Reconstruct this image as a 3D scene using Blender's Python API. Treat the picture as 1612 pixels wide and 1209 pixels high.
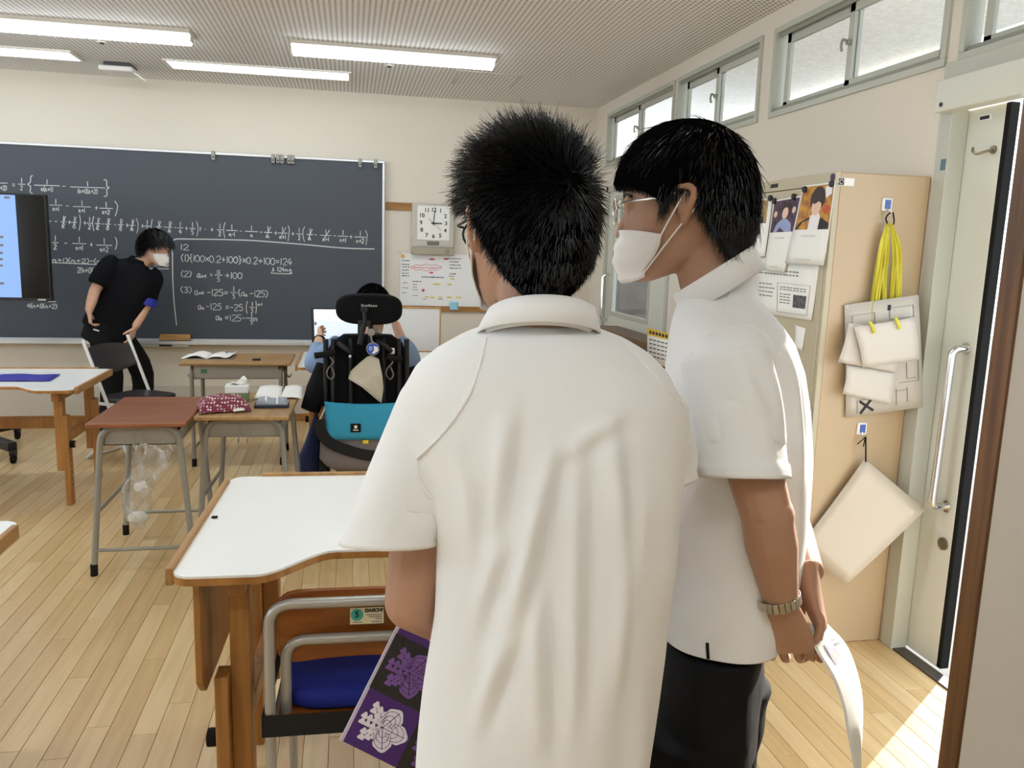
import bpy, bmesh, math, random
import numpy as np
from mathutils import Vector, Matrix, noise
from mathutils.bvhtree import BVHTree

for o in list(bpy.data.objects):
    bpy.data.objects.remove(o)
S = bpy.context.scene
COL = S.collection
random.seed(7)
rng = np.random.RandomState(7)

# ------------------------------------------------------------------ camera
FPX, CX, CY = 1275.75, 806.0, 604.5
YAW, PITCH, ROLL = .1993, .1649, -.0311
CAM = Vector((0, 0, 1.55))
_f = Vector((math.sin(YAW) * math.cos(PITCH), math.cos(YAW) * math.cos(PITCH), -math.sin(PITCH)))
_r = Vector((math.cos(YAW), -math.sin(YAW), 0))
_d = _f.cross(_r)
RT = _r * math.cos(ROLL) + _d * math.sin(ROLL)
DN = _d * math.cos(ROLL) - _r * math.sin(ROLL)
FW = _f
RH = Vector((math.cos(YAW), -math.sin(YAW), 0))      # horizontal right of view
FH = Vector((math.sin(YAW), math.cos(YAW), 0))       # horizontal forward of view
UP = Vector((0, 0, 1))
cd = bpy.data.cameras.new('camera')
cd.sensor_fit = 'HORIZONTAL'; cd.sensor_width = 36.0
cd.lens = FPX * 36.0 / 1612.0
cd.clip_start = .02; cd.clip_end = 200
cam = bpy.data.objects.new('camera', cd); COL.objects.link(cam)
M = Matrix.Identity(4)
for i in range(3):
    M[i][0] = RT[i]; M[i][1] = -DN[i]; M[i][2] = -FW[i]; M[i][3] = CAM[i]
cam.matrix_world = M
S.camera = cam

def ray(u, v):
    return RT * ((u - CX) / FPX) + DN * ((v - CY) / FPX) + FW
def px(u, v, zc):                       # point at depth zc along the view axis
    return CAM + ray(u, v) * zc
def on_y(u, v, y):
    d = ray(u, v); return CAM + d * ((y - CAM.y) / d.y)
def on_x(u, v, x):
    d = ray(u, v); return CAM + d * ((x - CAM.x) / d.x)
def on_z(u, v, z):
    d = ray(u, v); return CAM + d * ((z - CAM.z) / d.z)
def project(p):
    q = Vector(p) - CAM; z = q.dot(FW)
    return CX + FPX * q.dot(RT) / z, CY + FPX * q.dot(DN) / z, z

# ------------------------------------------------------------------ light and exposure
S.view_settings.view_transform = 'Standard'
S.view_settings.look = 'None'
S.view_settings.gamma = 1.0
S.view_settings.use_curve_mapping = False
S.view_settings.exposure = 0.5
S.cycles.use_denoising = True
S.cycles.max_bounces = 8
S.cycles.diffuse_bounces = 5
S.cycles.transparent_max_bounces = 16
S.cycles.sample_clamp_indirect = 6.0
S.cycles.caustics_reflective = False
S.cycles.caustics_refractive = False
W = bpy.data.worlds.new('sky'); S.world = W; W.use_nodes = True
bg = W.node_tree.nodes['Background']
bg.inputs[0].default_value = (.80, .90, 1.0, 1)
bg.inputs[1].default_value = 3.1
sl = bpy.data.lights.new('sun', 'SUN'); sl.energy = 9.0; sl.angle = .009; sl.color = (1, .95, .86)
sun = bpy.data.objects.new('sun', sl); COL.objects.link(sun)
_el = math.radians(20.5)
_sd = Vector((-.60 * math.cos(_el) / .738, -.43 * math.cos(_el) / .738, -math.sin(_el)))
sun.rotation_euler = _sd.to_track_quat('-Z', 'Y').to_euler()
sun.location = (6, 5, 4)
TUBE_W = 14.5       # radiance of the ceiling lamps

# ------------------------------------------------------------------ helpers
def lin(c):
    c = c / 255.0
    return c / 12.92 if c <= .04045 else ((c + .055) / 1.055) ** 2.4
def C(r, g, b): return (lin(r), lin(g), lin(b), 1.0)

MATS = {}
def nd(nt, t, **kw):
    n = nt.nodes.new(t)
    for k, v in kw.items(): setattr(n, k, v)
    return n
def mat(name, col, rough=.55, metal=0.0, var=.05, scale=6.0, bump=0.0, bscale=150.0, stretch=(1, 1, 1),
        spec=.5, sheen=0.0, emit=None, estr=0.0, coat=0.0, col2=None, sss=0.0):
    if name in MATS: return MATS[name]
    m = bpy.data.materials.new(name); m.use_nodes = True
    nt = m.node_tree; b = nt.nodes['Principled BSDF']
    b.inputs['Roughness'].default_value = rough
    b.inputs['Metallic'].default_value = metal
    b.inputs['Specular IOR Level'].default_value = spec
    if coat: b.inputs['Coat Weight'].default_value = coat
    if sheen:
        b.inputs['Sheen Weight'].default_value = sheen
    if sss:
        b.inputs['Subsurface Weight'].default_value = sss
        b.inputs['Subsurface Radius'].default_value = (.012, .005, .003)
        b.inputs['Subsurface Scale'].default_value = 1.0
    tc = nd(nt, 'ShaderNodeTexCoord'); mp = nd(nt, 'ShaderNodeMapping')
    mp.inputs['Scale'].default_value = stretch
    nt.links.new(tc.outputs['Object'], mp.inputs['Vector'])
    nz = nd(nt, 'ShaderNodeTexNoise'); nz.inputs['Scale'].default_value = scale
    nz.inputs['Detail'].default_value = 3
    nt.links.new(mp.outputs[0], nz.inputs['Vector'])
    mx = nd(nt, 'ShaderNodeMix', data_type='RGBA')
    c2 = col2 if col2 else tuple(min(1, x * (1 + var)) for x in col[:3]) + (1,)
    c1 = col if col2 else tuple(x * (1 - var) for x in col[:3]) + (1,)
    mx.inputs['A'].default_value = c1; mx.inputs['B'].default_value = c2
    if col2:
        rp = nd(nt, 'ShaderNodeMapRange'); rp.inputs['From Min'].default_value = .35; rp.inputs['From Max'].default_value = .65
        nt.links.new(nz.outputs['Fac'], rp.inputs['Value']); nt.links.new(rp.outputs[0], mx.inputs['Factor'])
    else:
        nt.links.new(nz.outputs['Fac'], mx.inputs['Factor'])
    nt.links.new(mx.outputs['Result'], b.inputs['Base Color'])
    if bump:
        n2 = nd(nt, 'ShaderNodeTexNoise'); n2.inputs['Scale'].default_value = bscale; n2.inputs['Detail'].default_value = 2
        nt.links.new(mp.outputs[0], n2.inputs['Vector'])
        bp = nd(nt, 'ShaderNodeBump'); bp.inputs['Strength'].default_value = bump; bp.inputs['Distance'].default_value = .002
        nt.links.new(n2.outputs['Fac'], bp.inputs['Height']); nt.links.new(bp.outputs[0], b.inputs['Normal'])
    if emit:
        b.inputs['Emission Color'].default_value = emit; b.inputs['Emission Strength'].default_value = estr
    MATS[name] = m; return m
def wood(name, c1, c2, rough=.45, stretch=(18, 18, 1.2), scale=2.2, coat=0.0):
    return mat(name, c1, rough, col2=c2, scale=scale, stretch=stretch, bump=.06, bscale=12, coat=coat)
def glass(name, tint=(1, 1, 1, 1), refl=.07, rough=0.02):
    if name in MATS: return MATS[name]
    m = bpy.data.materials.new(name); m.use_nodes = True; nt = m.node_tree
    nt.nodes.remove(nt.nodes['Principled BSDF']); out = nt.nodes['Material Output']
    t = nd(nt, 'ShaderNodeBsdfTransparent'); t.inputs[0].default_value = tint
    g = nd(nt, 'ShaderNodeBsdfGlossy'); g.inputs['Roughness'].default_value = rough
    lw = nd(nt, 'ShaderNodeLayerWeight'); lw.inputs['Blend'].default_value = .5
    pw = nd(nt, 'ShaderNodeMath', operation='POWER'); pw.inputs[1].default_value = 4.5
    ma = nd(nt, 'ShaderNodeMath', operation='MULTIPLY_ADD'); ma.inputs[1].default_value = .75; ma.inputs[2].default_value = refl * .5
    nt.links.new(lw.outputs['Facing'], pw.inputs[0]); nt.links.new(pw.outputs[0], ma.inputs[0])
    mx = nd(nt, 'ShaderNodeMixShader')
    nt.links.new(ma.outputs[0], mx.inputs[0]); nt.links.new(t.outputs[0], mx.inputs[1]); nt.links.new(g.outputs[0], mx.inputs[2])
    nt.links.new(mx.outputs[0], out.inputs[0]); MATS[name] = m; return m

def V(*a): return Vector(a)
def rotz(a): return Matrix.Rotation(a, 3, 'Z')
def frame(fwd, up=UP):
    f = Vector(fwd).normalized(); r = f.cross(up).normalized(); u = r.cross(f).normalized()
    return f, r, u

class MB:
    def __init__(s): s.v = []; s.f = []; s.m = []; s.cur = 0
    def add(s, vs, fs):
        o = len(s.v); s.v += [tuple(p) for p in vs]
        s.f += [tuple(i + o for i in q) for q in fs]; s.m += [s.cur] * len(fs); return s
    def box(s, c, sz, R=None):
        c = Vector(c); x, y, z = [k / 2 for k in sz]
        P = [Vector((a * x, b * y, d * z)) for d in (-1, 1) for a, b in ((-1, -1), (1, -1), (1, 1), (-1, 1))]
        if R is not None: P = [R @ p for p in P]
        return s.add([c + p for p in P], [(3, 2, 1, 0), (4, 5, 6, 7), (0, 1, 5, 4), (1, 2, 6, 5), (2, 3, 7, 6), (3, 0, 4, 7)])
    def span(s, x0, x1, y0, y1, z0, z1):
        return s.box(((x0 + x1) / 2, (y0 + y1) / 2, (z0 + z1) / 2), (abs(x1 - x0), abs(y1 - y0), abs(z1 - z0)))
    def bar(s, p0, p1, w, h, up=UP):
        p0 = Vector(p0); p1 = Vector(p1); f = (p1 - p0).normalized()
        if abs(f.dot(up)) > .98: up = Vector((0, 1, 0))
        r = f.cross(up).normalized(); u = r.cross(f)
        P = []
        for p in (p0, p1):
            P += [p - r * w / 2 - u * h / 2, p + r * w / 2 - u * h / 2, p + r * w / 2 + u * h / 2, p - r * w / 2 + u * h / 2]
        return s.add(P, [(3, 2, 1, 0), (4, 5, 6, 7), (0, 1, 5, 4), (1, 2, 6, 5), (2, 3, 7, 6), (3, 0, 4, 7)])
    def loft(s, rings, cap=True, closed=False):
        n = len(rings[0]); o = []
        for r in rings: o += list(r)
        fs = []; k = len(rings)
        for i in range(k if closed else k - 1):
            j = (i + 1) % k
            for a in range(n):
                b = (a + 1) % n
                fs.append((i * n + a, i * n + b, j * n + b, j * n + a))
        if cap and not closed:
            fs.append(tuple(range(n - 1, -1, -1))); fs.append(tuple((k - 1) * n + a for a in range(n)))
        return s.add(o, fs)
    def tube(s, pts, r, n=8, cap=True, closed=False, flat=1.0, up=None):
        P = [Vector(p) for p in pts]; k = len(P)
        R = list(r) if hasattr(r, '__len__') else [r] * k
        rings = []; nrm = None
        for i in range(k):
            if closed: t = P[(i + 1) % k] - P[i - 1]
            else: t = P[min(i + 1, k - 1)] - P[max(i - 1, 0)]
            if t.length < 1e-9: t = Vector((0, 0, 1))
            t.normalize()
            if nrm is None:
                a = Vector(up) if up is not None else (UP if abs(t.z) < .9 else Vector((1, 0, 0)))
                nrm = (a - t * a.dot(t)).normalized()
            else:
                nrm = (nrm - t * nrm.dot(t))
                if nrm.length < 1e-6: nrm = t.orthogonal()
                nrm.normalize()
            b = t.cross(nrm)
            rings.append([P[i] + (nrm * math.cos(2 * math.pi * a / n) * flat + b * math.sin(2 * math.pi * a / n)) * R[i] for a in range(n)])
        return s.loft(rings, cap, closed)
    def cyl(s, p0, p1, r, n=16, r2=None):
        return s.tube([p0, p1], [r, r if r2 is None else r2], n)
    def ell(s, c, r, n=14, m=9, R=None):
        c = Vector(c); vs = []; fs = []
        r = r if hasattr(r, '__len__') else (r, r, r)
        for j in range(m + 1):
            th = math.pi * j / m
            for i in range(n):
                a = 2 * math.pi * i / n
                p = Vector((r[0] * math.sin(th) * math.cos(a), r[1] * math.sin(th) * math.sin(a), r[2] * math.cos(th)))
                vs.append(c + (R @ p if R is not None else p))
        for j in range(m):
            for i in range(n):
                fs.append((j * n + i, (j + 1) * n + i, (j + 1) * n + (i + 1) % n, j * n + (i + 1) % n))
        return s.add(vs, fs)
    def poly(s, pts, d):                 # extruded polygon
        P = [Vector(p) for p in pts]; d = Vector(d); n = len(P)
        return s.add(P + [p + d for p in P], [tuple(range(n - 1, -1, -1)), tuple(range(n, 2 * n))] +
                     [(i, (i + 1) % n, n + (i + 1) % n, n + i) for i in range(n)])
    def grid(s, fn, nu, nv):
        vs = [fn(i / nu, j / nv) for j in range(nv + 1) for i in range(nu + 1)]
        fs = [(j * (nu + 1) + i, j * (nu + 1) + i + 1, (j + 1) * (nu + 1) + i + 1, (j + 1) * (nu + 1) + i) for j in range(nv) for i in range(nu)]
        return s.add(vs, fs)
    def mesh(s, name):
        me = bpy.data.meshes.new(name); me.from_pydata(s.v, [], s.f); me.update(); return me
    def build(s, name, material, parent=None, smooth=35, bevel=0.0, solid=0.0, sub=0, seg=2):
        me = s.mesh(name)
        ms = material if isinstance(material, (list, tuple)) else [material]
        for q in ms: me.materials.append(q)
        if len(ms) > 1: me.polygons.foreach_set('material_index', s.m)
        bm = bmesh.new(); bm.from_mesh(me); bmesh.ops.recalc_face_normals(bm, faces=bm.faces); bm.to_mesh(me); bm.free()
        return put(name, me, parent, smooth, bevel, solid, sub, seg)

def put(name, me, parent=None, smooth=35, bevel=0.0, solid=0.0, sub=0, seg=2):
    if smooth:
        me.polygons.foreach_set('use_smooth', [True] * len(me.polygons))
        me.set_sharp_from_angle(angle=math.radians(smooth))
    o = bpy.data.objects.new(name, me); COL.objects.link(o)
    if parent is not None:
        o.parent = parent
        if parent.name in WORLDP: o.matrix_parent_inverse = parent.matrix_basis.inverted()
    if solid:
        q = o.modifiers.new('solid', 'SOLIDIFY'); q.thickness = solid; q.offset = 0
    if bevel:
        q = o.modifiers.new('bevel', 'BEVEL'); q.width = bevel; q.segments = seg; q.limit_method = 'ANGLE'
        q.harden_normals = False
    if sub:
        q = o.modifiers.new('sub', 'SUBSURF'); q.levels = sub; q.render_levels = sub
    return o
WORLDP = set()
def tag(o, label, cat, group=None):
    o['label'] = label; o['category'] = cat
    if group: o['group'] = group
    return o
def thing(name, label, cat, loc=(0, 0, 0), rz=0.0, group=None, world=False):
    o = bpy.data.objects.new(name, None); COL.objects.link(o); o.empty_display_size = .1
    o.location = loc; o.rotation_euler = (0, 0, rz)
    o.matrix_basis = Matrix.Translation(Vector(loc)) @ Matrix.Rotation(rz, 4, 'Z')
    if world: WORLDP.add(o.name)
    return tag(o, label, cat, group)
def struct(o): o['kind'] = 'structure'; return o
def dup(root, loc, rz, label=None):
    r = root.copy(); COL.objects.link(r); r.location = loc; r.rotation_euler = (0, 0, rz)
    if label: r['label'] = label
    for ch in list(root.children):
        c = ch.copy(); COL.objects.link(c); c.parent = r
        for g in list(ch.children):
            d = g.copy(); COL.objects.link(d); d.parent = c
    return r
def textmesh(body, size, align='CENTER', bold=0.0, ext=.0006):
    c = bpy.data.curves.new('t', 'FONT'); c.body = body; c.size = size; c.align_x = align; c.align_y = 'CENTER'
    c.extrude = ext; c.offset = bold; c.resolution_u = 3
    o = bpy.data.objects.new('t', c); COL.objects.link(o)
    dg = bpy.context.evaluated_depsgraph_get()
    me = bpy.data.meshes.new_from_object(o.evaluated_get(dg))
    bpy.data.objects.remove(o); return me
def text(mb, body, size, o, ex, ey, align='CENTER', bold=0.0, ext=.0006):   # flat lettering added to a mesh builder
    me = textmesh(body, size, align, bold, ext); o = Vector(o); ex = Vector(ex); ey = Vector(ey); ez = ex.cross(ey)
    mb.add([o + ex * v.co.x + ey * v.co.y + ez * v.co.z for v in me.vertices], [tuple(p.vertices) for p in me.polygons])
    bpy.data.meshes.remove(me)
def fillet(pts, r, n=5):
    P = [Vector(p) for p in pts]; out = [P[0]]
    for i in range(1, len(P) - 1):
        a = (P[i - 1] - P[i]); b = (P[i + 1] - P[i]); q = min(r, a.length * .49, b.length * .49)
        a = P[i] + a.normalized() * q; b = P[i] + b.normalized() * q
        for k in range(n + 1):
            t = k / n; out.append(a * (1 - t) ** 2 + P[i] * 2 * t * (1 - t) + b * t * t)
    return out + [P[-1]]
def spline(pts, n=6):
    P = [Vector(p) for p in pts]; Q = [P[0] * 2 - P[1]] + P + [P[-1] * 2 - P[-2]]; out = []
    for i in range(1, len(Q) - 2):
        for k in range(n):
            t = k / n; a, b, c, d = Q[i - 1], Q[i], Q[i + 1], Q[i + 2]
            out.append(.5 * ((2 * b) + (c - a) * t + (2 * a - 5 * b + 4 * c - d) * t * t + (3 * b - a - 3 * c + d) * t ** 3))
    return out + [P[-1]]
# ------------------------------------------------------------------ the room
YW, XW, ZC = 7.207, 2.149, 2.80
XL, YB = -5.2, -2.6
XO = 2.207                                    # outer face of the right wall
m_wall = mat('wall_paint', C(226, 218, 204), .8, var=.015, scale=2, bump=.10, bscale=260)
m_dado = mat('wall_dado', C(205, 198, 184), .7, var=.02, scale=3, bump=.06, bscale=260)
m_trimw = wood('trim_wood', C(176, 128, 66), C(150, 104, 50), .4, stretch=(1.5, 18, 18))
m_frame = mat('painted_steel', C(188, 190, 178), .42, var=.02, scale=3)
m_framed = mat('painted_steel_dark', C(150, 150, 138), .5, var=.02)
m_black = mat('black_rubber', C(20, 19, 18), .75, var=.1, spec=.2)
m_blackp = mat('black_plastic', C(17, 17, 19), .45, var=.1, bump=.05)
m_chrome = mat('chrome', C(225, 225, 225), .16, 1.0, var=.02)
m_steel = mat('grey_steel', C(150, 148, 142), .38, .35, var=.04, scale=12)
m_white = mat('white_paint', C(235, 234, 230), .5, var=.015)
m_paper = mat('paper', C(238, 237, 232), .75, var=.015, scale=9)
m_ink = mat('ink', C(45, 45, 48), .8, var=.1)
m_inkg = mat('grey_ink', C(130, 130, 130), .8, var=.1)
m_conc = mat('pale_concrete', C(104, 102, 99), .8, var=.04, scale=3)

# floor: a dark substrate with single maple planks on it
m_gap = mat('floor_substrate', C(92, 66, 40), .8)
def plank_material():
    m = bpy.data.materials.new('maple_plank'); m.use_nodes = True; nt = m.node_tree; b = nt.nodes['Principled BSDF']
    tc = nd(nt, 'ShaderNodeTexCoord'); geo = nd(nt, 'ShaderNodeNewGeometry'); oi = nd(nt, 'ShaderNodeObjectInfo')
    ad = nd(nt, 'ShaderNodeMath', operation='ADD'); fr = nd(nt, 'ShaderNodeMath', operation='FRACT')
    nt.links.new(oi.outputs['Random'], ad.inputs[0]); nt.links.new(geo.outputs['Random Per Island'], ad.inputs[1]); nt.links.new(ad.outputs[0], fr.inputs[0])
    mp = nd(nt, 'ShaderNodeMapping'); mp.inputs['Scale'].default_value = (30, 2.0, 30)
    nt.links.new(geo.outputs['Position'], mp.inputs['Vector'])
    cb = nd(nt, 'ShaderNodeCombineXYZ'); ml = nd(nt, 'ShaderNodeMath', operation='MULTIPLY'); ml.inputs[1].default_value = 40
    nt.links.new(fr.outputs[0], ml.inputs[0]); nt.links.new(ml.outputs[0], cb.inputs[1]); nt.links.new(cb.outputs[0], mp.inputs['Location'])
    nz = nd(nt, 'ShaderNodeTexNoise'); nz.inputs['Scale'].default_value = 1.0; nz.inputs['Detail'].default_value = 4; nz.inputs['Distortion'].default_value = .6
    nt.links.new(mp.outputs[0], nz.inputs['Vector'])
    r1 = nd(nt, 'ShaderNodeValToRGB'); r1.color_ramp.elements[0].color = C(200, 168, 118); r1.color_ramp.elements[1].color = C(220, 194, 148)
    e = r1.color_ramp.elements.new(.5); e.color = C(212, 182, 133)
    nt.links.new(fr.outputs[0], r1.inputs[0])
    mx = nd(nt, 'ShaderNodeMix', data_type='RGBA', blend_type='MULTIPLY'); mx.inputs['Factor'].default_value = .8
    r2 = nd(nt, 'ShaderNodeValToRGB'); r2.color_ramp.elements[0].position = .3; r2.color_ramp.elements[0].color = (.82, .78, .72, 1)
    r2.color_ramp.elements[1].position = .65; r2.color_ramp.elements[1].color = (1, 1, 1, 1)
    nt.links.new(nz.outputs['Fac'], r2.inputs[0]); nt.links.new(r1.outputs[0], mx.inputs['A']); nt.links.new(r2.outputs[0], mx.inputs['B'])
    nt.links.new(mx.outputs['Result'], b.inputs['Base Color'])
    b.inputs['Roughness'].default_value = .33; b.inputs['Coat Weight'].default_value = .15; b.inputs['Coat Roughness'].default_value = .2
    return m
m_plank = plank_material()
fm = MB(); fm.span(XL, XO, YB, YW, -.06, -.012)
floor = struct(fm.build('floor', m_gap, smooth=0))
PWD, PLN = .0765, .91
def plank_shape(mb, x, y, w, l):
    a, b = w / 2 - .0006, l / 2 - .0006; c = .0012
    P = [(-a, -b, -.012), (a, -b, -.012), (a, b, -.012), (-a, b, -.012), (-a, -b, -c), (a, -b, -c), (a, b, -c), (-a, b, -c),
         (-a + c, -b + c, 0), (a - c, -b + c, 0), (a - c, b - c, 0), (-a + c, b - c, 0)]
    F = [(8, 9, 10, 11)]
    for k in range(4):
        j = (k + 1) % 4
        F += [(k, j, 4 + j, 4 + k), (4 + k, 4 + j, 8 + j, 8 + k)]
    mb.add([(x + p[0], y + p[1], p[2]) for p in P], F)
cells = []
nx = int((XO - XL) / PWD)
for i in range(nx):
    x = XW - PWD * (i + .5)
    if x - PWD / 2 < XL: continue
    off = (i * .37 + (i % 3) * .11 + random.random() * .08) % 1.0 * PLN
    y = YB - off
    while y < YW:
        y0, y1 = max(y, YB), min(y + PLN, YW)
        if y1 - y0 > .02:
            full = abs((y1 - y0) - PLN) < 1e-6
            score = -1
            yc = (y0 + y1) / 2; q = Vector((x, yc, 0)) - CAM
            if full and q.dot(FW) > .8:
                u, v, z = project((x, yc, 0)); u2, v2, z2 = project((x, min(yc + .3, y1), 0))
                if (-40 < u < 1480 and 640 < v < 1260) or (-40 < u2 < 1480 and 640 < v2 < 1230):
                    hid = (600 < u < 1180 and v > 740) or v < 690 and 480 < u
                    score = 1.0 / z ** 3 if not hid else -1
            cells.append((score, x, yc, y1 - y0))
        y += PLN
cells.sort(key=lambda c: -c[0])
pb = MB(); plank_shape(pb, 0, 0, PWD, PLN); pme = pb.mesh('plank'); pme.materials.append(m_plank)
rest = MB(); used = 0
for sc, x, y, l in cells:
    if sc > 0 and used < 300:
        o = bpy.data.objects.new('plank', pme); COL.objects.link(o); o.location = (x, y, 0); o.parent = floor; used += 1
    else: plank_shape(rest, x, y, PWD, l)
ro = rest.build('remaining_planks', m_plank, floor, smooth=0); ro['kind'] = 'stuff'

# ceiling: perforated board, hole grid given by the material
def ceiling_material():
    m = bpy.data.materials.new('perforated_ceiling'); m.use_nodes = True; nt = m.node_tree; b = nt.nodes['Principled BSDF']
    b.inputs['Roughness'].default_value = .85
    geo = nd(nt, 'ShaderNodeNewGeometry'); sx = nd(nt, 'ShaderNodeSeparateXYZ'); nt.links.new(geo.outputs['Position'], sx.inputs[0])
    def cell(o, p):
        d = nd(nt, 'ShaderNodeMath', operation='DIVIDE'); d.inputs[1].default_value = p
        f = nd(nt, 'ShaderNodeMath', operation='FRACT'); s = nd(nt, 'ShaderNodeMath', operation='SUBTRACT'); s.inputs[1].default_value = .5
        q = nd(nt, 'ShaderNodeMath', operation='MULTIPLY')
        nt.links.new(o, d.inputs[0]); nt.links.new(d.outputs[0], f.inputs[0]); nt.links.new(f.outputs[0], s.inputs[0])
        nt.links.new(s.outputs[0], q.inputs[0]); nt.links.new(s.outputs[0], q.inputs[1]); return q.outputs[0]
    a = nd(nt, 'ShaderNodeMath', operation='ADD'); nt.links.new(cell(sx.outputs[0], .0300), a.inputs[0]); nt.links.new(cell(sx.outputs[1], .0300), a.inputs[1])
    rr = nd(nt, 'ShaderNodeMapRange'); rr.inputs['From Min'].default_value = .045; rr.inputs['From Max'].default_value = .075
    nt.links.new(a.outputs[0], rr.inputs['Value'])
    mx = nd(nt, 'ShaderNodeMix', data_type='RGBA'); mx.inputs['A'].default_value = C(120, 112, 104); mx.inputs['B'].default_value = C(240, 239, 238)
    nt.links.new(rr.outputs[0], mx.inputs['Factor']); nt.links.new(mx.outputs['Result'], b.inputs['Base Color'])
    return m
m_ceil = ceiling_material()
ceil = struct(MB().span(XL, XO, YB, YW, ZC, ZC + .06).build('ceiling', m_ceil, smooth=0))
hb = MB()
for a, b_ in (((.76, 6.05), (1.225, 6.08)), ((1.225, 6.08), (1.225, 6.555)), ((1.225, 6.555), (.78, 6.545)), ((.78, 6.545), (.76, 6.05))):
    hb.bar((a[0], a[1], ZC - .002), (b_[0], b_[1], ZC - .002), .014, .006)
hb.build('hatch_frame', m_frame, ceil)

# walls
struct(MB().span(XL, XO, YW, YW + .12, 0, ZC).build('wall_front', m_wall, smooth=0))
struct(MB().span(XL, XO, YB - .12, YB, 0, ZC).build('wall_back', m_wall, smooth=0))
wl = MB(); wl.span(XL - .12, XL, YB, YW, 0, .8); wl.span(XL - .12, XL, YB, YW, 2.5, ZC)
lwin = [(-1.9, -.1), (.4, 2.2), (2.7, 4.5), (4.9, 6.7)]
edges = [YB] + [k for p in lwin for k in p] + [YW]
for a, b_ in zip(edges[0::2], edges[1::2]): wl.span(XL - .12, XL, a, b_, .8, 2.5)
struct(wl.build('wall_left', m_wall, smooth=0))
m_glass = glass('window_glass', (.97, .98, .98, 1), .06)
for k, (a, b_) in enumerate(lwin):
    t = MB()
    for y in (a + .025, (a + b_) / 2, b_ - .025): t.span(XL - .08, XL - .03, y - .025, y + .025, .8, 2.5)
    for z in (.825, 2.475): t.span(XL - .08, XL - .03, a, b_, z - .025, z + .025)
    w = struct(t.build('window_%d' % (k + 5), m_frame, smooth=0))
    for y0, y1 in ((a + .05, (a + b_) / 2 - .025), ((a + b_) / 2 + .025, b_ - .05)):
        MB().span(XL - .058, XL - .052, y0, y1, .85, 2.45).build('pane', m_glass, w, smooth=0)
struct(MB().span(XL, XW, YW - .006, YW, .068, .315).build('trim_1', m_dado, smooth=0))
struct(MB().span(XL, XW, YW - .014, YW, 0, .068).build('baseboard_front', m_trimw, smooth=0, bevel=.002))
struct(MB().span(.30, XW, YW - .02, YW, 1.852, 1.916).build('trim_2', m_trimw, smooth=0, bevel=.003))
struct(MB().span(.42, XW, YW - .024, YW, .984, 1.030).build('trim_3', m_trimw, smooth=0, bevel=.003))

# right wall, with the transom band, the far door and the open doorway
TZ0, TZ1 = 2.262, 2.705
wins = [(6.86, 5.385), (5.335, 4.19), (4.066, 2.765), (2.70, 1.40)]
DY0, DY1 = 1.46, 2.76        # open doorway
HD0, HD1, HDZ = 5.30, 6.79, 2.10   # far door
wr = MB()
wr.span(XW, XO, YB, YW, TZ1, ZC)
ys = [YW] + [k for p in wins for k in p] + [YB]
for a, b_ in zip(ys[0::2], ys[1::2]): wr.span(XW, XO, b_, a, TZ0, TZ1)
wr.span(XW, XO, HD1, YW, 0, TZ0); wr.span(XW, XO, HD0, HD1, HDZ, TZ0); wr.span(XW, XO, DY1, HD0, 0, TZ0)
wr.span(XW, XO, DY0, DY1, 2.10, TZ0); wr.span(XW, XO, YB, DY0, 0, TZ0)
struct(wr.build('wall_right', m_wall, smooth=0))

def transom(n, y1, y0):
    t = MB(); tz = .028; xo = XW - .012
    t.span(xo, XO, y0, y1, TZ0, TZ0 + tz); t.span(xo, XO, y0, y1, TZ1 - tz, TZ1)
    t.span(xo, XO, y0, y0 + tz, TZ0 + tz, TZ1 - tz); t.span(xo, XO, y1 - tz, y1, TZ0 + tz, TZ1 - tz)
    w = struct(t.build('window_%d' % n, m_frame, smooth=0, bevel=.002))
    g = MB()
    for z in (TZ0 + tz, TZ1 - tz - .02): g.span(XW + .006, XW + .012, y0 + tz, y1 - tz, z, z + .02)
    g.build('track', m_framed, w, smooth=0)
    ym = (y0 + y1) / 2
    for k, (a, b_, xs) in enumerate(((y0 + tz, ym + .022, XW + .014), (ym - .022, y1 - tz - .035, XW + .034))):
        s_ = MB(); z0, z1 = TZ0 + tz + .004, TZ1 - tz - .006; q = .038
        s_.span(xs, xs + .018, a, b_, z0, z0 + .042); s_.span(xs, xs + .018, a, b_, z1 - .05, z1)
        s_.span(xs, xs + .018, a, a + q, z0, z1); s_.span(xs, xs + .018, b_ - q, b_, z0, z1)
        so = s_.build('sash', m_frame, w, smooth=0, bevel=.0015)
        MB().span(xs + .007, xs + .011, a + q, b_ - q, z0 + .042, z1 - .05).build('pane', m_glass, so, smooth=0)
    l = MB(); lz = (TZ0 + TZ1) / 2 + .01
    l.tube([(XW + .02, ym, lz), (XW - .004, ym, lz)], .012, 10); l.tube(spline([(XW - .004, ym, lz + .004), (XW - .016, ym + .012, lz + .012), (XW - .016, ym + .022, lz - .012), (XW - .012, ym + .02, lz - .036)]), .006, 8)
    l.build('sash_lock', m_framed, w)
    return w
for k, (a, b_) in enumerate(wins): transom(k + 1, a, b_)
w3 = bpy.data.objects['window_3']
st = MB(); cpt = V(XW + .012, 2.925, 2.56)
st.tube([cpt + V(0, math.cos(a) * .012, math.sin(a) * .014) for a in np.linspace(.6, 5.2, 12)], .004, 6)
st.build('green_sticker', mat('sticker_green', C(60, 170, 120), .5), w3)

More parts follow.
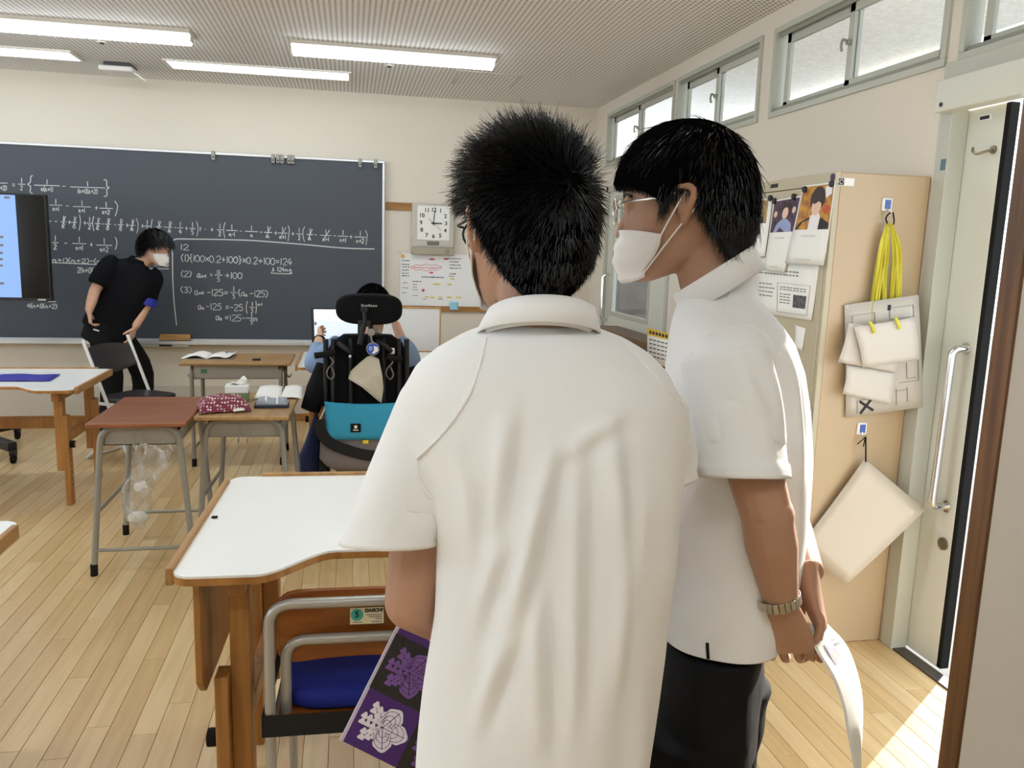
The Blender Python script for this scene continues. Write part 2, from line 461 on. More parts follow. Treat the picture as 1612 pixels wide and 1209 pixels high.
# corridor behind the right wall: bright ceiling with a vent, open to the sun
m_cc = mat('speckled_ceiling_board', C(248, 246, 244), .85, col2=C(232, 230, 226), scale=30)
struct(MB().span(XO, 4.05, -2.6, 14, 3.02, 3.1).build('ceiling_corridor', m_cc, smooth=0))
struct(MB().span(XO, 14, -8, 16, -.09, -.03).build('floor_corridor', m_conc, smooth=0))
cv = MB()
for q, zz in ((.30, 3.012), (.22, 3.006)):
    cv.cur = 0; cv.span(3.05 - q, 3.05 + q, 3.75 - q, 3.75 + q, zz - .004, zz + .008)
for k in range(5): cv.span(2.86, 3.24, 3.60 + k * .075, 3.63 + k * .075, 2.995, 3.003)
tag(cv.build('ceiling_vent', m_frame, smooth=0), 'square ceiling vent seen through the transom glass', 'vent')

# door_1: sliding leaf slid open behind the wall, jamb, rail cover, threshold
m_door = mat('door_enamel', C(212, 212, 200), .4, var=.02, scale=2, bump=.02, bscale=40)
j = MB(); j.span(XW - .008, XO + .004, 2.695, 2.76, 0, 2.10)
struct(j.build('trim_4', m_frame, smooth=0, bevel=.003))
jc = MB(); jc.span(XW - .055, XW + .002, DY0 - .05, 2.735, 2.088, 2.20); 
rc = struct(jc.build('trim_5', m_door, smooth=0, bevel=.004))
MB().cyl((XW - .058, 2.70, 2.112), (XW - .053, 2.70, 2.112), .008, 12).build('screw', m_blackp, rc)
MB().span(XW - .03, XW, DY0 - .05, 2.735, 2.2, 2.262).build('rail_trim', m_frame, rc, smooth=0, bevel=.003)
d1 = struct(MB().span(2.212, 2.252, 2.525, 3.62, .012, 2.10).build('door_1', m_door, smooth=0, bevel=.002))
MB().span(2.213, 2.251, 2.505, 2.527, .012, 2.10).build('edge_seal', m_black, d1, smooth=0, bevel=.003)
hd = MB(); hd.tube(fillet([(2.212, 2.56, 1.241), (2.150, 2.565, 1.241), (2.150, 2.575, .640), (2.212, 2.575, .640)], .05, 7), .0145, 14)
for z in (1.241, .64): hd.cyl((2.213, 2.568, z), (2.206, 2.568, z), .022, 16)
hd.build('pull_handle', m_chrome, d1)
lk = MB(); lk.cyl((2.213, 2.564, .495), (2.205, 2.564, .495), .024, 18); lk.cyl((2.206, 2.564, .495), (2.2, 2.564, .495), .013, 14)
lk.build('lock', mat('brass_dull', C(140, 128, 105), .35, .8), d1)
hk = MB(); hk.cyl((2.213, 2.556, 1.945), (2.206, 2.556, 1.945), .014, 14)
hk.tube(spline([(2.208, 2.556, 1.945), (2.185, 2.565, 1.938), (2.170, 2.585, 1.932), (2.165, 2.60, 1.940), (2.168, 2.606, 1.955)]), .0045, 8)
hk.build('coat_hook', mat('brass_dull', C(140, 128, 105), .35, .8), d1)
lb = MB(); lb.span(2.2105, 2.213, 2.585, 2.645, 2.052, 2.072); lbo = lb.build('door_label', m_paper, d1, smooth=0)
lt = MB(); lt.span(2.2098, 2.2108, 2.595, 2.64, 2.056, 2.068); lt.build('label_print', m_ink, lbo, smooth=0)
th = MB(); th.span(2.150, 2.205, DY0, 2.70, -.012, .006); struct(th.build('trim_6', mat('threshold_metal', C(92, 86, 82), .4, .5), smooth=0))

# stub wall beside the doorway with a wooden edge strip
m_stub = mat('stub_wall_paint', C(228, 227, 226), .7, var=.02, scale=3, bump=.05)
m_brown = wood('dark_wood', C(112, 78, 46), C(82, 54, 30), .42, stretch=(22, 22, 1.0))
struct(MB().span(1.268, XW, 1.352, 1.398, 0, ZC).build('wall_stub', m_stub, smooth=0))
struct(MB().span(1.261, 1.270, 1.350, 1.400, 0, ZC).build('trim_7', m_brown, smooth=0, bevel=.002))

# far door in the right wall
d2 = MB(); xs = XW + .012
d2.span(XW - .01, XO, HD1 - .05, HD1, 0, HDZ); d2.span(XW - .01, XO, HD0, HD0 + .05, 0, HDZ); d2.span(XW - .01, XO, HD0, HD1, HDZ - .05, HDZ)
struct(d2.build('trim_8', m_frame, smooth=0, bevel=.003))
d2 = MB(); g0, g1, gz0, gz1 = 5.72, 6.55, 1.06, 1.98
d2.span(xs, xs + .03, HD0 + .05, HD1 - .05, 0, gz0); d2.span(xs, xs + .03, HD0 + .05, HD1 - .05, gz1, HDZ - .05)
d2.span(xs, xs + .03, HD0 + .05, g0, gz0, gz1); d2.span(xs, xs + .03, g1, HD1 - .05, gz0, gz1)
d2o = struct(d2.build('door_2', m_door, smooth=0))
MB().span(xs + .012, xs + .018, g0, g1, gz0, gz1).build('pane', m_glass, d2o, smooth=0)
fr = MB()
for y0, y1, z0, z1 in ((g0 - .03, g1 + .03, gz0 - .03, gz0), (g0 - .03, g1 + .03, gz1, gz1 + .03), (g0 - .03, g0, gz0, gz1), (g1, g1 + .03, gz0, gz1)):
    fr.span(xs - .008, xs + .004, y0, y1, z0, z1)
fr.build('glazing_bead', m_frame, d2o, smooth=0, bevel=.002)
hh = MB(); hh.tube(fillet([(xs, 6.66, 1.36), (xs - .06, 6.66, 1.36), (xs - .06, 6.66, .98), (xs, 6.66, .98)], .03), .011, 10)
hh.build('pull_handle', m_chrome, d2o)
# dark wall added across the corridor so that door's glass looks dim
m_dim = mat('dim_view_grey', C(120, 118, 118), .7, col2=C(84, 82, 84), scale=5)
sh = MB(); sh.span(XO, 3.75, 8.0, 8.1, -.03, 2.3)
struct(sh.build('dim_view_wall', m_dim, smooth=0))
struct(MB().span(4.0, 4.1, 5.2, 14, -.03, 2.88).build('sun_block_wall', m_wall, smooth=0))  # unseen wall added to keep the sun off the far door's glass

# ------------------------------------------------------------------ ceiling lamps
m_tube = mat('lamp_diffuser', C(255, 255, 255), .5, emit=(.87, .945, 1, 1), estr=TUBE_W)
m_tube2 = mat('recessed_diffuser', C(250, 252, 255), .5, emit=(.86, .92, 1, 1), estr=TUBE_W * .16)
m_body = mat('lamp_body', C(225, 221, 212), .45, var=.01)
def strip_lamp(x0, x1, y, label):
    t = thing('ceiling_light', label, 'ceiling light', ((x0 + x1) / 2, y, ZC), group='surface strip lights', world=True)
    MB().span(x0 - .015, x1 + .015, y - .115, y + .115, ZC - .022, ZC + .002).build('body', m_body, t, bevel=.003)
    d = MB(); n = 14
    rings = [[(x, y + math.cos(a) * .062, ZC - .02 - math.sin(a) * .052) for a in np.linspace(0, math.pi, n)] for x in (x0, x1)]
    d.loft(rings); d.build('diffuser', m_tube, t)
    for x, s_ in ((x0, -1), (x1, 1)): MB().span(x, x + s_ * .012, y - .05, y + .05, ZC - .055, ZC - .02).build('end_cap', m_body, t, bevel=.004)
strip_lamp(-2.22, -.967, 5.58, 'long surface strip light above the wall screen, lit white')
strip_lamp(-.355, .935, 5.63, 'long surface strip light above the wheelchair, lit white')
for x0 in (-4.1,): strip_lamp(x0, x0 + 1.27, 5.54, 'unseen strip light added beyond the wall screen, lit white')  # unseen lamp added for light, continuing the front row
for y in (2.6, -.3):  # unseen lamp rows added to light the near part of the room
    for x0, nm in ((-3.9, 'window side'), (-2.1, 'middle'), (-.3, 'door side')):
        strip_lamp(x0, x0 + 1.27, y, 'unseen strip light added in the %s row above the %s tables, lit white' % (nm, 'near' if y > 0 else 'rear'))
def recessed(x0, x1, y0, y1, label):
    t = thing('recessed_light', label, 'ceiling light', ((x0 + x1) / 2, (y0 + y1) / 2, ZC), group='recessed board lights', world=True)
    f = MB(); w = .02
    f.span(x0 - w, x1 + w, y0 - w, y0, ZC - .012, ZC + .004); f.span(x0 - w, x1 + w, y1, y1 + w, ZC - .012, ZC + .004)
    f.span(x0 - w, x0, y0, y1, ZC - .012, ZC + .004); f.span(x1, x1 + w, y0, y1, ZC - .012, ZC + .004)
    f.build('frame', m_body, t, bevel=.002)
    MB().span(x0, x1, y0, y1, ZC - .004, ZC + .002).build('diffuser', m_tube2, t, smooth=0)
recessed(-1.28, -.01, 6.40, 6.67, 'recessed board light between the ceiling projector and the strip light')
recessed(-3.16, -1.90, 6.36, 6.64, 'recessed board light above the wall screen')
for (x, y), q in (((-1.588, 6.0), 'the projector'), ((.273, 6.066), 'the access hatch')):
    t = thing('ceiling_sensor', 'small round ceiling sensor beside ' + q, 'sensor', (x, y, ZC), group='ceiling sensors', world=True)
    MB().cyl((x, y, ZC + .001), (x, y, ZC - .006), .03, 16).build('plate', m_body, t)
    MB().cyl((x, y, ZC - .004), (x, y, ZC - .014), .013, 12).build('eye', m_blackp, t)
pj_ = thing('ceiling_projector', 'small white projector box with folded mirror arm on the ceiling', 'projector', (-1.66, 6.72, ZC), world=True)
MB().span(-1.75, -1.57, 6.62, 6.84, ZC - .03, ZC).build('mount', mat('dark_mount', C(60, 60, 60), .5), pj_, bevel=.004)
MB().span(-1.78, -1.55, 6.60, 6.86, ZC - .065, ZC - .028).build('body', m_white, pj_, bevel=.01)
MB().box((-1.515, 6.74, ZC - .085), (.09, .16, .012), Matrix.Rotation(.6, 3, 'Y')).build('arm', m_white, pj_, bevel=.003)
# ------------------------------------------------------------------ chalkboard
BY = YW - .045                        # writing surface
m_board = mat('slate_board', C(70, 76, 86), .55, var=.06, scale=2.5, bump=.03, bscale=80)
m_alu = mat('aluminium', C(224, 226, 228), .32, .55, var=.02)
m_chalk = mat('chalk', C(206, 209, 208), .95, var=.12, scale=300)
bx0, bx1, bz0, bz1 = -3.33, .268, .722, 2.232
bd = thing('chalkboard', 'wide dark slate chalkboard covered in chalk formulas on the front wall', 'chalkboard', ((bx0 + bx1) / 2, YW, bz0), world=True)
MB().span(bx0, bx1, BY, YW, bz0, bz1).build('slate', m_board, bd, smooth=0)
f = MB(); w = .02
f.span(bx0 - w, bx1 + w, BY - .012, YW, bz1, bz1 + w); f.span(bx0 - w, bx0, BY - .012, YW, bz0 - .01, bz1); f.span(bx1, bx1 + w, BY - .012, YW, bz0 - .01, bz1)
f.build('frame', m_alu, bd, bevel=.004)
f = MB(); f.span(bx0 - w, bx1 + w, BY - .075, YW, .690, .704); f.span(bx0 - w, bx1 + w, BY - .012, YW, .70, .724); f.span(bx0 - w, bx1 + w, BY - .078, BY - .07, .684, .712)
f.build('chalk_tray', m_alu, bd, bevel=.002)
f = MB(); f.span(-2.0, -1.32, BY - .07, YW, .662, .69); dr = f.build('chalk_drawer', m_frame, bd, bevel=.003)
MB().span(-1.55, -1.45, BY - .076, BY - .07, .668, .684).build('drawer_pull', m_blackp, dr)
for k, u in enumerate((335.6, 430, 437.7, 444, 455, 460.8, 567, 591.5)):
    v = 246 + (u - 335.6) * .0575
    p = on_y(u, v, BY - .02)
    cn = ('lone grey clip on the chalkboard top edge, far from the other clips', 'grey clip at the end of the close row of five, towards the lone clip', 'grey clip second in the close row of five, beside its lone-side end clip', 'grey clip in the middle of the close row of five', 'grey clip fourth in the close row of five, next to the end clip', 'grey clip at the end of the close row of five nearest the board corner', 'grey clip of the spaced pair near the board corner, farther from the corner', 'grey clip right beside the upper corner of the chalkboard')[k]
    t = thing('board_clip', cn, 'clip', (p.x, BY, bz1), group='clips on the chalkboard', world=True)
    MB().span(p.x - .015, p.x + .015, BY - .026, BY - .008, bz1 - .045, bz1 + .028).build('body', m_steel, t, bevel=.006)
    MB().cyl((p.x, BY - .028, bz1 - .02), (p.x, BY - .022, bz1 - .02), .007, 10).build('rivet', m_blackp, t)

GL = {'1': (.3, [[(.15, 1), (.15, 0)]]), '2': (.6, [[(.05, .8), (.25, 1), (.5, .85), (.42, .55), (.05, 0), (.58, .02)]]),
      '3': (.55, [[(.05, .9), (.3, 1), (.48, .8), (.22, .55), (.5, .3), (.3, 0), (.03, .1)]]),
      '4': (.6, [[(.35, 1), (.04, .38), (.58, .4)], [(.4, .72), (.38, 0)]]),
      '5': (.55, [[(.5, 1), (.14, .98), (.1, .6), (.36, .62), (.48, .32), (.3, 0), (.04, .06)]]),
      '0': (.6, [[(.28, 1), (.06, .75), (.05, .28), (.27, 0), (.5, .25), (.5, .75), (.28, 1)]]),
      'x': (.55, [[(.06, .75), (.48, .15)], [(.48, .75), (.06, .15)]]), '+': (.62, [[(.06, .48), (.54, .5)], [(.3, .82), (.3, .15)]]),
      '-': (.5, [[(.06, .48), (.44, .5)]]), '=': (.6, [[(.08, .62), (.5, .64)], [(.08, .34), (.5, .36)]]),
      '(': (.35, [[(.28, 1.1), (.08, .75), (.08, .3), (.28, -.1)]]), ')': (.35, [[(.06, 1.1), (.26, .75), (.26, .3), (.06, -.1)]]),
      '{': (.45, [[(.4, 1.1), (.22, 1.02), (.24, .65), (.06, .5), (.24, .38), (.22, -.02), (.4, -.1)]]),
      '}': (.45, [[(.04, 1.1), (.22, 1.02), (.2, .65), (.38, .5), (.2, .38), (.22, -.02), (.04, -.1)]]),
      'n': (.6, [[(.06, .6), (.1, .05)], [(.1, .4), (.3, .6), (.42, .45), (.42, .1), (.55, .08)]]),
      'k': (.55, [[(.12, .8), (.08, .05)], [(.42, .65), (.12, .35), (.48, .05)]]),
      'a': (.6, [[(.46, .6), (.2, .62), (.05, .3), (.18, .05), (.4, .22), (.47, .6), (.46, .12), (.6, .05)]]),
      'm': (.75, [[(.05, .5), (.07, .05)], [(.07, .35), (.22, .5), (.3, .1)], [(.3, .35), (.48, .5), (.55, .1), (.68, .1)]]),
      'g': (.55, [[(.42, .55), (.15, .5), (.12, .2), (.4, .25), (.42, .55), (.4, -.2), (.1, -.25)]]),
      '.': (.25, [[(.1, .08), (.14, .02)]]), ',': (.25, [[(.12, .1), (.06, -.12)]]), '~': (.5, [[(.05, .5), (.08, .5)], [(.2, .5), (.23, .5)], [(.35, .5), (.38, .5)]]),
      'h': (.55, [[(.1, .95), (.06, .05)], [(.08, .4), (.3, .55), (.4, .3), (.42, .05)]]), '&': (.6, [[(.1, .7), (.4, .4), (.1, .1), (.5, .1)], [(.3, .8), (.2, .3)]]),
      't': (.35, [[(.15, .9), (.15, .1)], [(.02, .6), (.3, .6)]]), ' ': (.45, [])}
def chalk_pt(u, v, y): return on_y(u, v, y)
class Writer:
    def __init__(s, y, r): s.mb = MB(); s.y = y; s.r = r
    def stroke(s, pts):
        P = [on_y(u, v, s.y) for u, v in pts]
        if len(P) > 2: P = spline(P, 3)
        s.mb.tube(P, s.r * random.uniform(.8, 1.15), 4, flat=.35, up=(0, 1, 0))
    def put(s, txt, u, v, h, slope=.03, wx=1.0):    # baseline-centre v, height h in photo pixels
        for ch in txt:
            w, st = GL[ch]
            for q in st:
                s.stroke([(u + a * h * wx + random.uniform(-.04, .04) * h, v + h / 2 - b * h + slope * a * h + random.uniform(-.03, .03) * h) for a, b in q])
            u += w * h * wx; v += slope * w * h * wx
        return u
    def width(s, txt, h, wx=1.0): return sum(GL[c][0] for c in txt) * h * wx
    def fit(s, txt, u0, u1, v, h, slope=.03): s.put(txt, u0, v, h, slope, (u1 - u0) / s.width(txt, h))
    def frac(s, num, den, u, v, w, h=8, slash=False, slope=.03):
        s.stroke([(u - w / 2, v - slope * w / 2), (u + w / 2, v + slope * w / 2)])
        a = s.width(num, h); s.put(num, u - a / 2, v - h * .72, h, slope)
        hd_ = h * .85; a = s.width(den, hd_); k = min(1.0, (w + 2) / a); s.put(den, u - a * k / 2, v + h * .72, hd_, slope, k)
        if slash: s.stroke([(u + w * .35, v - h * 1.1), (u - w * .3, v + h * 1.05)])
    def build(s, name):
        o = s.mb.build(name, m_chalk, bd, smooth=60); o['kind'] = 'stuff'; return o
Y_ = BY - .0006
wA = Writer(Y_, .0032)
wA.put('+2)', 0, 295.7, 7); wA.stroke([(-4, 288), (12, 288.4)]); wA.put('=', 19, 291, 9)
wA.frac('1', '2', 34, 290, 11, 8); wA.put('{', 43, 290, 24, wx=.9); wA.frac('1', 'k(k+1)', 74, 292, 40, 8); wA.put('-', 98, 293, 12)
wA.frac('1', '(k+1)(k+2)', 138, 295, 55, 8); wA.put('}', 163, 296, 22, wx=1.0); wA.build('chalk_line')
wB = Writer(Y_, .0032)
wB.put('-', 70, 322, 9); wB.frac('1', 'k+1', 88, 323, 20, 8); wB.put('-', 104, 324, 10); wB.frac('1', 'k+1', 129, 325.5, 28, 8); wB.put('+', 149, 327, 9)
wB.frac('1', 'k+2', 167, 328, 21, 8); wB.put(')', 180, 328, 20, wx=.8); wB.build('chalk_line')
wC = Writer(Y_, .0032)
for k, (u, d, sl_) in enumerate(((76, '2', 0), (100, '2', 1), (117, '3', 1), (141, '2', 0), (154, '2', 1), (170, '3', 1), (190, '3', 1), (208, '4', 1), (232, '2', 0), (250, '3', 1), (267, '4', 1), (284, '4', 0), (303, '5', 0), (346, '2', 0), (471, '2', 0))):
    wC.frac('1', d, u, 348 + (u - 76) * .0515, 9, 8, sl_)
for u, d, w, sl_ in ((365, 'n-1', 18, 0), (396, 'n', 20, 0), (422, 'n', 12, 1), (445, 'n+1', 15, 1), (488, 'n', 10, 1), (513, 'n+1', 18, 1), (540, 'n+1', 17, 0), (567, 'n+2', 18, 0)):
    wC.frac('1', d, u, 348 + (u - 76) * .0515, w, 8, sl_)
for u, ch in ((86, '-'), (107, '+'), (131, '+'), (160, '-'), (179, '-'), (198, '+'), (222, '+'), (258, '-'), (274, '-'), (291, '+'), (314, 't'), (331, '+'), (377, '-'), (409, '-'), (431.5, '+'), (458.5, '+'), (495, '-'), (525, '-'), (550, '+')):
    wC.put(ch, u, 348 + (u - 74) * .0515, 8.5)
wC.put('~', 321, 361, 10)
for u, ch in ((124, ')'), (145, '('), (214, ')'), (237, '('), (309, ')'), (351, '('), (452, ')'), (476, '('), (575, ')')):
    wC.put(ch, u, 348 + (u - 74) * .0515, 20, wx=.55)
wC.build('chalk_line')
wD = Writer(Y_, .0032)
wD.frac('1', '2', 87, 382, 10, 9); wD.put('-', 101, 382.5, 10); wD.frac('1', 'n+1', 125, 383.5, 22, 9); wD.put('+', 141, 385, 9); wD.frac('1', 'n+2', 164, 386, 25, 9); wD.put(')', 180, 383, 17, wx=.8); wD.build('chalk_line')
wE = Writer(Y_, .0032)
wE.fit('(n+1)(n+2)-(n+1)(n', 77, 190, 409, 7); wE.stroke([(75, 413), (190, 418)]); wE.put('2(h+1)(n', 122, 425, 8)
wE.fit('(n+1)', 243, 266, 416, 7); wE.stroke([(232, 422.5), (266, 423.5)]); wE.build('chalk_line')
wF = Writer(Y_, .0036)
wF.put('n)', 78, 453, 6); wF.stroke([(76, 447), (84, 447)]); wF.fit('4(n+1)(n+2)', 43, 90, 481, 7); wF.stroke([(76, 475), (88, 475)]); wF.build('chalk_line')
wG = Writer(Y_, .0052)
wG.stroke([(272, 442), (271.5, 400), (271.6, 378.5), (300, 376.4), (383, 378), (430, 381), (485, 385.5), (540, 390.5), (589.5, 392)])
wG.stroke([(272, 440), (274, 475), (278, 512)]); wG.build('chalk_rule')
wH = Writer(Y_, .0032)
wH.fit('12', 283, 298, 389, 9); wH.build('chalk_line')
wH = Writer(Y_, .0032); wH.fit('(1){100x0.2+100}x0.2+100=124', 285, 460, 406, 10.5, .037); wH.fit('& 124mg', 428, 459, 423.5, 7); wH.stroke([(428, 428), (429, 430), (457, 431), (459, 428)]); wH.build('chalk_line')
wH = Writer(Y_, .0032); wH.fit('(2)', 285, 302, 431, 9); wH.put('a', 309.5, 432, 11); wH.put('n+1', 317, 434.5, 5); wH.put('=', 330, 432.5, 9)
wH.frac('a', '5', 344, 433, 12, 9); wH.fit('+100', 354, 382, 433.5, 10); wH.build('chalk_line')
wH = Writer(Y_, .0032); wH.fit('(3)', 284, 302, 456, 9); wH.put('a', 305.6, 459, 11); wH.put('n+1', 313, 461, 5); wH.fit('-125=', 325, 360, 460, 10); wH.frac('1', '5', 368, 460.5, 11, 8)
wH.fit('(a', 375, 386, 461, 10); wH.put('n', 386, 464, 6); wH.fit('-125)', 393, 422, 462, 10); wH.build('chalk_line')
wH = Writer(Y_, .0032); wH.put('a', 311, 482, 11); wH.put('n', 318, 484.5, 6); wH.fit('-125', 324, 349, 482.5, 10); wH.fit('=-25.', 354, 386, 483.5, 10); wH.put('(', 387, 484, 16, wx=.5); wH.frac('1', '5', 397, 484, 9, 7); wH.put(')', 402, 484, 16, wx=.5); wH.put('n-1', 406, 479, 5); wH.build('chalk_line')
wH = Writer(Y_, .0032); wH.put('a', 339.5, 499, 11); wH.put('n', 346, 501.5, 6); wH.fit('=125-', 353, 387, 500, 10); wH.frac('1', '5', 396, 501, 17, 8); wH.put('n-1', 398, 503.5, 5); wH.build('chalk_line')

m_er = wood('eraser_wood', C(196, 150, 88), C(168, 122, 64), .5, stretch=(2, 14, 14))
er = thing('chalk_eraser', 'long wooden block eraser lying on the chalk tray', 'eraser', (-1.28, BY - .04, .704), world=True)
p0 = on_y(249, 531, BY - .04).x; p1 = on_y(300, 531, BY - .04).x
e = MB(); e.poly([(p0 + .005, BY - .06, .704 + .012), (p1, BY - .06, .704 + .012), (p1, BY - .05, .704 + .062), (p0 + .02, BY - .05, .704 + .062)], (0, .022, 0)); e.build('handle', m_er, er, bevel=.003)
e = MB(); e.span(p0 + .008, p1 - .004, BY - .064, BY - .022, .7045, .717); e.build('felt', mat('eraser_felt', C(60, 62, 70), .95), er)
for k, (u, c_) in enumerate(((322, 'white'),)):
    p = on_y(u, 538, BY - .05)
    tag(MB().cyl((p.x - .03, BY - .055, .7085), (p.x + .03, BY - .05, .7085), .005, 8).build('chalk_stick', m_chalk), 'short white chalk stick lying in the chalk tray beside the eraser', 'chalk')

# ------------------------------------------------------------------ clock
cx0, cx1, cz0, cz1 = .521, .888, 1.479, 1.914; cy = YW - .075
ck = thing('wall_clock', 'square grey wall clock with white dial reading three, above the whiteboard', 'clock', (.70, YW, cz0), world=True)
m_ckb = mat('clock_case', C(196, 191, 180), .45, var=.02)
MB().span(cx0, cx1, cy, YW - .02, cz0 + .06, cz1).build('case', m_ckb, ck, bevel=.012)
MB().span(cx0, cx1, cy - .004, YW - .02, cz0, cz0 + .062).build('speaker_panel', mat('clock_panel', C(170, 160, 142), .5), ck, bevel=.006)
MB().cyl((cx1 - .06, cy - .008, cz0 + .03), (cx1 - .06, cy - .002, cz0 + .03), .023, 18).build('speaker', mat('clock_spk', C(150, 140, 124), .6), ck)
fx0, fx1, fz0, fz1 = .566, .845, 1.605, 1.895
MB().span(fx0, fx1, cy - .004, cy + .002, fz0, fz1).build('dial', mat('dial_white', C(240, 240, 236), .4), ck, bevel=.002)
MB().span(fx0, fx1, cy - .004, cy + .002, fz0 - .05, fz0 - .003).build('lower_panel', m_ckb, ck, bevel=.002)
MB().span(fx0 + .085, fx0 + .19, cy - .0055, cy - .003, fz0 - .044, fz0 - .010).build('display', mat('lcd', C(105, 108, 98), .3), ck)
fc = V((fx0 + fx1) / 2, cy - .0045, (fz0 + fz1) / 2); EX = V(1, 0, 0); EZ = V(0, 0, 1)
for h in range(1, 13):
    nb = MB()
    a = math.radians(90 - 30 * h); rx, rz = .108, .112
    q = max(abs(math.cos(a)), abs(math.sin(a))); k = 1.0 if q > .95 else (1.09 if q < .9 else 1.0)
    text(nb, str(h), .047, fc + EX * math.cos(a) * rx * k + EZ * math.sin(a) * rz * k, EX, EZ, bold=.0012)
    nb.build('numeral', m_ink, ck, smooth=0)
def hand(name, deg, l, w, back=.02):
    a = math.radians(90 - deg); d = EX * math.cos(a) + EZ * math.sin(a)
    MB().bar(fc + V(0, -.003, 0) - d * back, fc + V(0, -.003, 0) + d * l, w, .0016, V(0, 1, 0)).build(name, m_ink, ck, smooth=0)
hand('hour_hand', 91, .072, .009); hand('minute_hand', 5, .108, .007); hand('second_hand', 312, .06, .0025, .09)

# ------------------------------------------------------------------ wall whiteboard with notes
wy = YW - .02
wb = thing('wall_whiteboard', 'small gridded whiteboard with coloured notes under the wall clock', 'whiteboard', (.73, YW, 1.035), world=True)
m_wb = mat('whiteboard_face', C(236, 236, 236), .3, var=.01)
MB().span(.425, 1.13, wy, YW, 1.032, 1.486).build('panel', m_wb, wb, smooth=0)
f = MB()
f.span(.42, 1.135, wy - .004, YW, 1.484, 1.491); f.span(.42, .427, wy - .004, YW, 1.03, 1.491); f.span(1.128, 1.135, wy - .004, YW, 1.03, 1.491)
f.build('frame', m_alu, wb, smooth=0)
def marks(name, m_, spec):
    q = MB()
    for (u0, u1, v, h) in spec:
        a = on_y(u0, v, wy); b_ = on_y(u1, v, wy); z = a.z; hh = h * .0048
        n = max(2, int((u1 - u0) / 2.6)); xs_ = np.linspace(a.x, b_.x, n + 1)
        for i in range(n):
            w_ = (xs_[i + 1] - xs_[i]) * random.uniform(.5, .85); q.span(xs_[i], xs_[i] + w_, wy - .001, wy, z - hh * random.uniform(.3, .55), z + hh * random.uniform(.3, .5))
    q.build(name, m_, wb, smooth=0)['kind'] = 'stuff'
marks('black_writing', m_ink, [(633, 645, 410, 2), (633, 645, 416, 2), (634, 645, 420, 2), (633, 644, 425, 2), (633, 644, 430, 2), (633, 645, 434, 2), (706, 726, 407, 2), (708, 722, 412, 2), (708, 726, 417, 2), (708, 727, 422, 2), (708, 718, 431, 2), (707, 716, 435, 2), (650, 664, 443, 2), (650, 657, 448, 1.5), (650, 657, 452, 1.5), (650, 658, 456, 1.5), (650, 658, 465, 1.5), (634, 642, 445, 1.5), (634, 643, 453, 1.5), (634, 641, 461, 1.5), (666, 672, 471, 1.5), (690, 697, 471, 1.5)])
marks('blue_writing', mat('marker_blue', C(60, 70, 120), .6), [(664, 700, 436, 2.5)])
cl = MB(); pts = []
for k in range(40):
    a = 2 * math.pi * k / 40; pts.append(on_y(671 + 24 * math.cos(a), 421 + 4.4 * math.sin(a) + 1.2 * math.sin(9 * a), wy - .001))
cl.tube(pts, .002, 4, closed=True); cl.build('red_cloud', mat('marker_red', C(205, 70, 80), .6), wb)
marks('red_writing', mat('marker_red', C(205, 70, 80), .6), [(652, 690, 421, 2)])
for (u0, u1, v, cc) in ((676, 684, 408, (200, 60, 70)), (699, 706, 407.5, (200, 60, 70)), (676, 682, 429, (215, 190, 70)), (682, 693, 447, (225, 205, 90)), (704, 711, 447.5, (225, 205, 90)), (709, 715, 439, (225, 205, 90)), (669, 675, 467.5, (225, 205, 90)), (678, 684, 468, (225, 205, 90)), (690, 696, 468, (225, 205, 90)), (703, 711, 468, (225, 205, 90)), (718, 726, 468, (225, 205, 90))):
    a = on_y(u0, v, wy); b_ = on_y(u1, v, wy)
    MB().span(a.x, b_.x, wy - .004, wy, a.z - .006, a.z + .006).build('magnet_strip', mat('magnet%d' % cc[2], C(*cc), .5), wb, bevel=.001)
for (u, v, r, cc) in ((634, 403, .016, (235, 170, 40)), (666, 457, .012, (210, 60, 80))):
    a = on_y(u, v, wy); MB().cyl((a.x, wy, a.z), (a.x, wy - .008, a.z), r, 16).build('round_magnet', mat('rmag%d' % cc[2], C(*cc), .4), wb, bevel=.002)
a = on_y(708, 475, YW - .03); b_ = on_y(721, 488, YW - .03)
n_ = MB(); n_.grid(lambda s, t: V(a.x + (b_.x - a.x) * s, YW - .026 - .012 * t * t, a.z + (b_.z - a.z) * t), 3, 5)
tag(n_.build('sticky_note', mat('sticky_blue', C(150, 205, 225), .7), solid=.0006), 'pale blue sticky note on the wooden rail below the wall whiteboard', 'sticky note')

# ------------------------------------------------------------------ framed whiteboard on a stand behind the wheelchair
m_lw = wood('light_wood', C(205, 165, 105), C(182, 140, 82), .45)
ex0, ex1, ez0, ez1, ey = .10, .715, .67, 1.05, 6.62
es = thing('framed_whiteboard', 'blank whiteboard in a thin wooden frame on a stand behind the wheelchair', 'whiteboard', (.41, ey, 0), world=True)
MB().span(ex0, ex1, ey, ey + .015, ez0, ez1).build('panel', m_wb, es, smooth=0)
f = MB(); q = .012
f.span(ex0 - q, ex1 + q, ey - .006, ey + .02, ez1, ez1 + q); f.span(ex1, ex1 + q, ey - .006, ey + .02, ez0, ez1); f.span(ex0 - q, ex0, ey - .006, ey + .02, ez0, ez1); f.span(ex0 - q, ex1 + q, ey - .006, ey + .02, ez0 - q, ez0)
f.build('frame', m_lw, es, bevel=.003)
MB().span(.50, .70, ey - .07, ey, ez0 - .022, ez0 - .004).build('tray', m_brown, es, bevel=.003)
kb = MB(); kb.cyl((.735, ey - .01, ez0 + .015), (.765, ey - .01, ez0 + .015), .016, 12); kb.build('knob', m_blackp, es)
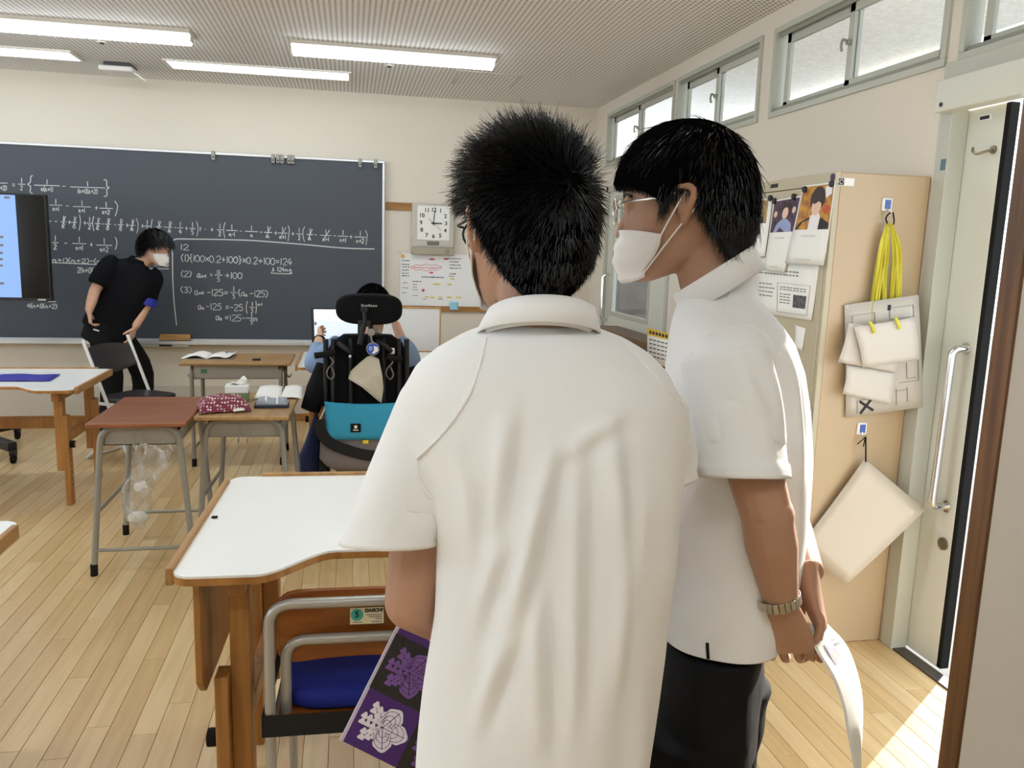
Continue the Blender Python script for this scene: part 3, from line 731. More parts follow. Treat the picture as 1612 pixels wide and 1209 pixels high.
for x in (.14, .67):
    MB().bar((x, ey + .03, 0), (x, ey + .03, 1.0), .03, .03).build('leg', m_lw, es, bevel=.003)
    MB().bar((x, ey - .2, .02), (x, ey + .26, .02), .04, .04).build('foot', m_lw, es, bevel=.003)
# ------------------------------------------------------------------ steel cabinet by the door
m_cab = mat('cabinet_beige', C(190, 167, 134), .42, var=.03, scale=2.5, bump=.015, bscale=30)
m_cabf = mat('cabinet_front', C(188, 178, 152), .42, var=.03, scale=2.5)
KX0, KY0, KY1, KZ = 1.748, 2.775, 3.665, 1.868
cb_ = thing('steel_cabinet', 'tall beige steel cabinet beside the sliding door with papers stuck on it', 'cabinet', (1.95, 3.2, 0), world=True)
b = MB(); b.span(KX0 + .02, XW - .003, KY0, KY1, .0, KZ); b.build('body', m_cab, cb_, bevel=.006)
b = MB(); b.span(KX0, KX0 + .022, KY0, KY1, KZ - .045, KZ); b.span(KX0, KX0 + .022, KY0, KY1, 0, .07); b.span(KX0, KX0 + .022, KY0, KY0 + .02, .07, KZ - .045); b.span(KX0, KX0 + .022, KY1 - .02, KY1, .07, KZ - .045)
b.build('front_frame', m_cabf, cb_, bevel=.002)
ym = (KY0 + KY1) / 2
for y0, y1 in ((KY0 + .022, ym - .001), (ym + .001, KY1 - .022)):
    d = MB().span(KX0 - .002, KX0 + .018, y0, y1, .073, KZ - .048).build('door', m_cabf, cb_, bevel=.003)
    hy = y1 - .05 if y0 < ym - .1 else y0 + .05
    MB().span(KX0 - .010, KX0 - .001, hy - .012, hy + .012, .92, 1.04).build('handle', m_steel, d, bevel=.003)
MB().span(KX0 - .003, KX0 + .002, 3.19, 3.245, KZ - .030, KZ - .015).build('name_plate', m_blackp, cb_)
MB().cyl((KX0 - .004, KY0 + .016, KZ - .02), (KX0 + .002, KY0 + .016, KZ - .02), .013, 16).build('round_magnet', mat('purple_magnet', C(70, 35, 80), .4), cb_)
tg = MB().span(1.762, 1.825, KY0 - .0015, KY0 + .001, 1.818, 1.846).build('label_tag', m_paper, cb_, smooth=0)
lt = MB(); lt.span(1.762, 1.783, KY0 - .002, KY0 - .001, 1.820, 1.844); lt.build('tag_mark', m_ink, tg, smooth=0)
ltx = MB(); ltx.tube([V(1.7725 + .007 * math.cos(a), KY0 - .0022, 1.832 + .008 * math.sin(a)) for a in np.linspace(0, 5.4, 10)], .0012, 4); ltx.build('tag_symbol', m_paper, tg)
for z in (.25, .95, 1.6):
    MB().cyl((KX0 - .004, KY0 + .012, z - .03), (KX0 - .004, KY0 + .012, z + .03), .006, 10).build('hinge', m_steel, cb_)
# scuffs and wall sticker beside the cabinet top
sk = MB(); sk.span(XW - .010, XW - .0085, 2.70, 2.725, 1.885, 1.925); tag(sk.build('wall_sticker', mat('sticker_teal', C(90, 120, 130), .6), smooth=0), 'small blue grey sticker on the door jamb above the cabinet', 'sticker')

def quad_fn(cs, off=lambda s, t: V(0, 0, 0)):
    c = [Vector(q) for q in cs]
    return lambda s, t: (c[0] * (1 - s) + c[1] * s) * (1 - t) + (c[3] * (1 - s) + c[2] * s) * t + off(s, t)
def blob(q, fn, cx, cy, rx, ry, n=16, a0=0, a1=2 * math.pi, d=V(-.0004, 0, 0)):
    q.poly([fn(cx + rx * math.cos(a), cy + ry * math.sin(a)) for a in np.linspace(a0, a1, n, endpoint=False)], d)
def pol(q, fn, pts, d=V(-.0004, 0, 0)): q.poly([fn(*p) for p in pts], d)
def lift(fn, x): return lambda s, t: fn(s, t) + V(x, 0, 0)
m_sk = mat('print_skin', C(226, 190, 168), .6); m_hr = mat('print_hair', C(58, 42, 40), .6); m_jk = mat('print_black', C(42, 38, 40), .6)
m_or = mat('print_orange', C(200, 150, 60), .6, col2=C(150, 90, 50), scale=40); m_dk = mat('print_purple', C(96, 70, 90), .6, col2=C(50, 38, 52), scale=50)
m_tn = mat('print_tan', C(190, 160, 110), .6, col2=C(140, 115, 80), scale=30); m_wht = mat('print_white', C(232, 230, 230), .6); m_lb = mat('print_paleblue', C(150, 160, 200), .6); m_rd = mat('print_red', C(190, 80, 60), .6)
m_mag = mat('black_magnet', C(28, 28, 30), .4)
def note(label, corners, photo, style, group='photo sheets on the cabinet', xoff=0.0, mags=()):
    X = KX0 - .004 - xoff
    c = [on_x(u, v, X) for u, v in corners]
    base = sum(c, V(0, 0, 0)) / 4
    t = thing('photo_sheet', label, 'paper', (base.x, base.y, min(p.z for p in c)), group=group, world=True)
    fn = quad_fn(c, lambda s, tt: V(-.010 * tt * tt - .004 * math.sin(s * 5) * tt, 0, 0))
    q = MB(); q.grid(fn, 5, 8); q.build('sheet', m_paper, t, solid=.0006)
    s0, s1, t0, t1 = photo
    pf = lambda s, tt: fn(s0 + (s1 - s0) * s, t0 + (t1 - t0) * tt) + V(-.0008, 0, 0)
    ph = MB(); ph.grid(pf, 5, 6); po = ph.build('photo', {'orange': m_or, 'purple': m_dk, 'tan': m_tn}[style], t)
    def bit(nm, m_, f_, layer):
        q = MB(); f_(q, lift(pf, -.0004 * layer)); q.build(nm, m_, po, smooth=0)
    if style == 'orange':
        bit('print_jacket', m_jk, lambda q, f: pol(q, f, [(.02, 1), (.1, .85), (.38, .72), (.75, .74), (.98, .86), (.98, 1)]), 1)
        bit('print_collar', m_wht, lambda q, f: pol(q, f, [(.42, 1), (.42, .7), (.5, .62), (.66, .62), (.72, .72), (.70, 1)]), 2)
        bit('print_hair', m_hr, lambda q, f: blob(q, f, .56, .30, .23, .28), 2)
        bit('print_face', m_sk, lambda q, f: blob(q, f, .56, .48, .145, .20), 3)
        bit('print_fringe', m_hr, lambda q, f: pol(q, f, [(.40, .38), (.45, .2), (.6, .15), (.73, .25), (.73, .44), (.62, .36), (.5, .42)]), 4)
        bit('print_flower', m_rd, lambda q, f: blob(q, f, .86, .55, .1, .1), 1); bit('print_script', m_wht, lambda q, f: pol(q, f, [(.75, .05), (.97, .0), (.97, .22), (.8, .3)]), 1)
    else:
        k = .5 if style == 'tan' else .55
        bit('print_jacket', m_jk if style == 'tan' else m_lb, lambda q, f: pol(q, f, [(k - .4, 1), (k - .3, .75), (k - .1, .6), (k + .1, .6), (k + .3, .75), (k + .36, 1)]), 1)
        bit('print_hair', m_hr, lambda q, f: blob(q, f, k, .33, .2, .26), 2)
        bit('print_face', m_sk, lambda q, f: blob(q, f, k, .42, .12, .18), 3)
        if style == 'purple':
            for cx_, cy_ in ((.14, .42), (.87, .35)):
                bit('print_face', m_sk, lambda q, f: blob(q, f, cx_, cy_, .07, .1), 1)
    tx = MB()
    for tt in (t1 + .07, .93):
        for i in range(7):
            s = .3 + i * .055; tx.poly([fn(s, tt) + V(-.0008, 0, 0), fn(s + .035, tt) + V(-.0008, 0, 0), fn(s + .035, tt + .022) + V(-.0008, 0, 0), fn(s, tt + .022) + V(-.0008, 0, 0)], V(-.0003, 0, 0))
    tx.build('handwriting', mat('pencil', C(205, 204, 200), .8), t, smooth=0)['kind'] = 'stuff'
    for s, tt in mags:
        p = fn(s, tt); MB().cyl(p + V(.001, 0, 0), p + V(-.010, 0, 0), .0125, 14).build('magnet', m_mag, t, bevel=.002)
note('pinned sheet with a portrait in a dark jacket on an orange background', [(1263.8, 292.6), (1315.5, 286), (1299, 418), (1239, 414.5)], (.05, .97, .02, .56), 'orange', xoff=.008, mags=((.12, .05), (.92, .02)))
note('pinned sheet with a group photo in dark violet tones', [(1218, 315.8), (1263, 307.5), (1237, 428.4), (1205, 424.7)], (.04, .94, .02, .46), 'purple', xoff=.004, mags=((.06, .01), (.75, .0)))
note('pinned sheet with a small portrait on a tan background', [(1182, 314), (1215.4, 312), (1206, 404), (1172, 404)], (.1, .85, .03, .42), 'tan', xoff=.001, mags=((.95, .0),))
def worksheet(label, corners, lines, xoff):
    X = KX0 - .003 - xoff; c = [on_x(u, v, X) for u, v in corners]; base = sum(c, V(0, 0, 0)) / 4
    t = thing('worksheet', label, 'paper', (base.x, base.y, min(p.z for p in c)), world=True)
    fn = quad_fn(c, lambda s, tt: V(-.004 * tt * tt, 0, 0)); q = MB(); q.grid(fn, 4, 6); q.build('sheet', m_paper, t, solid=.0006)
    if lines:
        f2 = lambda s, tt: fn(s, tt) + V(-.0008, 0, 0)
        tx = MB()
        for (s0, s1, tt, h) in lines:
            n = max(1, int((s1 - s0) / .05))
            for i in range(n):
                a = s0 + (s1 - s0) * i / n; b2 = a + (s1 - s0) / n * random.uniform(.6, .9)
                tx.poly([f2(a, tt), f2(b2, tt), f2(b2, tt + h), f2(a, tt + h)], V(-.0003, 0, 0))
        tx.build('print_text', m_inkg, t, smooth=0)['kind'] = 'stuff'
        fr_ = MB()
        for a, b2 in (((.42, .42), (.92, .42)), ((.92, .42), (.92, .93)), ((.92, .93), (.42, .93)), ((.42, .93), (.42, .42))):
            fr_.bar(f2(*a), f2(*b2), .002, .001)
        fr_.build('print_frame', m_inkg, t, smooth=0)
        im = MB(); pol(im, f2, [(.68, .6), (.88, .6), (.88, .82), (.68, .82)]); im.build('print_picture', mat('print_grey', C(110, 110, 110), .7, col2=C(60, 60, 60), scale=80), t, smooth=0)
worksheet('printed worksheet with a small picture below the photo sheets on the cabinet', [(1184, 404), (1290, 412), (1279, 504.6), (1190, 492)],
          [(.1, .75, .2, .025), (.1, .75, .26, .025), (.1, .35, .45, .02), (.1, .38, .52, .02), (.1, .36, .59, .02), (.1, .35, .66, .02), (.46, .88, .48, .018), (.46, .88, .52, .018), (.46, .64, .6, .018), (.46, .64, .65, .018), (.46, .64, .7, .018), (.46, .64, .75, .018)], 0)
worksheet('narrow blank paper slip low on the cabinet door', [(1252, 512), (1268, 517), (1264, 552), (1252, 548)], [], 0)

# ---- hooks and things hanging on the cabinet side
KS = KY0
m_blue = mat('hook_blue', C(70, 100, 180), .4)
def hook(px_, pz_, label):
    t = thing('adhesive_hook', label, 'hook', (px_, KS, pz_ - .02), group='hooks on the cabinet side', world=True)
    MB().span(px_ - .021, px_ + .021, KS - .009, KS + .002, pz_ - .025, pz_ + .025).build('plate', m_white, t, bevel=.006)
    MB().span(px_ - .012, px_ + .012, KS - .0115, KS - .008, pz_ - .016, pz_ + .017).build('window', m_blue, t, bevel=.002)
    MB().tube(spline([(px_, KS - .009, pz_ - .012), (px_, KS - .014, pz_ - .028), (px_, KS - .026, pz_ - .034), (px_, KS - .034, pz_ - .022)]), .003, 8).build('hook', m_chrome, t)
hook(1.968, 1.757, 'blue and white adhesive hook carrying the yellow ribbons')
hook(1.960, .900, 'blue and white adhesive hook carrying the plain white board')
wr_ = MB(); wr_.tube(spline([(1.968, KS - .03, 1.728), (1.955, KS - .03, 1.715), (1.952, KS - .03, 1.70), (1.97, KS - .03, 1.678), (1.985, KS - .032, 1.690), (1.975, KS - .034, 1.728)]), .0028, 8)
tag(wr_.build('wire_hanger', m_black), 'short dark bent wire linking the hook and the yellow ribbons', 'wire')

m_yel = mat('yellow_ribbon', C(222, 214, 84), .6, col2=C(200, 190, 52), scale=60, stretch=(1, 1, .1))
def ribbon(pts, w, label, y=KS - .03):
    P = spline([V(*p) for p in pts], 6); n = len(P)
    rings = []
    for i, p in enumerate(P):
        tt = i / (n - 1); ww = w * (.35 + .65 * min(1, tt * 4)) * (1 if tt < .9 else .6)
        rings.append([p + V(ww * (k / 8 - .5), .006 * math.sin(k * 1.9 + tt * 3) * (.4 + tt), 0) for k in range(9)])
    q = MB(); o = []
    for r in rings: o += r
    fs = [(i * 9 + k, i * 9 + k + 1, (i + 1) * 9 + k + 1, (i + 1) * 9 + k) for i in range(n - 1) for k in range(8)]
    q.add(o, fs); return tag(q.build('yellow_ribbon', m_yel, solid=.0012), label, 'ribbon', 'yellow ribbons on the hook')
def hp(u, v, y): return on_y(u, v, y)
yy = KS - .035
for k, (path, w, lab) in enumerate((
        ([(1397, 352), (1390, 390), (1382, 440), (1372, 510)], .030, 'crumpled yellow ribbon hanging outermost on the side of the photo sheets'),
        ([(1399, 351), (1396, 400), (1391, 450), (1392, 508)], .016, 'narrow yellow ribbon hanging between the outer yellow ribbons, photo sheet side'),
        ([(1402, 351), (1408, 400), (1404, 450), (1400, 505)], .015, 'narrow yellow ribbon hanging between the outer yellow ribbons, door side'),
        ([(1404, 352), (1414, 390), (1414, 440), (1411, 506)], .022, 'yellow ribbon hanging outermost on the side of the door'))):
    ribbon([hp(u, v, yy - .004 * k) for u, v in path], w, lab)

def card(name, label, cat, corners, y, m_=None, bow=.006, group=None):
    c = [hp(u, v, y if not hasattr(y, '__len__') else y[i]) for i, (u, v) in enumerate(corners)]; base = sum(c, V(0, 0, 0)) / 4
    t = thing(name, label, cat, (base.x, base.y, min(p.z for p in c)), group=group, world=True)
    fn = quad_fn(c, lambda s, tt: V(0, -bow * math.sin(math.pi * tt) - .3 * bow * math.sin(4 * s + 3 * tt), 0))
    q = MB(); q.grid(fn, 8, 8); q.build('sheet', m_ or m_paper, t, solid=.0008); return t, fn
m_env = mat('plastic_sleeve', C(196, 190, 180), .22, var=.02, scale=5, bump=.25, bscale=14, spec=.6)
m_card = mat('blank_card', C(208, 203, 194), .6, var=.015)
t, fn = card('plastic_sleeve', 'clear plastic sleeve of printed plans hanging behind the white cards', 'plastic sleeve', [(1329, 480), (1446, 464), (1453, 641), (1331, 657)], [KS - .010, KS - .085, KS - .085, KS - .010], m_env, .004)
f2 = lambda s, tt: fn(s, tt) + V(0, -.0014, 0)
pr = MB()
for (s0, s1, t0, t1) in ((.1, .4, .1, .1), (.1, .1, .1, .22), (.4, .4, .1, .25), (.1, .4, .25, .25), (.6, .92, .08, .08), (.6, .6, .08, .18), (.92, .92, .08, .2), (.6, .92, .18, .18), (.72, .95, .55, .55), (.95, .95, .55, .75), (.7, .95, .75, .75), (.8, .8, .58, .72), (.8, .92, .72, .72), (.65, .8, .82, .82), (.66, .66, .8, .95), (.8, .8, .8, .93), (.15, .45, .86, .86), (.15, .15, .86, .98)):
    pr.bar(f2(s0, t0), f2(s1, t1), .003, .0012)
pr.build('plan_print', m_inkg, t, smooth=0)['kind'] = 'stuff'
xk = MB(); xk.bar(f2(.18, .87), f2(.36, .97), .010, .001, V(0, 1, 0)); xk.bar(f2(.34, .86), f2(.19, .985), .010, .001, V(0, 1, 0)); xk.build('cross_mark', m_ink, t, smooth=0)
bk = MB(); bk.box(f2(.60, .075), (.012, .002, .02)); bk.build('black_mark', m_ink, t, smooth=0)
card('white_card', 'lowest white card on yellow ribbon, above the black cross', 'card', [(1333, 575), (1412, 585), (1401, 636), (1326, 620)], [KS - .04, KS - .07, KS - .07, KS - .04], m_card, group='cards on yellow ribbons')
card('white_card', 'white card on yellow ribbon, in the middle behind the front card', 'card', [(1336, 508), (1412, 520), (1412, 587), (1319, 570)], [KS - .052, KS - .082, KS - .082, KS - .052], m_card, group='cards on yellow ribbons')
t, fn = card('white_card', 'front white card with two yellow ribbon knots', 'card', [(1344, 515), (1440, 500), (1447, 566), (1358, 579)], [KS - .078, KS - .115, KS - .115, KS - .078], m_card, group='cards on yellow ribbons')
for s in (.26, .68):
    p = fn(s, .0); MB().tube(spline([p + V(-.006, -.006, .012), p + V(.006, -.010, -.01), p + V(.014, -.012, -.03)]), .006, 8).build('ribbon_knot', m_yel, t)
# plain laminated board hung by one corner
bt, fn = card('laminated_board', 'blank white laminated board hung by one corner near the floor', 'board', [(1361, 722), (1457, 803), (1330, 922), (1258, 860)], [KS - .035, KS - .16, KS - .11, KS - .012], mat('laminated_white', C(200, 189, 172), .2, var=.015, scale=4, bump=.12, bscale=7, spec=.6), .004)
sg = MB(); pt = fn(.0, .0); sg.tube([V(1.960, KS - .034, .872), pt + V(.004, -.004, -.012)], .0032, 6); sg.tube([V(1.960, KS - .034, .874), V(1.925, KS - .035, .845)], .0022, 6); sg.tube([V(1.958, KS - .034, .874), V(1.953, KS - .035, .835)], .0022, 6)
sg.build('black_string', m_black, bt)

# ------------------------------------------------------------------ low brown board with a yellow poster at the far door
lbd = thing('low_bookcase', 'low dark brown bookcase standing before the far door', 'bookcase', (2.03, 5.55, 0), world=True)
b = MB(); b.span(1.92, 2.12, 4.85, 6.25, .94, .965); b.build('top', m_brown, lbd, bevel=.003)
b = MB(); b.span(1.925, 2.12, 4.86, 6.24, 0, .94); b.build('case', m_brown, lbd, bevel=.003)
bp_ = thing('notice_sheet', 'notice sheet with a yellow heading on the low bookcase', 'poster', (1.92, 5.05, .62), world=True)
c = [on_x(1019, 516, 1.918), on_x(1058, 526, 1.918), on_x(1058, 580, 1.918), on_x(1019, 570, 1.918)]
fn = quad_fn(c); q = MB(); q.grid(fn, 2, 2); q.build('sheet', m_paper, bp_, solid=.001)
q = MB(); pol(q, lambda s, t: fn(s, t) + V(-.001, 0, 0), [(0, 0), (1, 0), (1, .2), (0, .2)]); q.build('heading_band', mat('heading_yellow', C(225, 185, 50), .6), bp_, smooth=0)
q = MB()
for i in range(6): pol(q, lambda s, t: fn(s, t) + V(-.0016, 0, 0), [(.1 + i * .13, .06), (.19 + i * .13, .06), (.19 + i * .13, .15), (.1 + i * .13, .15)])
for r in range(5):
    for i in range(5): pol(q, lambda s, t: fn(s, t) + V(-.0016, 0, 0), [(.1 + i * .16, .3 + r * .12), (.22 + i * .16, .3 + r * .12), (.22 + i * .16, .33 + r * .12), (.1 + i * .16, .33 + r * .12)])
q.build('print_text', m_ink, bp_, smooth=0)['kind'] = 'stuff'
# ------------------------------------------------------------------ school desks
m_dt = wood('desk_top_tan', C(176, 142, 96), C(152, 118, 74), .42, stretch=(1.5, 16, 16))
m_dtb = wood('desk_top_brown', C(150, 92, 58), C(126, 72, 44), .38, stretch=(16, 1.5, 16), coat=.1)
m_edge = wood('desk_edge', C(150, 104, 60), C(120, 78, 42), .5, stretch=(1.5, 16, 16))
m_leg = mat('desk_steel', C(142, 139, 130), .42, .25, var=.05, scale=14)
m_tray = mat('desk_tray', C(158, 155, 146), .45, .2, var=.03)
def school_desk(label, loc, rz, L, D, H, mt, splay=.05, green=False):
    t = thing('school_desk', label, 'desk', loc, rz, 'school desks')
    MB().box((0, 0, H - .011), (L, D, .022)).build('desktop', [mt, m_edge][0], t, bevel=.006)
    q = MB(); tw, td, th = L - .16, D - .1, .095
    q.span(-tw / 2, tw / 2, -td / 2, td / 2, H - .024 - th, H - .020 - th); q.span(-tw / 2, tw / 2, td / 2 - .004, td / 2, H - .024 - th, H - .024)
    q.span(-tw / 2, -tw / 2 + .004, -td / 2, td / 2, H - .024 - th, H - .024); q.span(tw / 2 - .004, tw / 2, -td / 2, td / 2, H - .024 - th, H - .024)
    q.span(-tw / 2, tw / 2, -td / 2, -td / 2 + .004, H - .024 - th, H - .06 if not green else H - .024)
    tr = q.build('tray', m_tray, t, smooth=0)
    if green: MB().span(-tw / 2 + .05, -tw / 2 + .09, -td / 2 - .002, -td / 2, H - .08, H - .05).build('green_label', mat('label_green', C(70, 120, 80), .6), tr)
    for s in (-1, 1):
        x = s * (L / 2 - .07); xb = s * (L / 2 - .07 + splay * .3); yt = D / 2 - .045; yb = yt + splay
        pts = fillet([(xb, -yb, .03), (x, -yt, H - .035), (x, yt, H - .035), (xb, yb, .03)], .07, 6)
        f_ = MB().tube(pts, .014, 10).build('leg_frame', m_leg, t)
        for yy_ in (-yb, yb):
            MB().cyl((xb + s * .001, yy_ * 1.005, 0), (xb, yy_, .055), .0165, 12).build('rubber_foot', m_black, f_)
        z = .12; k = (z - .03) / (H - .065); y_ = yb + (yt - yb) * k; x_ = xb + (x - xb) * k
        MB().tube([(x_, -y_, z), (x_, y_, z)], .009, 8).build('side_rail', m_leg, f_)
    k = .30; xk = L / 2 - .07; MB().tube([(-xk, D / 2 - .045 + splay * .55, .30), (xk, D / 2 - .045 + splay * .55, .30)], .009, 8).build('back_rail', m_leg, t)
    for s in (-1, 1):
        for e in (-1, 1):
            x = e * (L / 2 - .045)
            MB().tube(spline([(x, s * .02, H - .06), (x, s * .02, H - .12), (x + e * .022, s * .02, H - .135), (x + e * .032, s * .02, H - .115)]), .0035, 6).build('bag_hook', m_leg, t)
    return t
school_desk('reddish brown topped school desk with a plastic bag hung on it', (-.945, 4.13, 0), math.pi / 2, .655, .42, .73, m_dtb, .055)
school_desk('tan topped school desk holding the polka dot pouch and folded cloth', (-.505, 4.31, 0), math.pi / 2 - .03, .65, .44, .718, m_dt, .05)
school_desk('tan topped school desk with an open book before the chalkboard', (-.768, 5.96, 0), .0, .725, .5, .73, m_dt, .0, True)

# ------------------------------------------------------------------ white adjustable tables
m_lam = mat('white_laminate', C(236, 237, 234), .28, var=.008)
m_ply = wood('table_wood', C(176, 124, 62), C(150, 100, 46), .45, stretch=(18, 18, 1.4))
m_plyd = wood('table_rim', C(178, 136, 84), C(152, 110, 62), .5, stretch=(12, 1.4, 12))
def white_table(label, loc, rz, H, panel=False, cut=True):
    t = thing('adjustable_table', label, 'table', loc, rz, 'white adjustable tables')
    Wd, D = 1.2, .79; w, d = Wd / 2, D / 2
    o = []
    def arc(cx_, cy_, r, a0, a1, n=6): return [(cx_ + r * math.cos(a), cy_ + r * math.sin(a)) for a in np.linspace(a0, a1, n)]
    r = .045
    o += arc(-w + r, -d + r, r, math.pi, 1.5 * math.pi)
    if cut:
        cw, cdp = .42, .135
        for k in range(13):
            s = k / 12; o.append((-cw + s * .17, -d + cdp * (3 * s * s - 2 * s ** 3)))
        for k in range(12, -1, -1):
            s = k / 12; o.append((cw - s * .17, -d + cdp * (3 * s * s - 2 * s ** 3)))
    o += arc(w - r, -d + r, r, 1.5 * math.pi, 2 * math.pi); o += arc(w - r, d - r, r, 0, .5 * math.pi); o += arc(-w + r, d - r, r, .5 * math.pi, math.pi)
    MB().poly([(x, y, H - .022) for x, y in o], (0, 0, .0165)).build('tabletop', m_ply, t, smooth=30)
    MB().poly([(x * .998, y * .998, H - .0055) for x, y in o], (0, 0, .0055)).build('laminate', m_lam, t, smooth=30)
    for s in (-1, 1):
        MB().span(s * w - .004 if s > 0 else -w - .014, s * w + .014 if s > 0 else -w + .004, -d + .03, d - .06, H - .032, H + .009).build('edge_rim', m_plyd, t, bevel=.003)
    MB().span(-w + .09, w - .09, d - .004, d + .014, H - .032, H + .009).build('edge_rim', m_plyd, t, bevel=.003)
    for sx in (-1, 1):
        for sy in (-1, 1):
            y = sy * .27
            a = MB().box((sx * .475, y + .03, (.2 + H - .026) / 2), (.048, .055, H - .226)).build('upper_post', m_ply, t, bevel=.003)
            b_ = MB().box((sx * .515, y, .265), (.032, .06, .53)).build('lower_post', m_ply, t, bevel=.003)
            k_ = MB().cyl((sx * .53, y, .36), (sx * .556, y, .36), .022, 12).build('knob', m_black, b_, bevel=.003)
            MB().cyl((sx * .556, y, .36), (sx * .558, y, .36), .013, 12).build('knob_cap', mat('orange_cap', C(222, 130, 60), .5), k_)
            h = MB()
            for z in np.linspace(.12, .3, 6): h.cyl((sx * .5309, y, z), (sx * .5318, y, z), .005, 8)
            h.build('peg_hole', m_black, b_)['kind'] = 'stuff'
        MB().box((sx * .475, 0, .375), (.03, .48, .06)).build('side_rail', m_ply, t, bevel=.003)
        MB().box((sx * .475, 0, H - .06), (.04, .62, .05)).build('apron', m_ply, t, bevel=.003)
    MB().box((0, .33, .36), (.95, .028, .07)).build('back_rail', m_ply, t, bevel=.003)
    if panel:
        MB().poly([(-w + .035, y, z) for y, z in [(-.33, H - .03), (.1, H - .03), (.1, H - .30), (.06, H - .33), (-.29, H - .33), (-.33, H - .29)]], (.016, 0, 0)).build('side_panel', m_ply, t, bevel=.003)
    return t
white_table('white adjustable table with a cut out edge behind the wooden backed chair', (.223, 2.15, 0), -.035, .823, True)
white_table('white adjustable table with a cut out edge and a blue sheet on it', (-2.12, 5.235, 0), 0, .70)
white_table('white adjustable table with an orange capped knob beside the bare floor', (-1.545, 2.11, 0), 0, .7225)
white_table('white adjustable table in front of the person in the wheelchair', (.252, 5.86, 0), 0, .74)
c = [on_z(u, v, .7035) for u, v in ((20.7, 589), (95, 590), (78, 600), (0, 600))]
c[3] = c[3] + V(-.12, 0, 0); c[0] = c[0] + V(-.06, 0, 0)
fn = quad_fn(c, lambda s, t: V(0, 0, .004 * math.sin(5 * s + 2 * t) ** 2)); q = MB(); q.grid(fn, 8, 5)
tag(q.build('blue_sheet', mat('blue_cloth', C(48, 44, 150), .7), solid=.002), 'flat royal blue sheet lying on the white table', 'sheet')
p = on_z(337, 815, .8240); sp = MB(); sp.poly([p + V(x * .8, y * .8, 0) for x, y in ((-.008, -.004), (.004, -.008), (.012, -.004), (.010, .008), (.002, .004), (-.004, .008))], (0, 0, .004))
tag(sp.build('black_scrap', m_black, smooth=0), 'tiny black scrap on the white tabletop behind the wooden backed chair', 'scrap')

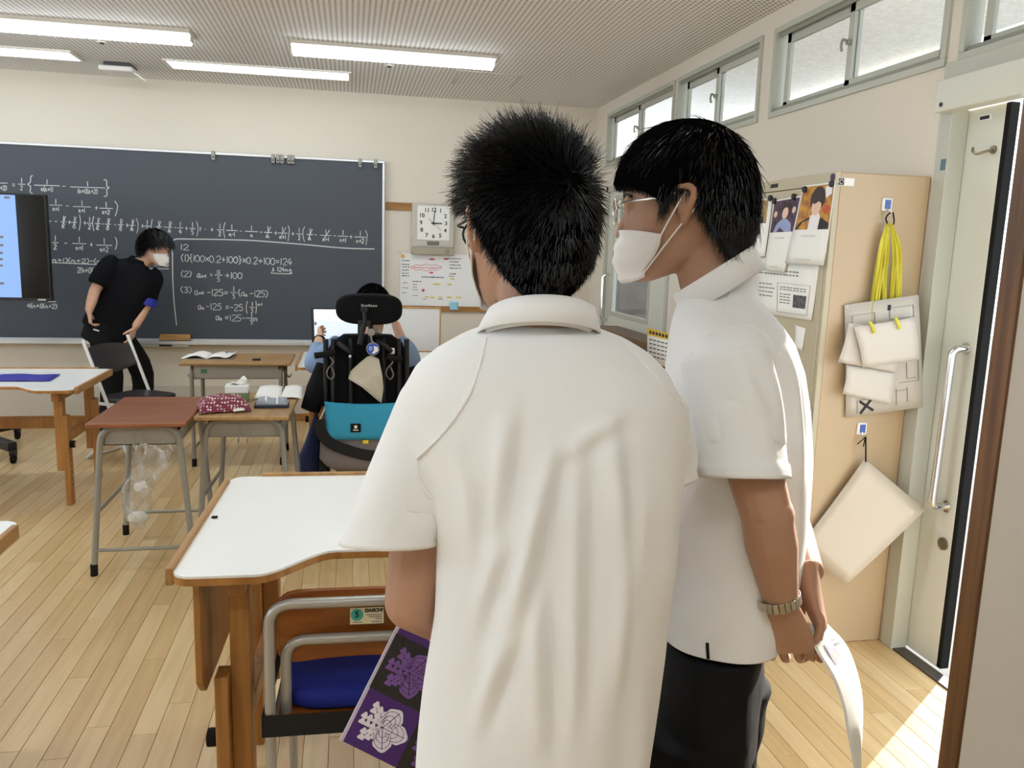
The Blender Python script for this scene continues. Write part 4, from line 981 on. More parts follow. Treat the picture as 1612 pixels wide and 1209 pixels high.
# ------------------------------------------------------------------ chair with the blue cushion
m_ctube = mat('chair_tube', C(178, 176, 170), .3, .4, var=.03)
m_cply = wood('chair_ply', C(158, 92, 34), C(132, 70, 22), .35, stretch=(1.5, 14, 14), coat=.25)
m_cush = mat('blue_mesh', C(22, 38, 140), .85, var=.1, scale=250, bump=.4, bscale=500)
ch = thing('school_chair', 'wooden backed school chair with a blue seat cushion and black strap', 'chair', (.015, 1.80, 0), -.03)
def chair_part():
    hw = .20
    MB().tube(fillet([(-hw, .0, .0), (-hw, .0, .735), (hw, .0, .735), (hw, .0, 0)], .055, 7), .0125, 12).build('back_frame', m_ctube, ch)
    MB().tube(fillet([(-hw + .034, .028, .40), (-hw + .034, .028, .632), (hw - .034, .028, .632), (hw - .034, .028, .40)], .05, 7), .0125, 12).build('inner_frame', m_ctube, ch)
    q = MB()
    def bk(s, t):
        x = (s - .5) * (2 * hw - .035); z = .570 + t * .190
        rr = min(1, min(s, 1 - s) * 9) ; z = .665 + (z - .665) * (1 - .25 * (1 - rr) ** 2)
        return V(x, .030 + .03 * (1 - (2 * s - 1) ** 2) - .012 * t, z - .012 * (1 - (2 * s - 1) ** 2) * (t - .0))
    q.grid(bk, 16, 8); bo = q.build('backrest', m_cply, ch, solid=.011, bevel=.003)
    MB().box((.021, .017, .690), (.078, .0015, .040), None).build('maker_label', mat('label_cream', C(225, 214, 180), .5), bo)
    lb_ = MB(); lb_.cyl((-.002, .0165, .694), (-.002, .0145, .694), .0145, 20); lo = lb_.build('label_disc', mat('label_teal', C(60, 165, 150), .5), bo)
    tx = MB(); text(tx, '5', .020, (-.002, .0140, .6945), V(1, 0, 0), V(0, 0, 1), bold=.0006); tx.build('label_number', m_ink, bo, smooth=0)
    tx = MB(); text(tx, 'DAIICHI', .0115, (.037, .0158, .703), V(1, 0, 0), V(0, 0, 1), bold=.0005); tx['x'] if False else tx.build('label_name', m_ink, bo, smooth=0)
    tx = MB()
    for i, (z, a, b_) in enumerate(((.7065, .045, .080), (.7015, .05, .080), (.6965, .065, .080), (.689, .056, .080), (.689, .012, .035))):
        for k in range(8): tx.span(a - .024 + (b_ - a) * k / 8, a - .024 + (b_ - a) * (k + .7) / 8, .0155, .0163, z - .0154, z - .0126)
    tx.build('label_print', m_inkg, bo, smooth=0)['kind'] = 'stuff'
    q = MB(); q.box((0, .20, .445), (2 * hw - .03, .38, .012)); q.build('seat_board', m_cply, ch, bevel=.004)
    q = MB()
    def cu(s, t):
        a = s * 2 * math.pi; k = 1 / max(abs(math.cos(a)) ** 5 + abs(math.sin(a)) ** 5, 1e-6) ** .2
        rr = [0, .7, .96, 1, 1, .96, .7, 0][int(round(t * 7))]; zz = [.509, .507, .503, .495, .465, .455, .453, .453][int(round(t * 7))]
        return V(.178 * k * rr * math.cos(a), .20 + .185 * k * rr * math.sin(a), zz)
    q.grid(cu, 32, 7); q.build('cushion', m_cush, ch, smooth=70)
    for s in (-1, 1):
        MB().tube(fillet([(s * (hw - .012), .0, .430), (s * (hw - .012), .36, .430), (s * (hw - .012), .38, .0)], .04), .0125, 10).build('front_leg', m_ctube, ch)
    q = MB(); q.span(-hw - .018, hw + .018, -.016, -.012, .415, .468); q.span(-hw - .018, -hw - .014, -.016, .34, .415, .468); q.span(hw + .014, hw + .018, -.016, .34, .415, .468)
    st_ = q.build('strap', mat('black_webbing', C(20, 20, 21), .85, bump=.3, bscale=600), ch)
    q = MB(); q.span(.0, .052, -.026, -.014, .41, .473); q.span(.052, .10, -.022, -.014, .422, .461); q.build('buckle', m_blackp, st_, bevel=.004)
chair_part()

# ------------------------------------------------------------------ folding chair
m_fw = mat('folding_white', C(226, 226, 224), .35, .2, var=.02)
m_seat = mat('dark_vinyl', C(44, 38, 42), .4, var=.06, bump=.06)
fo = thing('folding_chair', 'white framed folding chair with dark seat below the leaning person', 'chair', (-1.47, 6.04, 0), -.5)
for s in (-1, 1):
    y = s * .205
    MB().tube([(-.265, y, .845), (-.10, y, .46), (.10, y, .0)], .0115, 10).build('main_tube', m_fw, fo)
    MB().tube([(.14, y * .9, .415), (-.02, y * .9, .25), (-.31, y * .9, 0)], .010, 10).build('rear_leg', m_fw, fo)
    MB().bar((-.20, y * .95, .41), (.2, y * .95, .41), .012, .02).build('seat_rail', m_fw, fo)
MB().tube([(-.30, -.185, .012), (-.30, .185, .012)], .009, 8).build('rear_rail', m_fw, fo)
q = MB(); q.grid(lambda s, t: V(-.255 + t * .075 + .03 * (2 * s - 1) ** 2 - .03, (s - .5) * .385, .80 - t * .20 - .02 * (2 * s - 1) ** 2 * (1 - t) + (.04 * (2 * s - 1) ** 2) * t), 12, 6)
q.build('backrest', m_seat, fo, solid=.02, bevel=.004)
q = MB(); n = 28
ol = [(.20 * math.copysign(abs(math.cos(a)) ** .5, math.cos(a)), .195 * math.copysign(abs(math.sin(a)) ** .5, math.sin(a))) for a in np.linspace(0, 2 * math.pi, n, endpoint=False)]
q.poly([(x + .01, y, .425) for x, y in ol], (0, 0, .028)); q.build('seat', m_seat, fo, bevel=.008)

# ------------------------------------------------------------------ display on a wheeled stand
MY = 6.25
mx1 = on_y(77, 400, MY).x; mx0 = mx1 - 1.245; mz1 = on_y(75, 306, MY).z; mz0 = on_y(77, 474, MY).z
mo = thing('display_stand', 'large flat display on a black wheeled stand before the chalkboard', 'display', ((mx0 + mx1) / 2, MY + .1, 0), world=True)
MB().span(mx0, mx1, MY, MY + .05, mz0, mz1).build('bezel', m_blackp, mo, bevel=.004)
MB().span(mx0 + .012, mx1 - .012, MY - .002, MY + .004, mz0 + .02, mz1 - .012).build('screen', mat('dark_screen', C(8, 8, 10), .12, var=0), mo, smooth=0)
sx1 = on_y(30, 400, MY).x
so_ = MB().span(mx0 + .1, sx1, MY - .004, MY - .001, mz0 + .022, mz1 - .014).build('lit_page', mat('screen_blue', C(40, 52, 76), .3, emit=(.21, .35, .70, 1), estr=1.0), mo, smooth=0)
q = MB()
for (u, v) in ((12, 311), (2, 373), (2, 386), (1, 398), (1, 408), (1, 418), (3, 446)):
    p = on_y(u, v, MY); q.span(p.x - .02, p.x + .015, MY - .0052, MY - .0038, p.z - .008, p.z + .008)
q.build('page_text', m_inkg, so_, smooth=0)['kind'] = 'stuff'
p = on_y(70, 474, MY); MB().span(p.x - .04, p.x + .01, MY - .005, MY + .0, mz0 + .003, mz0 + .014).build('badge', m_frame, mo)
MB().bar((-2.68, MY + .09, .12), (-2.68, MY + .09, 1.5), .10, .05).build('column', m_blackp, mo, bevel=.004)
MB().span(-2.9, -2.4, MY + .05, MY + .09, 1.25, 1.6).build('mount_plate', m_blackp, mo)
for k, (fx, fy) in enumerate(((-2.262, 5.93), (-2.50, 6.66), (-3.12, 5.93), (-2.88, 6.66))):
    b_ = MB().bar((-2.68, MY + .09, .125), (fx, fy, .115), .06, .06).build('base_leg', m_blackp, mo, bevel=.004)
    c_ = MB(); c_.cyl((fx - .012, fy, .036), (fx + .012, fy, .036), .036, 18); c_ = c_.build('caster', m_black, b_, bevel=.004)
    MB().span(fx - .02, fx + .02, fy - .02, fy + .025, .055, .092).build('caster_fork', m_blackp, b_, bevel=.004)

# ------------------------------------------------------------------ things on the desks
# polka dot pouch
def pouch():
    Hd = .718; c = on_z(352, 645, Hd); t = thing('polka_dot_pouch', 'maroon cushion pouch with white polka dots on the tan desk', 'pouch', (c.x, c.y, Hd + .004), .0)
    def dots():
        m = bpy.data.materials.new('polka'); m.use_nodes = True; nt = m.node_tree; b = nt.nodes['Principled BSDF']; b.inputs['Roughness'].default_value = .85
        tc = nd(nt, 'ShaderNodeTexCoord'); vo = nd(nt, 'ShaderNodeTexVoronoi'); vo.inputs['Scale'].default_value = 66; vo.inputs['Randomness'].default_value = .35
        nt.links.new(tc.outputs['Object'], vo.inputs['Vector']); mr = nd(nt, 'ShaderNodeMapRange'); mr.inputs['From Min'].default_value = .30; mr.inputs['From Max'].default_value = .36
        nt.links.new(vo.outputs['Distance'], mr.inputs['Value']); mx = nd(nt, 'ShaderNodeMix', data_type='RGBA'); mx.inputs['A'].default_value = C(228, 212, 210); mx.inputs['B'].default_value = C(122, 48, 66)
        nt.links.new(mr.outputs[0], mx.inputs['Factor']); nt.links.new(mx.outputs['Result'], b.inputs['Base Color']); return m
    q = MB(); n = 22
    def cs(s, t, top):
        x, y = 2 * s - 1, 2 * t - 1; pin = .90 + .10 * (x * x * y * y); e = (1 - x ** 4) * (1 - y ** 4)
        z = .004 + (.064 if top else -.0) * max(e, 0) ** .55 + .004 * math.sin(9 * x + 5 * y) * e * (1 if top else 0)
        p = V(x * .125 * (1 - .08 * (1 - y * y)), y * .10 * (1 - .10 * (1 - x * x)), z if top else .003)
        return rotz(.25) @ p
    q.grid(lambda s, t: cs(s, t, True), n, n); q.grid(lambda s, t: cs(s, t, False), n, n)
    q.build('fabric', dots(), t, smooth=80)
    MB().box((.085, -.095, .014), (.055, .014, .012), rotz(.6)).build('white_tag', m_paper, t, bevel=.003)
pouch()
def tissue():
    Hd = .718; c = on_z(370, 636, Hd); t = thing('tissue_box', 'green and white tissue box behind the polka dot pouch', 'tissue box', (c.x + .0, c.y + .10, Hd), .05)
    MB().box((0, 0, .024), (.115, .11, .048)).build('box_lower', mat('tissue_green', C(108, 132, 88), .6), t, bevel=.002)
    MB().box((0, 0, .066), (.115, .11, .036)).build('box_upper', mat('tissue_white', C(226, 228, 224), .6), t, bevel=.002)
    tx = MB(); [tx.span(-.016 + k * .008, -.011 + k * .008, -.0562, -.0545, .027, .036 if k % 2 else .034) for k in range(5)]; tx.build('box_print', m_paper, t, smooth=0)['kind'] = 'stuff'
    MB().ell((-.01, 0, .084), (.026, .016, .002)).build('slot', m_inkg, t)
    q = MB(); q.grid(lambda s, t_: V(-.03 + s * .08 + .008 * math.sin(t_ * 7), .01 * math.sin(s * 9 + t_ * 3), .082 + t_ * (.02 + .03 * math.exp(-((s - .75) / .22) ** 2))), 12, 5); q.build('tissue', m_paper, t, solid=.001)
tissue()
def cloth():
    Hd = .718; c = on_z(428, 640, Hd); t = thing('folded_cloth', 'folded grey plaid cloth on a dark pouch on the tan desk', 'cloth', (c.x, c.y, Hd), 0)
    MB().box((0, 0, .008), (.17, .10, .016), rotz(.05)).build('dark_pouch', mat('navy_fabric', C(46, 50, 62), .85, bump=.2), t, bevel=.006)
    m = mat('plaid_grey', C(158, 168, 180), .9, bump=.3, bscale=120)
    q = MB(); q.grid(lambda s, t_: V(-.075 + s * .155, -.042 + t_ * .085, .016 + .034 * max(0, (1 - (2 * t_ - 1) ** 4)) ** .5 * (.85 + .15 * math.sin(s * 8)) * max(0.0, 1 - (2 * s - 1) ** 8) ** .5), 16, 10); q.build('plaid_cloth', m, t, smooth=80, solid=.003)
    for x in (-.03, .025): MB().grid(lambda s, t_: V(x + s * .009, -.042 + t_ * .085, .019 + .034 * max(0, (1 - (2 * t_ - 1) ** 4)) ** .5), 2, 10).build('white_stripe', m_paper, t)
cloth()
def papers():
    Hd = .718
    for k, (u0, v0, u1, v1, lab) in enumerate(((398, 626, 442, 616, 'slanting white paper sheet lying behind the folded plaid cloth'), (441, 622, 476, 612, 'white paper sheet lying beside the wheelchair on the tan desk'))):
        c = [on_z(u0, v0 + 2, Hd + .012), on_z(u1, v0 - 1, Hd + .012), on_z(u1 + 1, v1 - 2, Hd + .03), on_z(u0 + 6, v1 + 3, Hd + .03)]
        mc = sum(c, V(0, 0, 0)) / 4
        c = [mc + (p - mc) * V(1, .62, 1) if False else V(p.x, 4.52 + (.11 if i > 1 else -.10) + .0 * k, Hd + (.004 if i < 2 else .035)) for i, p in enumerate(c)]
        q = MB(); q.grid(quad_fn(c, lambda s, t: V(0, 0, .008 * math.sin(3.1 * s))), 6, 4); tag(q.build('paper_sheet', m_paper, solid=.002), lab, 'paper', 'papers on the tan desk')
papers()
def book():
    Hd = .73; c = on_z(335, 562, Hd); t = thing('open_book', 'open textbook with curled pages on the desk before the chalkboard', 'book', (c.x - .02, c.y, Hd), -.05)
    for s, nm in ((-1, 'page_block'), (1, 'page_block')):
        q = MB(); q.grid(lambda a, b: V(s * .165 * a, (b - .5) * .24, .004 + .022 * math.sin(math.pi * min(1, a * 1.15)) * (1 if s < 0 else .8) + (.022 * max(0, a - .75) * 4 if s > 0 else 0)), 10, 4); q.build(nm, m_paper, t, solid=.006)
    MB().box((.12, -.02, .036), (.012, .08, .001), rotz(.3)).build('blue_mark', mat('print_navy', C(70, 90, 150), .6), t)
    MB().box((0, 0, .002), (.33, .245, .003)).build('cover', m_inkg, t)
book()
c = on_z(404, 567.5, .73); tag(MB().box((c.x, c.y, .737), (.055, .028, .014)).build('black_case', m_blackp, bevel=.005), 'small black oblong case on the desk with the open book', 'case')
# hanging bag
def bag():
    c = on_y(228, 690, 3.93); t = thing('plastic_bag', 'clear plastic bag with crumpled tissues hanging from the brown desk', 'plastic bag', (c.x, 3.93, .2), world=True)
    rows = [(684, 222, 240, .008), (697, 214, 252, .018), (712, 208, 270, .03), (730, 206, 266, .035), (750, 203, 250, .038), (765, 194, 243, .04), (785, 192, 240, .045), (800, 193, 237, .045), (815, 199, 235, .04), (826, 210, 230, .02), (831, 218, 228, .006)]
    rings = []
    for k, (v, a, b_, dpt) in enumerate(rows):
        pa = on_y(a, v, 3.90); pb = on_y(b_, v, 3.90); m_ = (pa + pb) / 2; hw = (pb - pa).length / 2
        rings.append([V(m_.x + hw * math.cos(q) * (1 + .10 * math.sin(5 * q + k)), m_.y + dpt * math.sin(q) * (1 + .3 * math.sin(3 * q + 2 * k)), m_.z + .006 * math.sin(4 * q + k)) for q in np.linspace(0, 2 * math.pi, 28, endpoint=False)])
    q = MB(); q.loft(rings, False)
    mg = bpy.data.materials.new('clear_film'); mg.use_nodes = True; nt = mg.node_tree; nt.nodes.remove(nt.nodes['Principled BSDF'])
    tr = nd(nt, 'ShaderNodeBsdfTransparent'); tr.inputs[0].default_value = (.93, .93, .93, 1); gl = nd(nt, 'ShaderNodeBsdfGlossy'); gl.inputs['Roughness'].default_value = .12
    df = nd(nt, 'ShaderNodeBsdfDiffuse'); df.inputs[0].default_value = (.8, .8, .8, 1)
    m1 = nd(nt, 'ShaderNodeMixShader'); m1.inputs[0].default_value = .5; m2 = nd(nt, 'ShaderNodeMixShader')
    nt.links.new(gl.outputs[0], m1.inputs[1]); nt.links.new(df.outputs[0], m1.inputs[2])
    tc = nd(nt, 'ShaderNodeTexCoord'); mp = nd(nt, 'ShaderNodeMapping'); mp.inputs['Scale'].default_value = (22, 22, 9); nz = nd(nt, 'ShaderNodeTexNoise'); nz.inputs['Scale'].default_value = 1; nz.inputs['Detail'].default_value = 4
    nt.links.new(tc.outputs['Object'], mp.inputs[0]); nt.links.new(mp.outputs[0], nz.inputs['Vector'])
    mr = nd(nt, 'ShaderNodeMapRange'); mr.inputs['From Min'].default_value = .45; mr.inputs['From Max'].default_value = .75; mr.inputs['To Min'].default_value = .10; mr.inputs['To Max'].default_value = .75
    nt.links.new(nz.outputs['Fac'], mr.inputs['Value']); nt.links.new(mr.outputs[0], m2.inputs[0]); nt.links.new(tr.outputs[0], m2.inputs[1]); nt.links.new(m1.outputs[0], m2.inputs[2])
    bp = nd(nt, 'ShaderNodeBump'); bp.inputs['Strength'].default_value = .9; bp.inputs['Distance'].default_value = .02
    nt.links.new(nz.outputs['Fac'], bp.inputs['Height']); nt.links.new(bp.outputs[0], gl.inputs['Normal'])
    nt.links.new(m2.outputs[0], nt.nodes['Material Output'].inputs[0])
    q.build('film', mg, t, smooth=80)
    for (u, v, r) in ((222, 765, .032), (217, 815, .045)):
        p = on_y(u, v, 3.905); w_ = MB(); w_.ell(p, (r, r * .6, r * .75), 18, 12)
        w_.v = [tuple(Vector(x) + (Vector(x) - p).normalized() * .012 * noise.noise(Vector(x) * 40)) for x in w_.v]
        tag(w_.build('crumpled_tissue', m_paper, smooth=25), 'crumpled white tissue %s the hanging plastic bag' % ('halfway up' if v < 790 else 'at the bottom of'), 'tissue', 'tissues in the bag')
    h = MB(); h.tube(spline([on_y(224, 676, 3.93), on_y(222, 682, 3.90), on_y(228, 688, 3.90)]), .004, 6); h.build('bag_handle', m_paper, t)
bag()
# ------------------------------------------------------------------ figures: helpers
m_skin = mat('skin', C(178, 136, 110), .5, var=.06, scale=9, bump=.05, bscale=220, sss=.12)
m_skin2 = mat('skin_pale', C(214, 170, 144), .5, var=.05, scale=9, bump=.05, bscale=220, sss=.12)
m_hair = mat('black_hair', C(18, 16, 16), .40, var=.3, scale=40, spec=.36)
m_scalp = mat('hair_base', C(9, 8, 8), 1.0, var=.2, scale=40, spec=0.0)
m_mask = mat('mask_white', C(240, 236, 232), .8, var=.015, bump=.08, bscale=400)
m_shoe = mat('shoe_white', C(225, 225, 222), .5); m_sole = mat('shoe_sole', C(120, 95, 60), .7)
def knit(name, col, scale=700, rough=.85):
    m = bpy.data.materials.new(name); m.use_nodes = True; nt = m.node_tree; b = nt.nodes['Principled BSDF']
    b.inputs['Base Color'].default_value = col; b.inputs['Roughness'].default_value = rough; b.inputs['Sheen Weight'].default_value = .15
    tc = nd(nt, 'ShaderNodeTexCoord'); mp = nd(nt, 'ShaderNodeMapping'); mp.inputs['Rotation'].default_value = (0, .9, .3)
    wv = nd(nt, 'ShaderNodeTexWave'); wv.inputs['Scale'].default_value = scale / 6.0; wv.inputs['Distortion'].default_value = .4
    nt.links.new(tc.outputs['Object'], mp.inputs[0]); nt.links.new(mp.outputs[0], wv.inputs['Vector'])
    nz = nd(nt, 'ShaderNodeTexNoise'); nz.inputs['Scale'].default_value = 4; nt.links.new(tc.outputs['Object'], nz.inputs['Vector'])
    mx = nd(nt, 'ShaderNodeMix', data_type='RGBA'); mx.inputs['A'].default_value = tuple(c * .95 for c in col[:3]) + (1,); mx.inputs['B'].default_value = col
    nt.links.new(nz.outputs['Fac'], mx.inputs['Factor']); nt.links.new(mx.outputs['Result'], b.inputs['Base Color'])
    bp = nd(nt, 'ShaderNodeBump'); bp.inputs['Strength'].default_value = .12; bp.inputs['Distance'].default_value = .001
    nt.links.new(wv.outputs['Fac'], bp.inputs['Height']); nt.links.new(bp.outputs[0], b.inputs['Normal']); return m
m_polo = knit('white_polo', C(243, 243, 242))
m_polo2 = knit('white_polo_pique', C(244, 244, 244), 900)
m_trou = mat('black_trousers', C(13, 13, 15), .85, var=.15, scale=10, bump=.1, bscale=300, spec=.25)

HH = np.array([-.004, .004, .016, .035, .06, .09, .12, .15, .175, .196, .212, .221, .225])
HWT = np.array([.012, .030, .044, .055, .063, .069, .073, .0745, .072, .063, .048, .028, .008])
HDT = np.array([.012, .028, .050, .072, .086, .093, .096, .097, .094, .083, .064, .038, .010])
HFT = np.array([.066, .058, .042, .024, .011, .004, .0, -.004, -.006, -.007, -.008, -.008, -.008])
class Head:
    def __init__(s, O, f, up=UP, k=1.0):
        s.O = Vector(O); s.f, s.r, s.u = frame(f, up); s.k = k
    def pt(s, h, th, off=0.0):       # h: height above the chin (unit head), th: angle from the face, + to his right
        w = np.interp(h, HH, HWT) + off; d = np.interp(h, HH, HDT) + off; c = np.interp(h, HH, HFT)
        return s.O + (s.u * (h - .115) + s.f * (c + d * math.cos(th)) + s.r * (w * math.sin(th))) * s.k
    def at(s, f, r, u): return s.O + (s.f * f + s.r * r + s.u * u) * s.k
    def add(s, mb, nose=True):
        rings = [[s.pt(h, a) for a in np.linspace(0, 2 * math.pi, 28, endpoint=False)] for h in HH]
        mb.loft(rings)
        if nose:
            mb.loft([[s.at(.088 + dz + (0 if abs(r_) > .002 else .004), r_, hh - .115) for r_, hh in ((-w, z - .004), (0, z - .006), (w, z - .004), (w * .6, z + .006), (0, z + .008), (-w * .6, z + .006))] for dz, w, z in ((-.02, .018, .078), (.0, .016, .076), (.014, .012, .075), (.022, .007, .075))])
            mb.tube([s.at(.086, 0, .005), s.at(.092, 0, -.015), s.at(.103, 0, -.033)], [.009, .010, .011], 8)
            for sg in (-1, 1):
                mb.ell(s.at(.080, sg * .030, .010), (.016 * s.k,) * 3, 10, 6)       # brow ridge
            mb.tube([s.at(.076, -.022, -.066), s.at(.088, 0, -.064), s.at(.076, .022, -.066)], [.006, .008, .006], 8)
        for sg in (-1, 1):
            P = [s.at(f, sg * r, u) for f, r, u in ((-.002, .074, -.030), (-.004, .079, -.022), (-.014, .086, -.002), (-.020, .089, .016), (-.012, .088, .028), (.002, .082, .028), (.008, .076, .016))]
            mb.tube(spline(P, 3), .0062 * s.k, 8)
            R = Matrix((s.f, s.r, s.u)).transposed()
            mb.ell(s.at(-.006, sg * .078, .0), (.015 * s.k, .006 * s.k, .027 * s.k), 12, 8, R)
def limb(mb, pts, rad, n=14, sub=4):
    P = spline(pts, sub); R = np.interp(np.linspace(0, len(pts) - 1, len(P)), range(len(pts)), rad)
    mb.tube(P, list(R), n)
def hand_mesh(mb, wrist, d, nrm, side, curl=.5, k=1.0, spread=1.0, thumb=(.55, .75, .35), curls=None):
    d = Vector(d).normalized(); nrm = Vector(nrm); nrm = (nrm - d * nrm.dot(d)).normalized(); t = nrm.cross(d) * side
    W0 = Vector(wrist); rings = []
    for l, w, th in ((-.02, .026, .020), (0, .026, .019), (.03, .034, .017), (.06, .041, .015), (.083, .041, .012), (.092, .036, .008)):
        c = W0 + d * l * k + nrm * (.004 * math.sin(l * 30)) * k
        rings.append([c + (t * math.cos(a) * w + nrm * math.sin(a) * th) * k for a in np.linspace(0, 2 * math.pi, 16, endpoint=False)])
    mb.loft(rings)
    for i, (o, L, r) in enumerate(((.032, .070, .0083), (.011, .079, .0086), (-.0105, .073, .0082), (-.030, .057, .0072))):
        cu = curls[i] if curls else curl
        fan = (o * 2.2) * spread; dd = (d + t * fan).normalized(); p = W0 + (d * .078 + t * o) * k; P = [p - dd * .012 * k, p]; R = [r, r]
        ang = 0
        for seg, bl in ((.46, .9), (.30, 1.1), (.24, .8)):
            ang += cu * bl; v = dd * math.cos(ang) + nrm * math.sin(ang); p = p + v * L * seg * k; P.append(p.copy()); R.append(r * (.94 if seg > .25 else .8))
        mb.tube(spline(P, 3), list(np.interp(np.linspace(0, len(P) - 1, (len(P) - 1) * 3 + 1), range(len(P)), np.array(R) * k)), 10)
    p = W0 + (d * .022 + t * .024 + nrm * .006) * k; v = (d * thumb[0] + t * thumb[1] + nrm * thumb[2]).normalized(); v2 = (v + d * .35 + nrm * .25).normalized()
    mb.tube(spline([p - v * .012 * k, p + v * .03 * k, p + v * .046 * k + v2 * .012 * k, p + v * .046 * k + v2 * .034 * k], 4), list(np.interp(np.linspace(0, 3, 13), [0, 1, 2, 3], np.array([.013, .0115, .0098, .0075]) * k)), 10)
def fuse(mb, vox, iters=3, fac=.5):
    me = mb.mesh('tmp'); bm = bmesh.new(); bm.from_mesh(me); bmesh.ops.recalc_face_normals(bm, faces=bm.faces); bm.to_mesh(me); bm.free()
    o = bpy.data.objects.new('tmp', me); COL.objects.link(o)
    q = o.modifiers.new('r', 'REMESH'); q.mode = 'VOXEL'; q.voxel_size = vox; q.adaptivity = 0
    if iters:
        q = o.modifiers.new('s', 'SMOOTH'); q.factor = fac; q.iterations = iters
    dg = bpy.context.evaluated_depsgraph_get()
    out = bpy.data.meshes.new_from_object(o.evaluated_get(dg)); bpy.data.objects.remove(o); bpy.data.meshes.remove(me); return out
def coords(me):
    n = len(me.vertices); a = np.empty(n * 3); b = np.empty(n * 3); me.vertices.foreach_get('co', a); me.vertices.foreach_get('normal', b); return a.reshape(-1, 3), b.reshape(-1, 3)
def setco(me, a): me.vertices.foreach_set('co', a.ravel()); me.update()
def opencut(me, cuts):      # open a garment with clean planar cuts: (point, normal, radius about the axis, slab depth)
    bm = bmesh.new(); bm.from_mesh(me)
    for p, n, r, dep in cuts:
        mn = .12 if dep < .05 else -2
        fs = []
        for f in bm.faces:
            d = f.calc_center_median() - p; l = d.dot(n)
            if -.02 < l < dep and (d - n * l).length < r and f.normal.dot(n) > mn: fs.append(f)
        g = set(fs)
        for f in fs: g.update(f.edges); g.update(f.verts)
        bmesh.ops.bisect_plane(bm, geom=list(g), plane_co=p, plane_no=n, clear_outer=True)
    bm.to_mesh(me); bm.free()
def sleeve_tube(rings, m_, parent, seed, amp=.004, name='sleeve', hem=.0014, ht=.90):
    # open sleeve with a folded hem, laid over the shoulder of the fused shirt
    P = []
    for k in range((len(rings) - 1) * 4 + 1):
        i, t = divmod(k, 4)
        P.append(rings[-1] if i >= len(rings) - 1 else [a.lerp(b, t / 4) for a, b in zip(rings[i], rings[i + 1])])
    n = len(P); out = []
    for k, r in enumerate(P):
        c = sum(r, V(0, 0, 0)) / len(r); t = k / (n - 1); q = []
        for a in r:
            d = (a - c).normalized(); w = amp * noise.noise(V(d.x * 2.6 + seed, d.y * 2.6, d.z * 2.6 + t * 1.2)) * min(1, t * 2.2)
            h = hem if t > ht else 0
            q.append(a + d * (w * 2 + h + .0008 * (1 if t > .1 else -6 * (1 - t * 10))))
        out.append(q)
    mb = MB(); mb.loft(out, cap=False); return mb.build(name, m_, parent, smooth=70, solid=.0022)
def ring(c, e1, e2, a, b, n=36, p=2.3):
    out = []
    for k in range(n):
        t = 2 * math.pi * k / n; x = math.copysign(abs(math.cos(t)) ** (2 / p), math.cos(t)); y = math.copysign(abs(math.sin(t)) ** (2 / p), math.sin(t))
        out.append(c + e1 * a * x + e2 * b * y)
    return out
def ridge(co, A, B, w, amp, p=2.0):        # smooth fold along a segment, tapered at both ends
    A = np.array(A); B = np.array(B); d = B - A; L = np.dot(d, d); t = np.clip(((co - A) @ d) / L, 0, 1)
    dist = np.linalg.norm(co - (A + t[:, None] * d), axis=1)
    return amp * np.exp(-(dist / w) ** 2) * (np.sin(np.pi * np.clip(t, .02, .98)) ** .7)
def skin_obj(me, name, m_, parent, smooth=180, **kw):
    me.materials.clear(); me.materials.append(m_); return put(name, me, parent, smooth, **kw)
def strands(cap, n, Lfn, dirfn, w=.0011, seg=4, seed=1):
    """hair as many tapered three sided strands rooted on the cap mesh"""
    rs = np.random.RandomState(seed); me = cap; me.calc_loop_triangles()
    tri = np.array([t.vertices[:] for t in me.loop_triangles]); co, no = coords(me)
    a, b, c = co[tri[:, 0]], co[tri[:, 1]], co[tri[:, 2]]; ar = np.linalg.norm(np.cross(b - a, c - a), axis=1); idx = rs.choice(len(tri), n, p=ar / ar.sum())
    r1 = np.sqrt(rs.rand(n)); r2 = rs.rand(n); P = (1 - r1)[:, None] * a[idx] + (r1 * (1 - r2))[:, None] * b[idx] + (r1 * r2)[:, None] * c[idx]
    N = no[tri[idx, 0]] + no[tri[idx, 1]] + no[tri[idx, 2]]; N /= np.linalg.norm(N, axis=1)[:, None]
    vs = []; fs = []
    for i in range(n):
        p = Vector(P[i]); nn = Vector(N[i]); d0, d1 = dirfn(p, nn, rs); L = Lfn(p, nn, rs)
        side = d0.cross(nn);
        if side.length < 1e-5: side = nn.orthogonal()
        side.normalize(); o = len(vs); q = p - nn * .004
        for k in range(seg + 1):
            t = k / seg; dd = d0.lerp(d1, t).normalized()
            if k: q = q + dd * (L / seg)
            ww = w * (1 - t * .85) * (.8 + .4 * rs.rand()); up = side.cross(dd)
            vs += [q + side * ww, q - side * ww * .5 + up * ww * .87, q - side * ww * .5 - up * ww * .87]
        for k in range(seg):
            for j in range(3):
                j2 = (j + 1) % 3; fs.append((o + 3 * k + j, o + 3 * k + j2, o + 3 * k + 3 + j2, o + 3 * k + 3 + j))
    q = MB(); q.add(vs, fs); return q
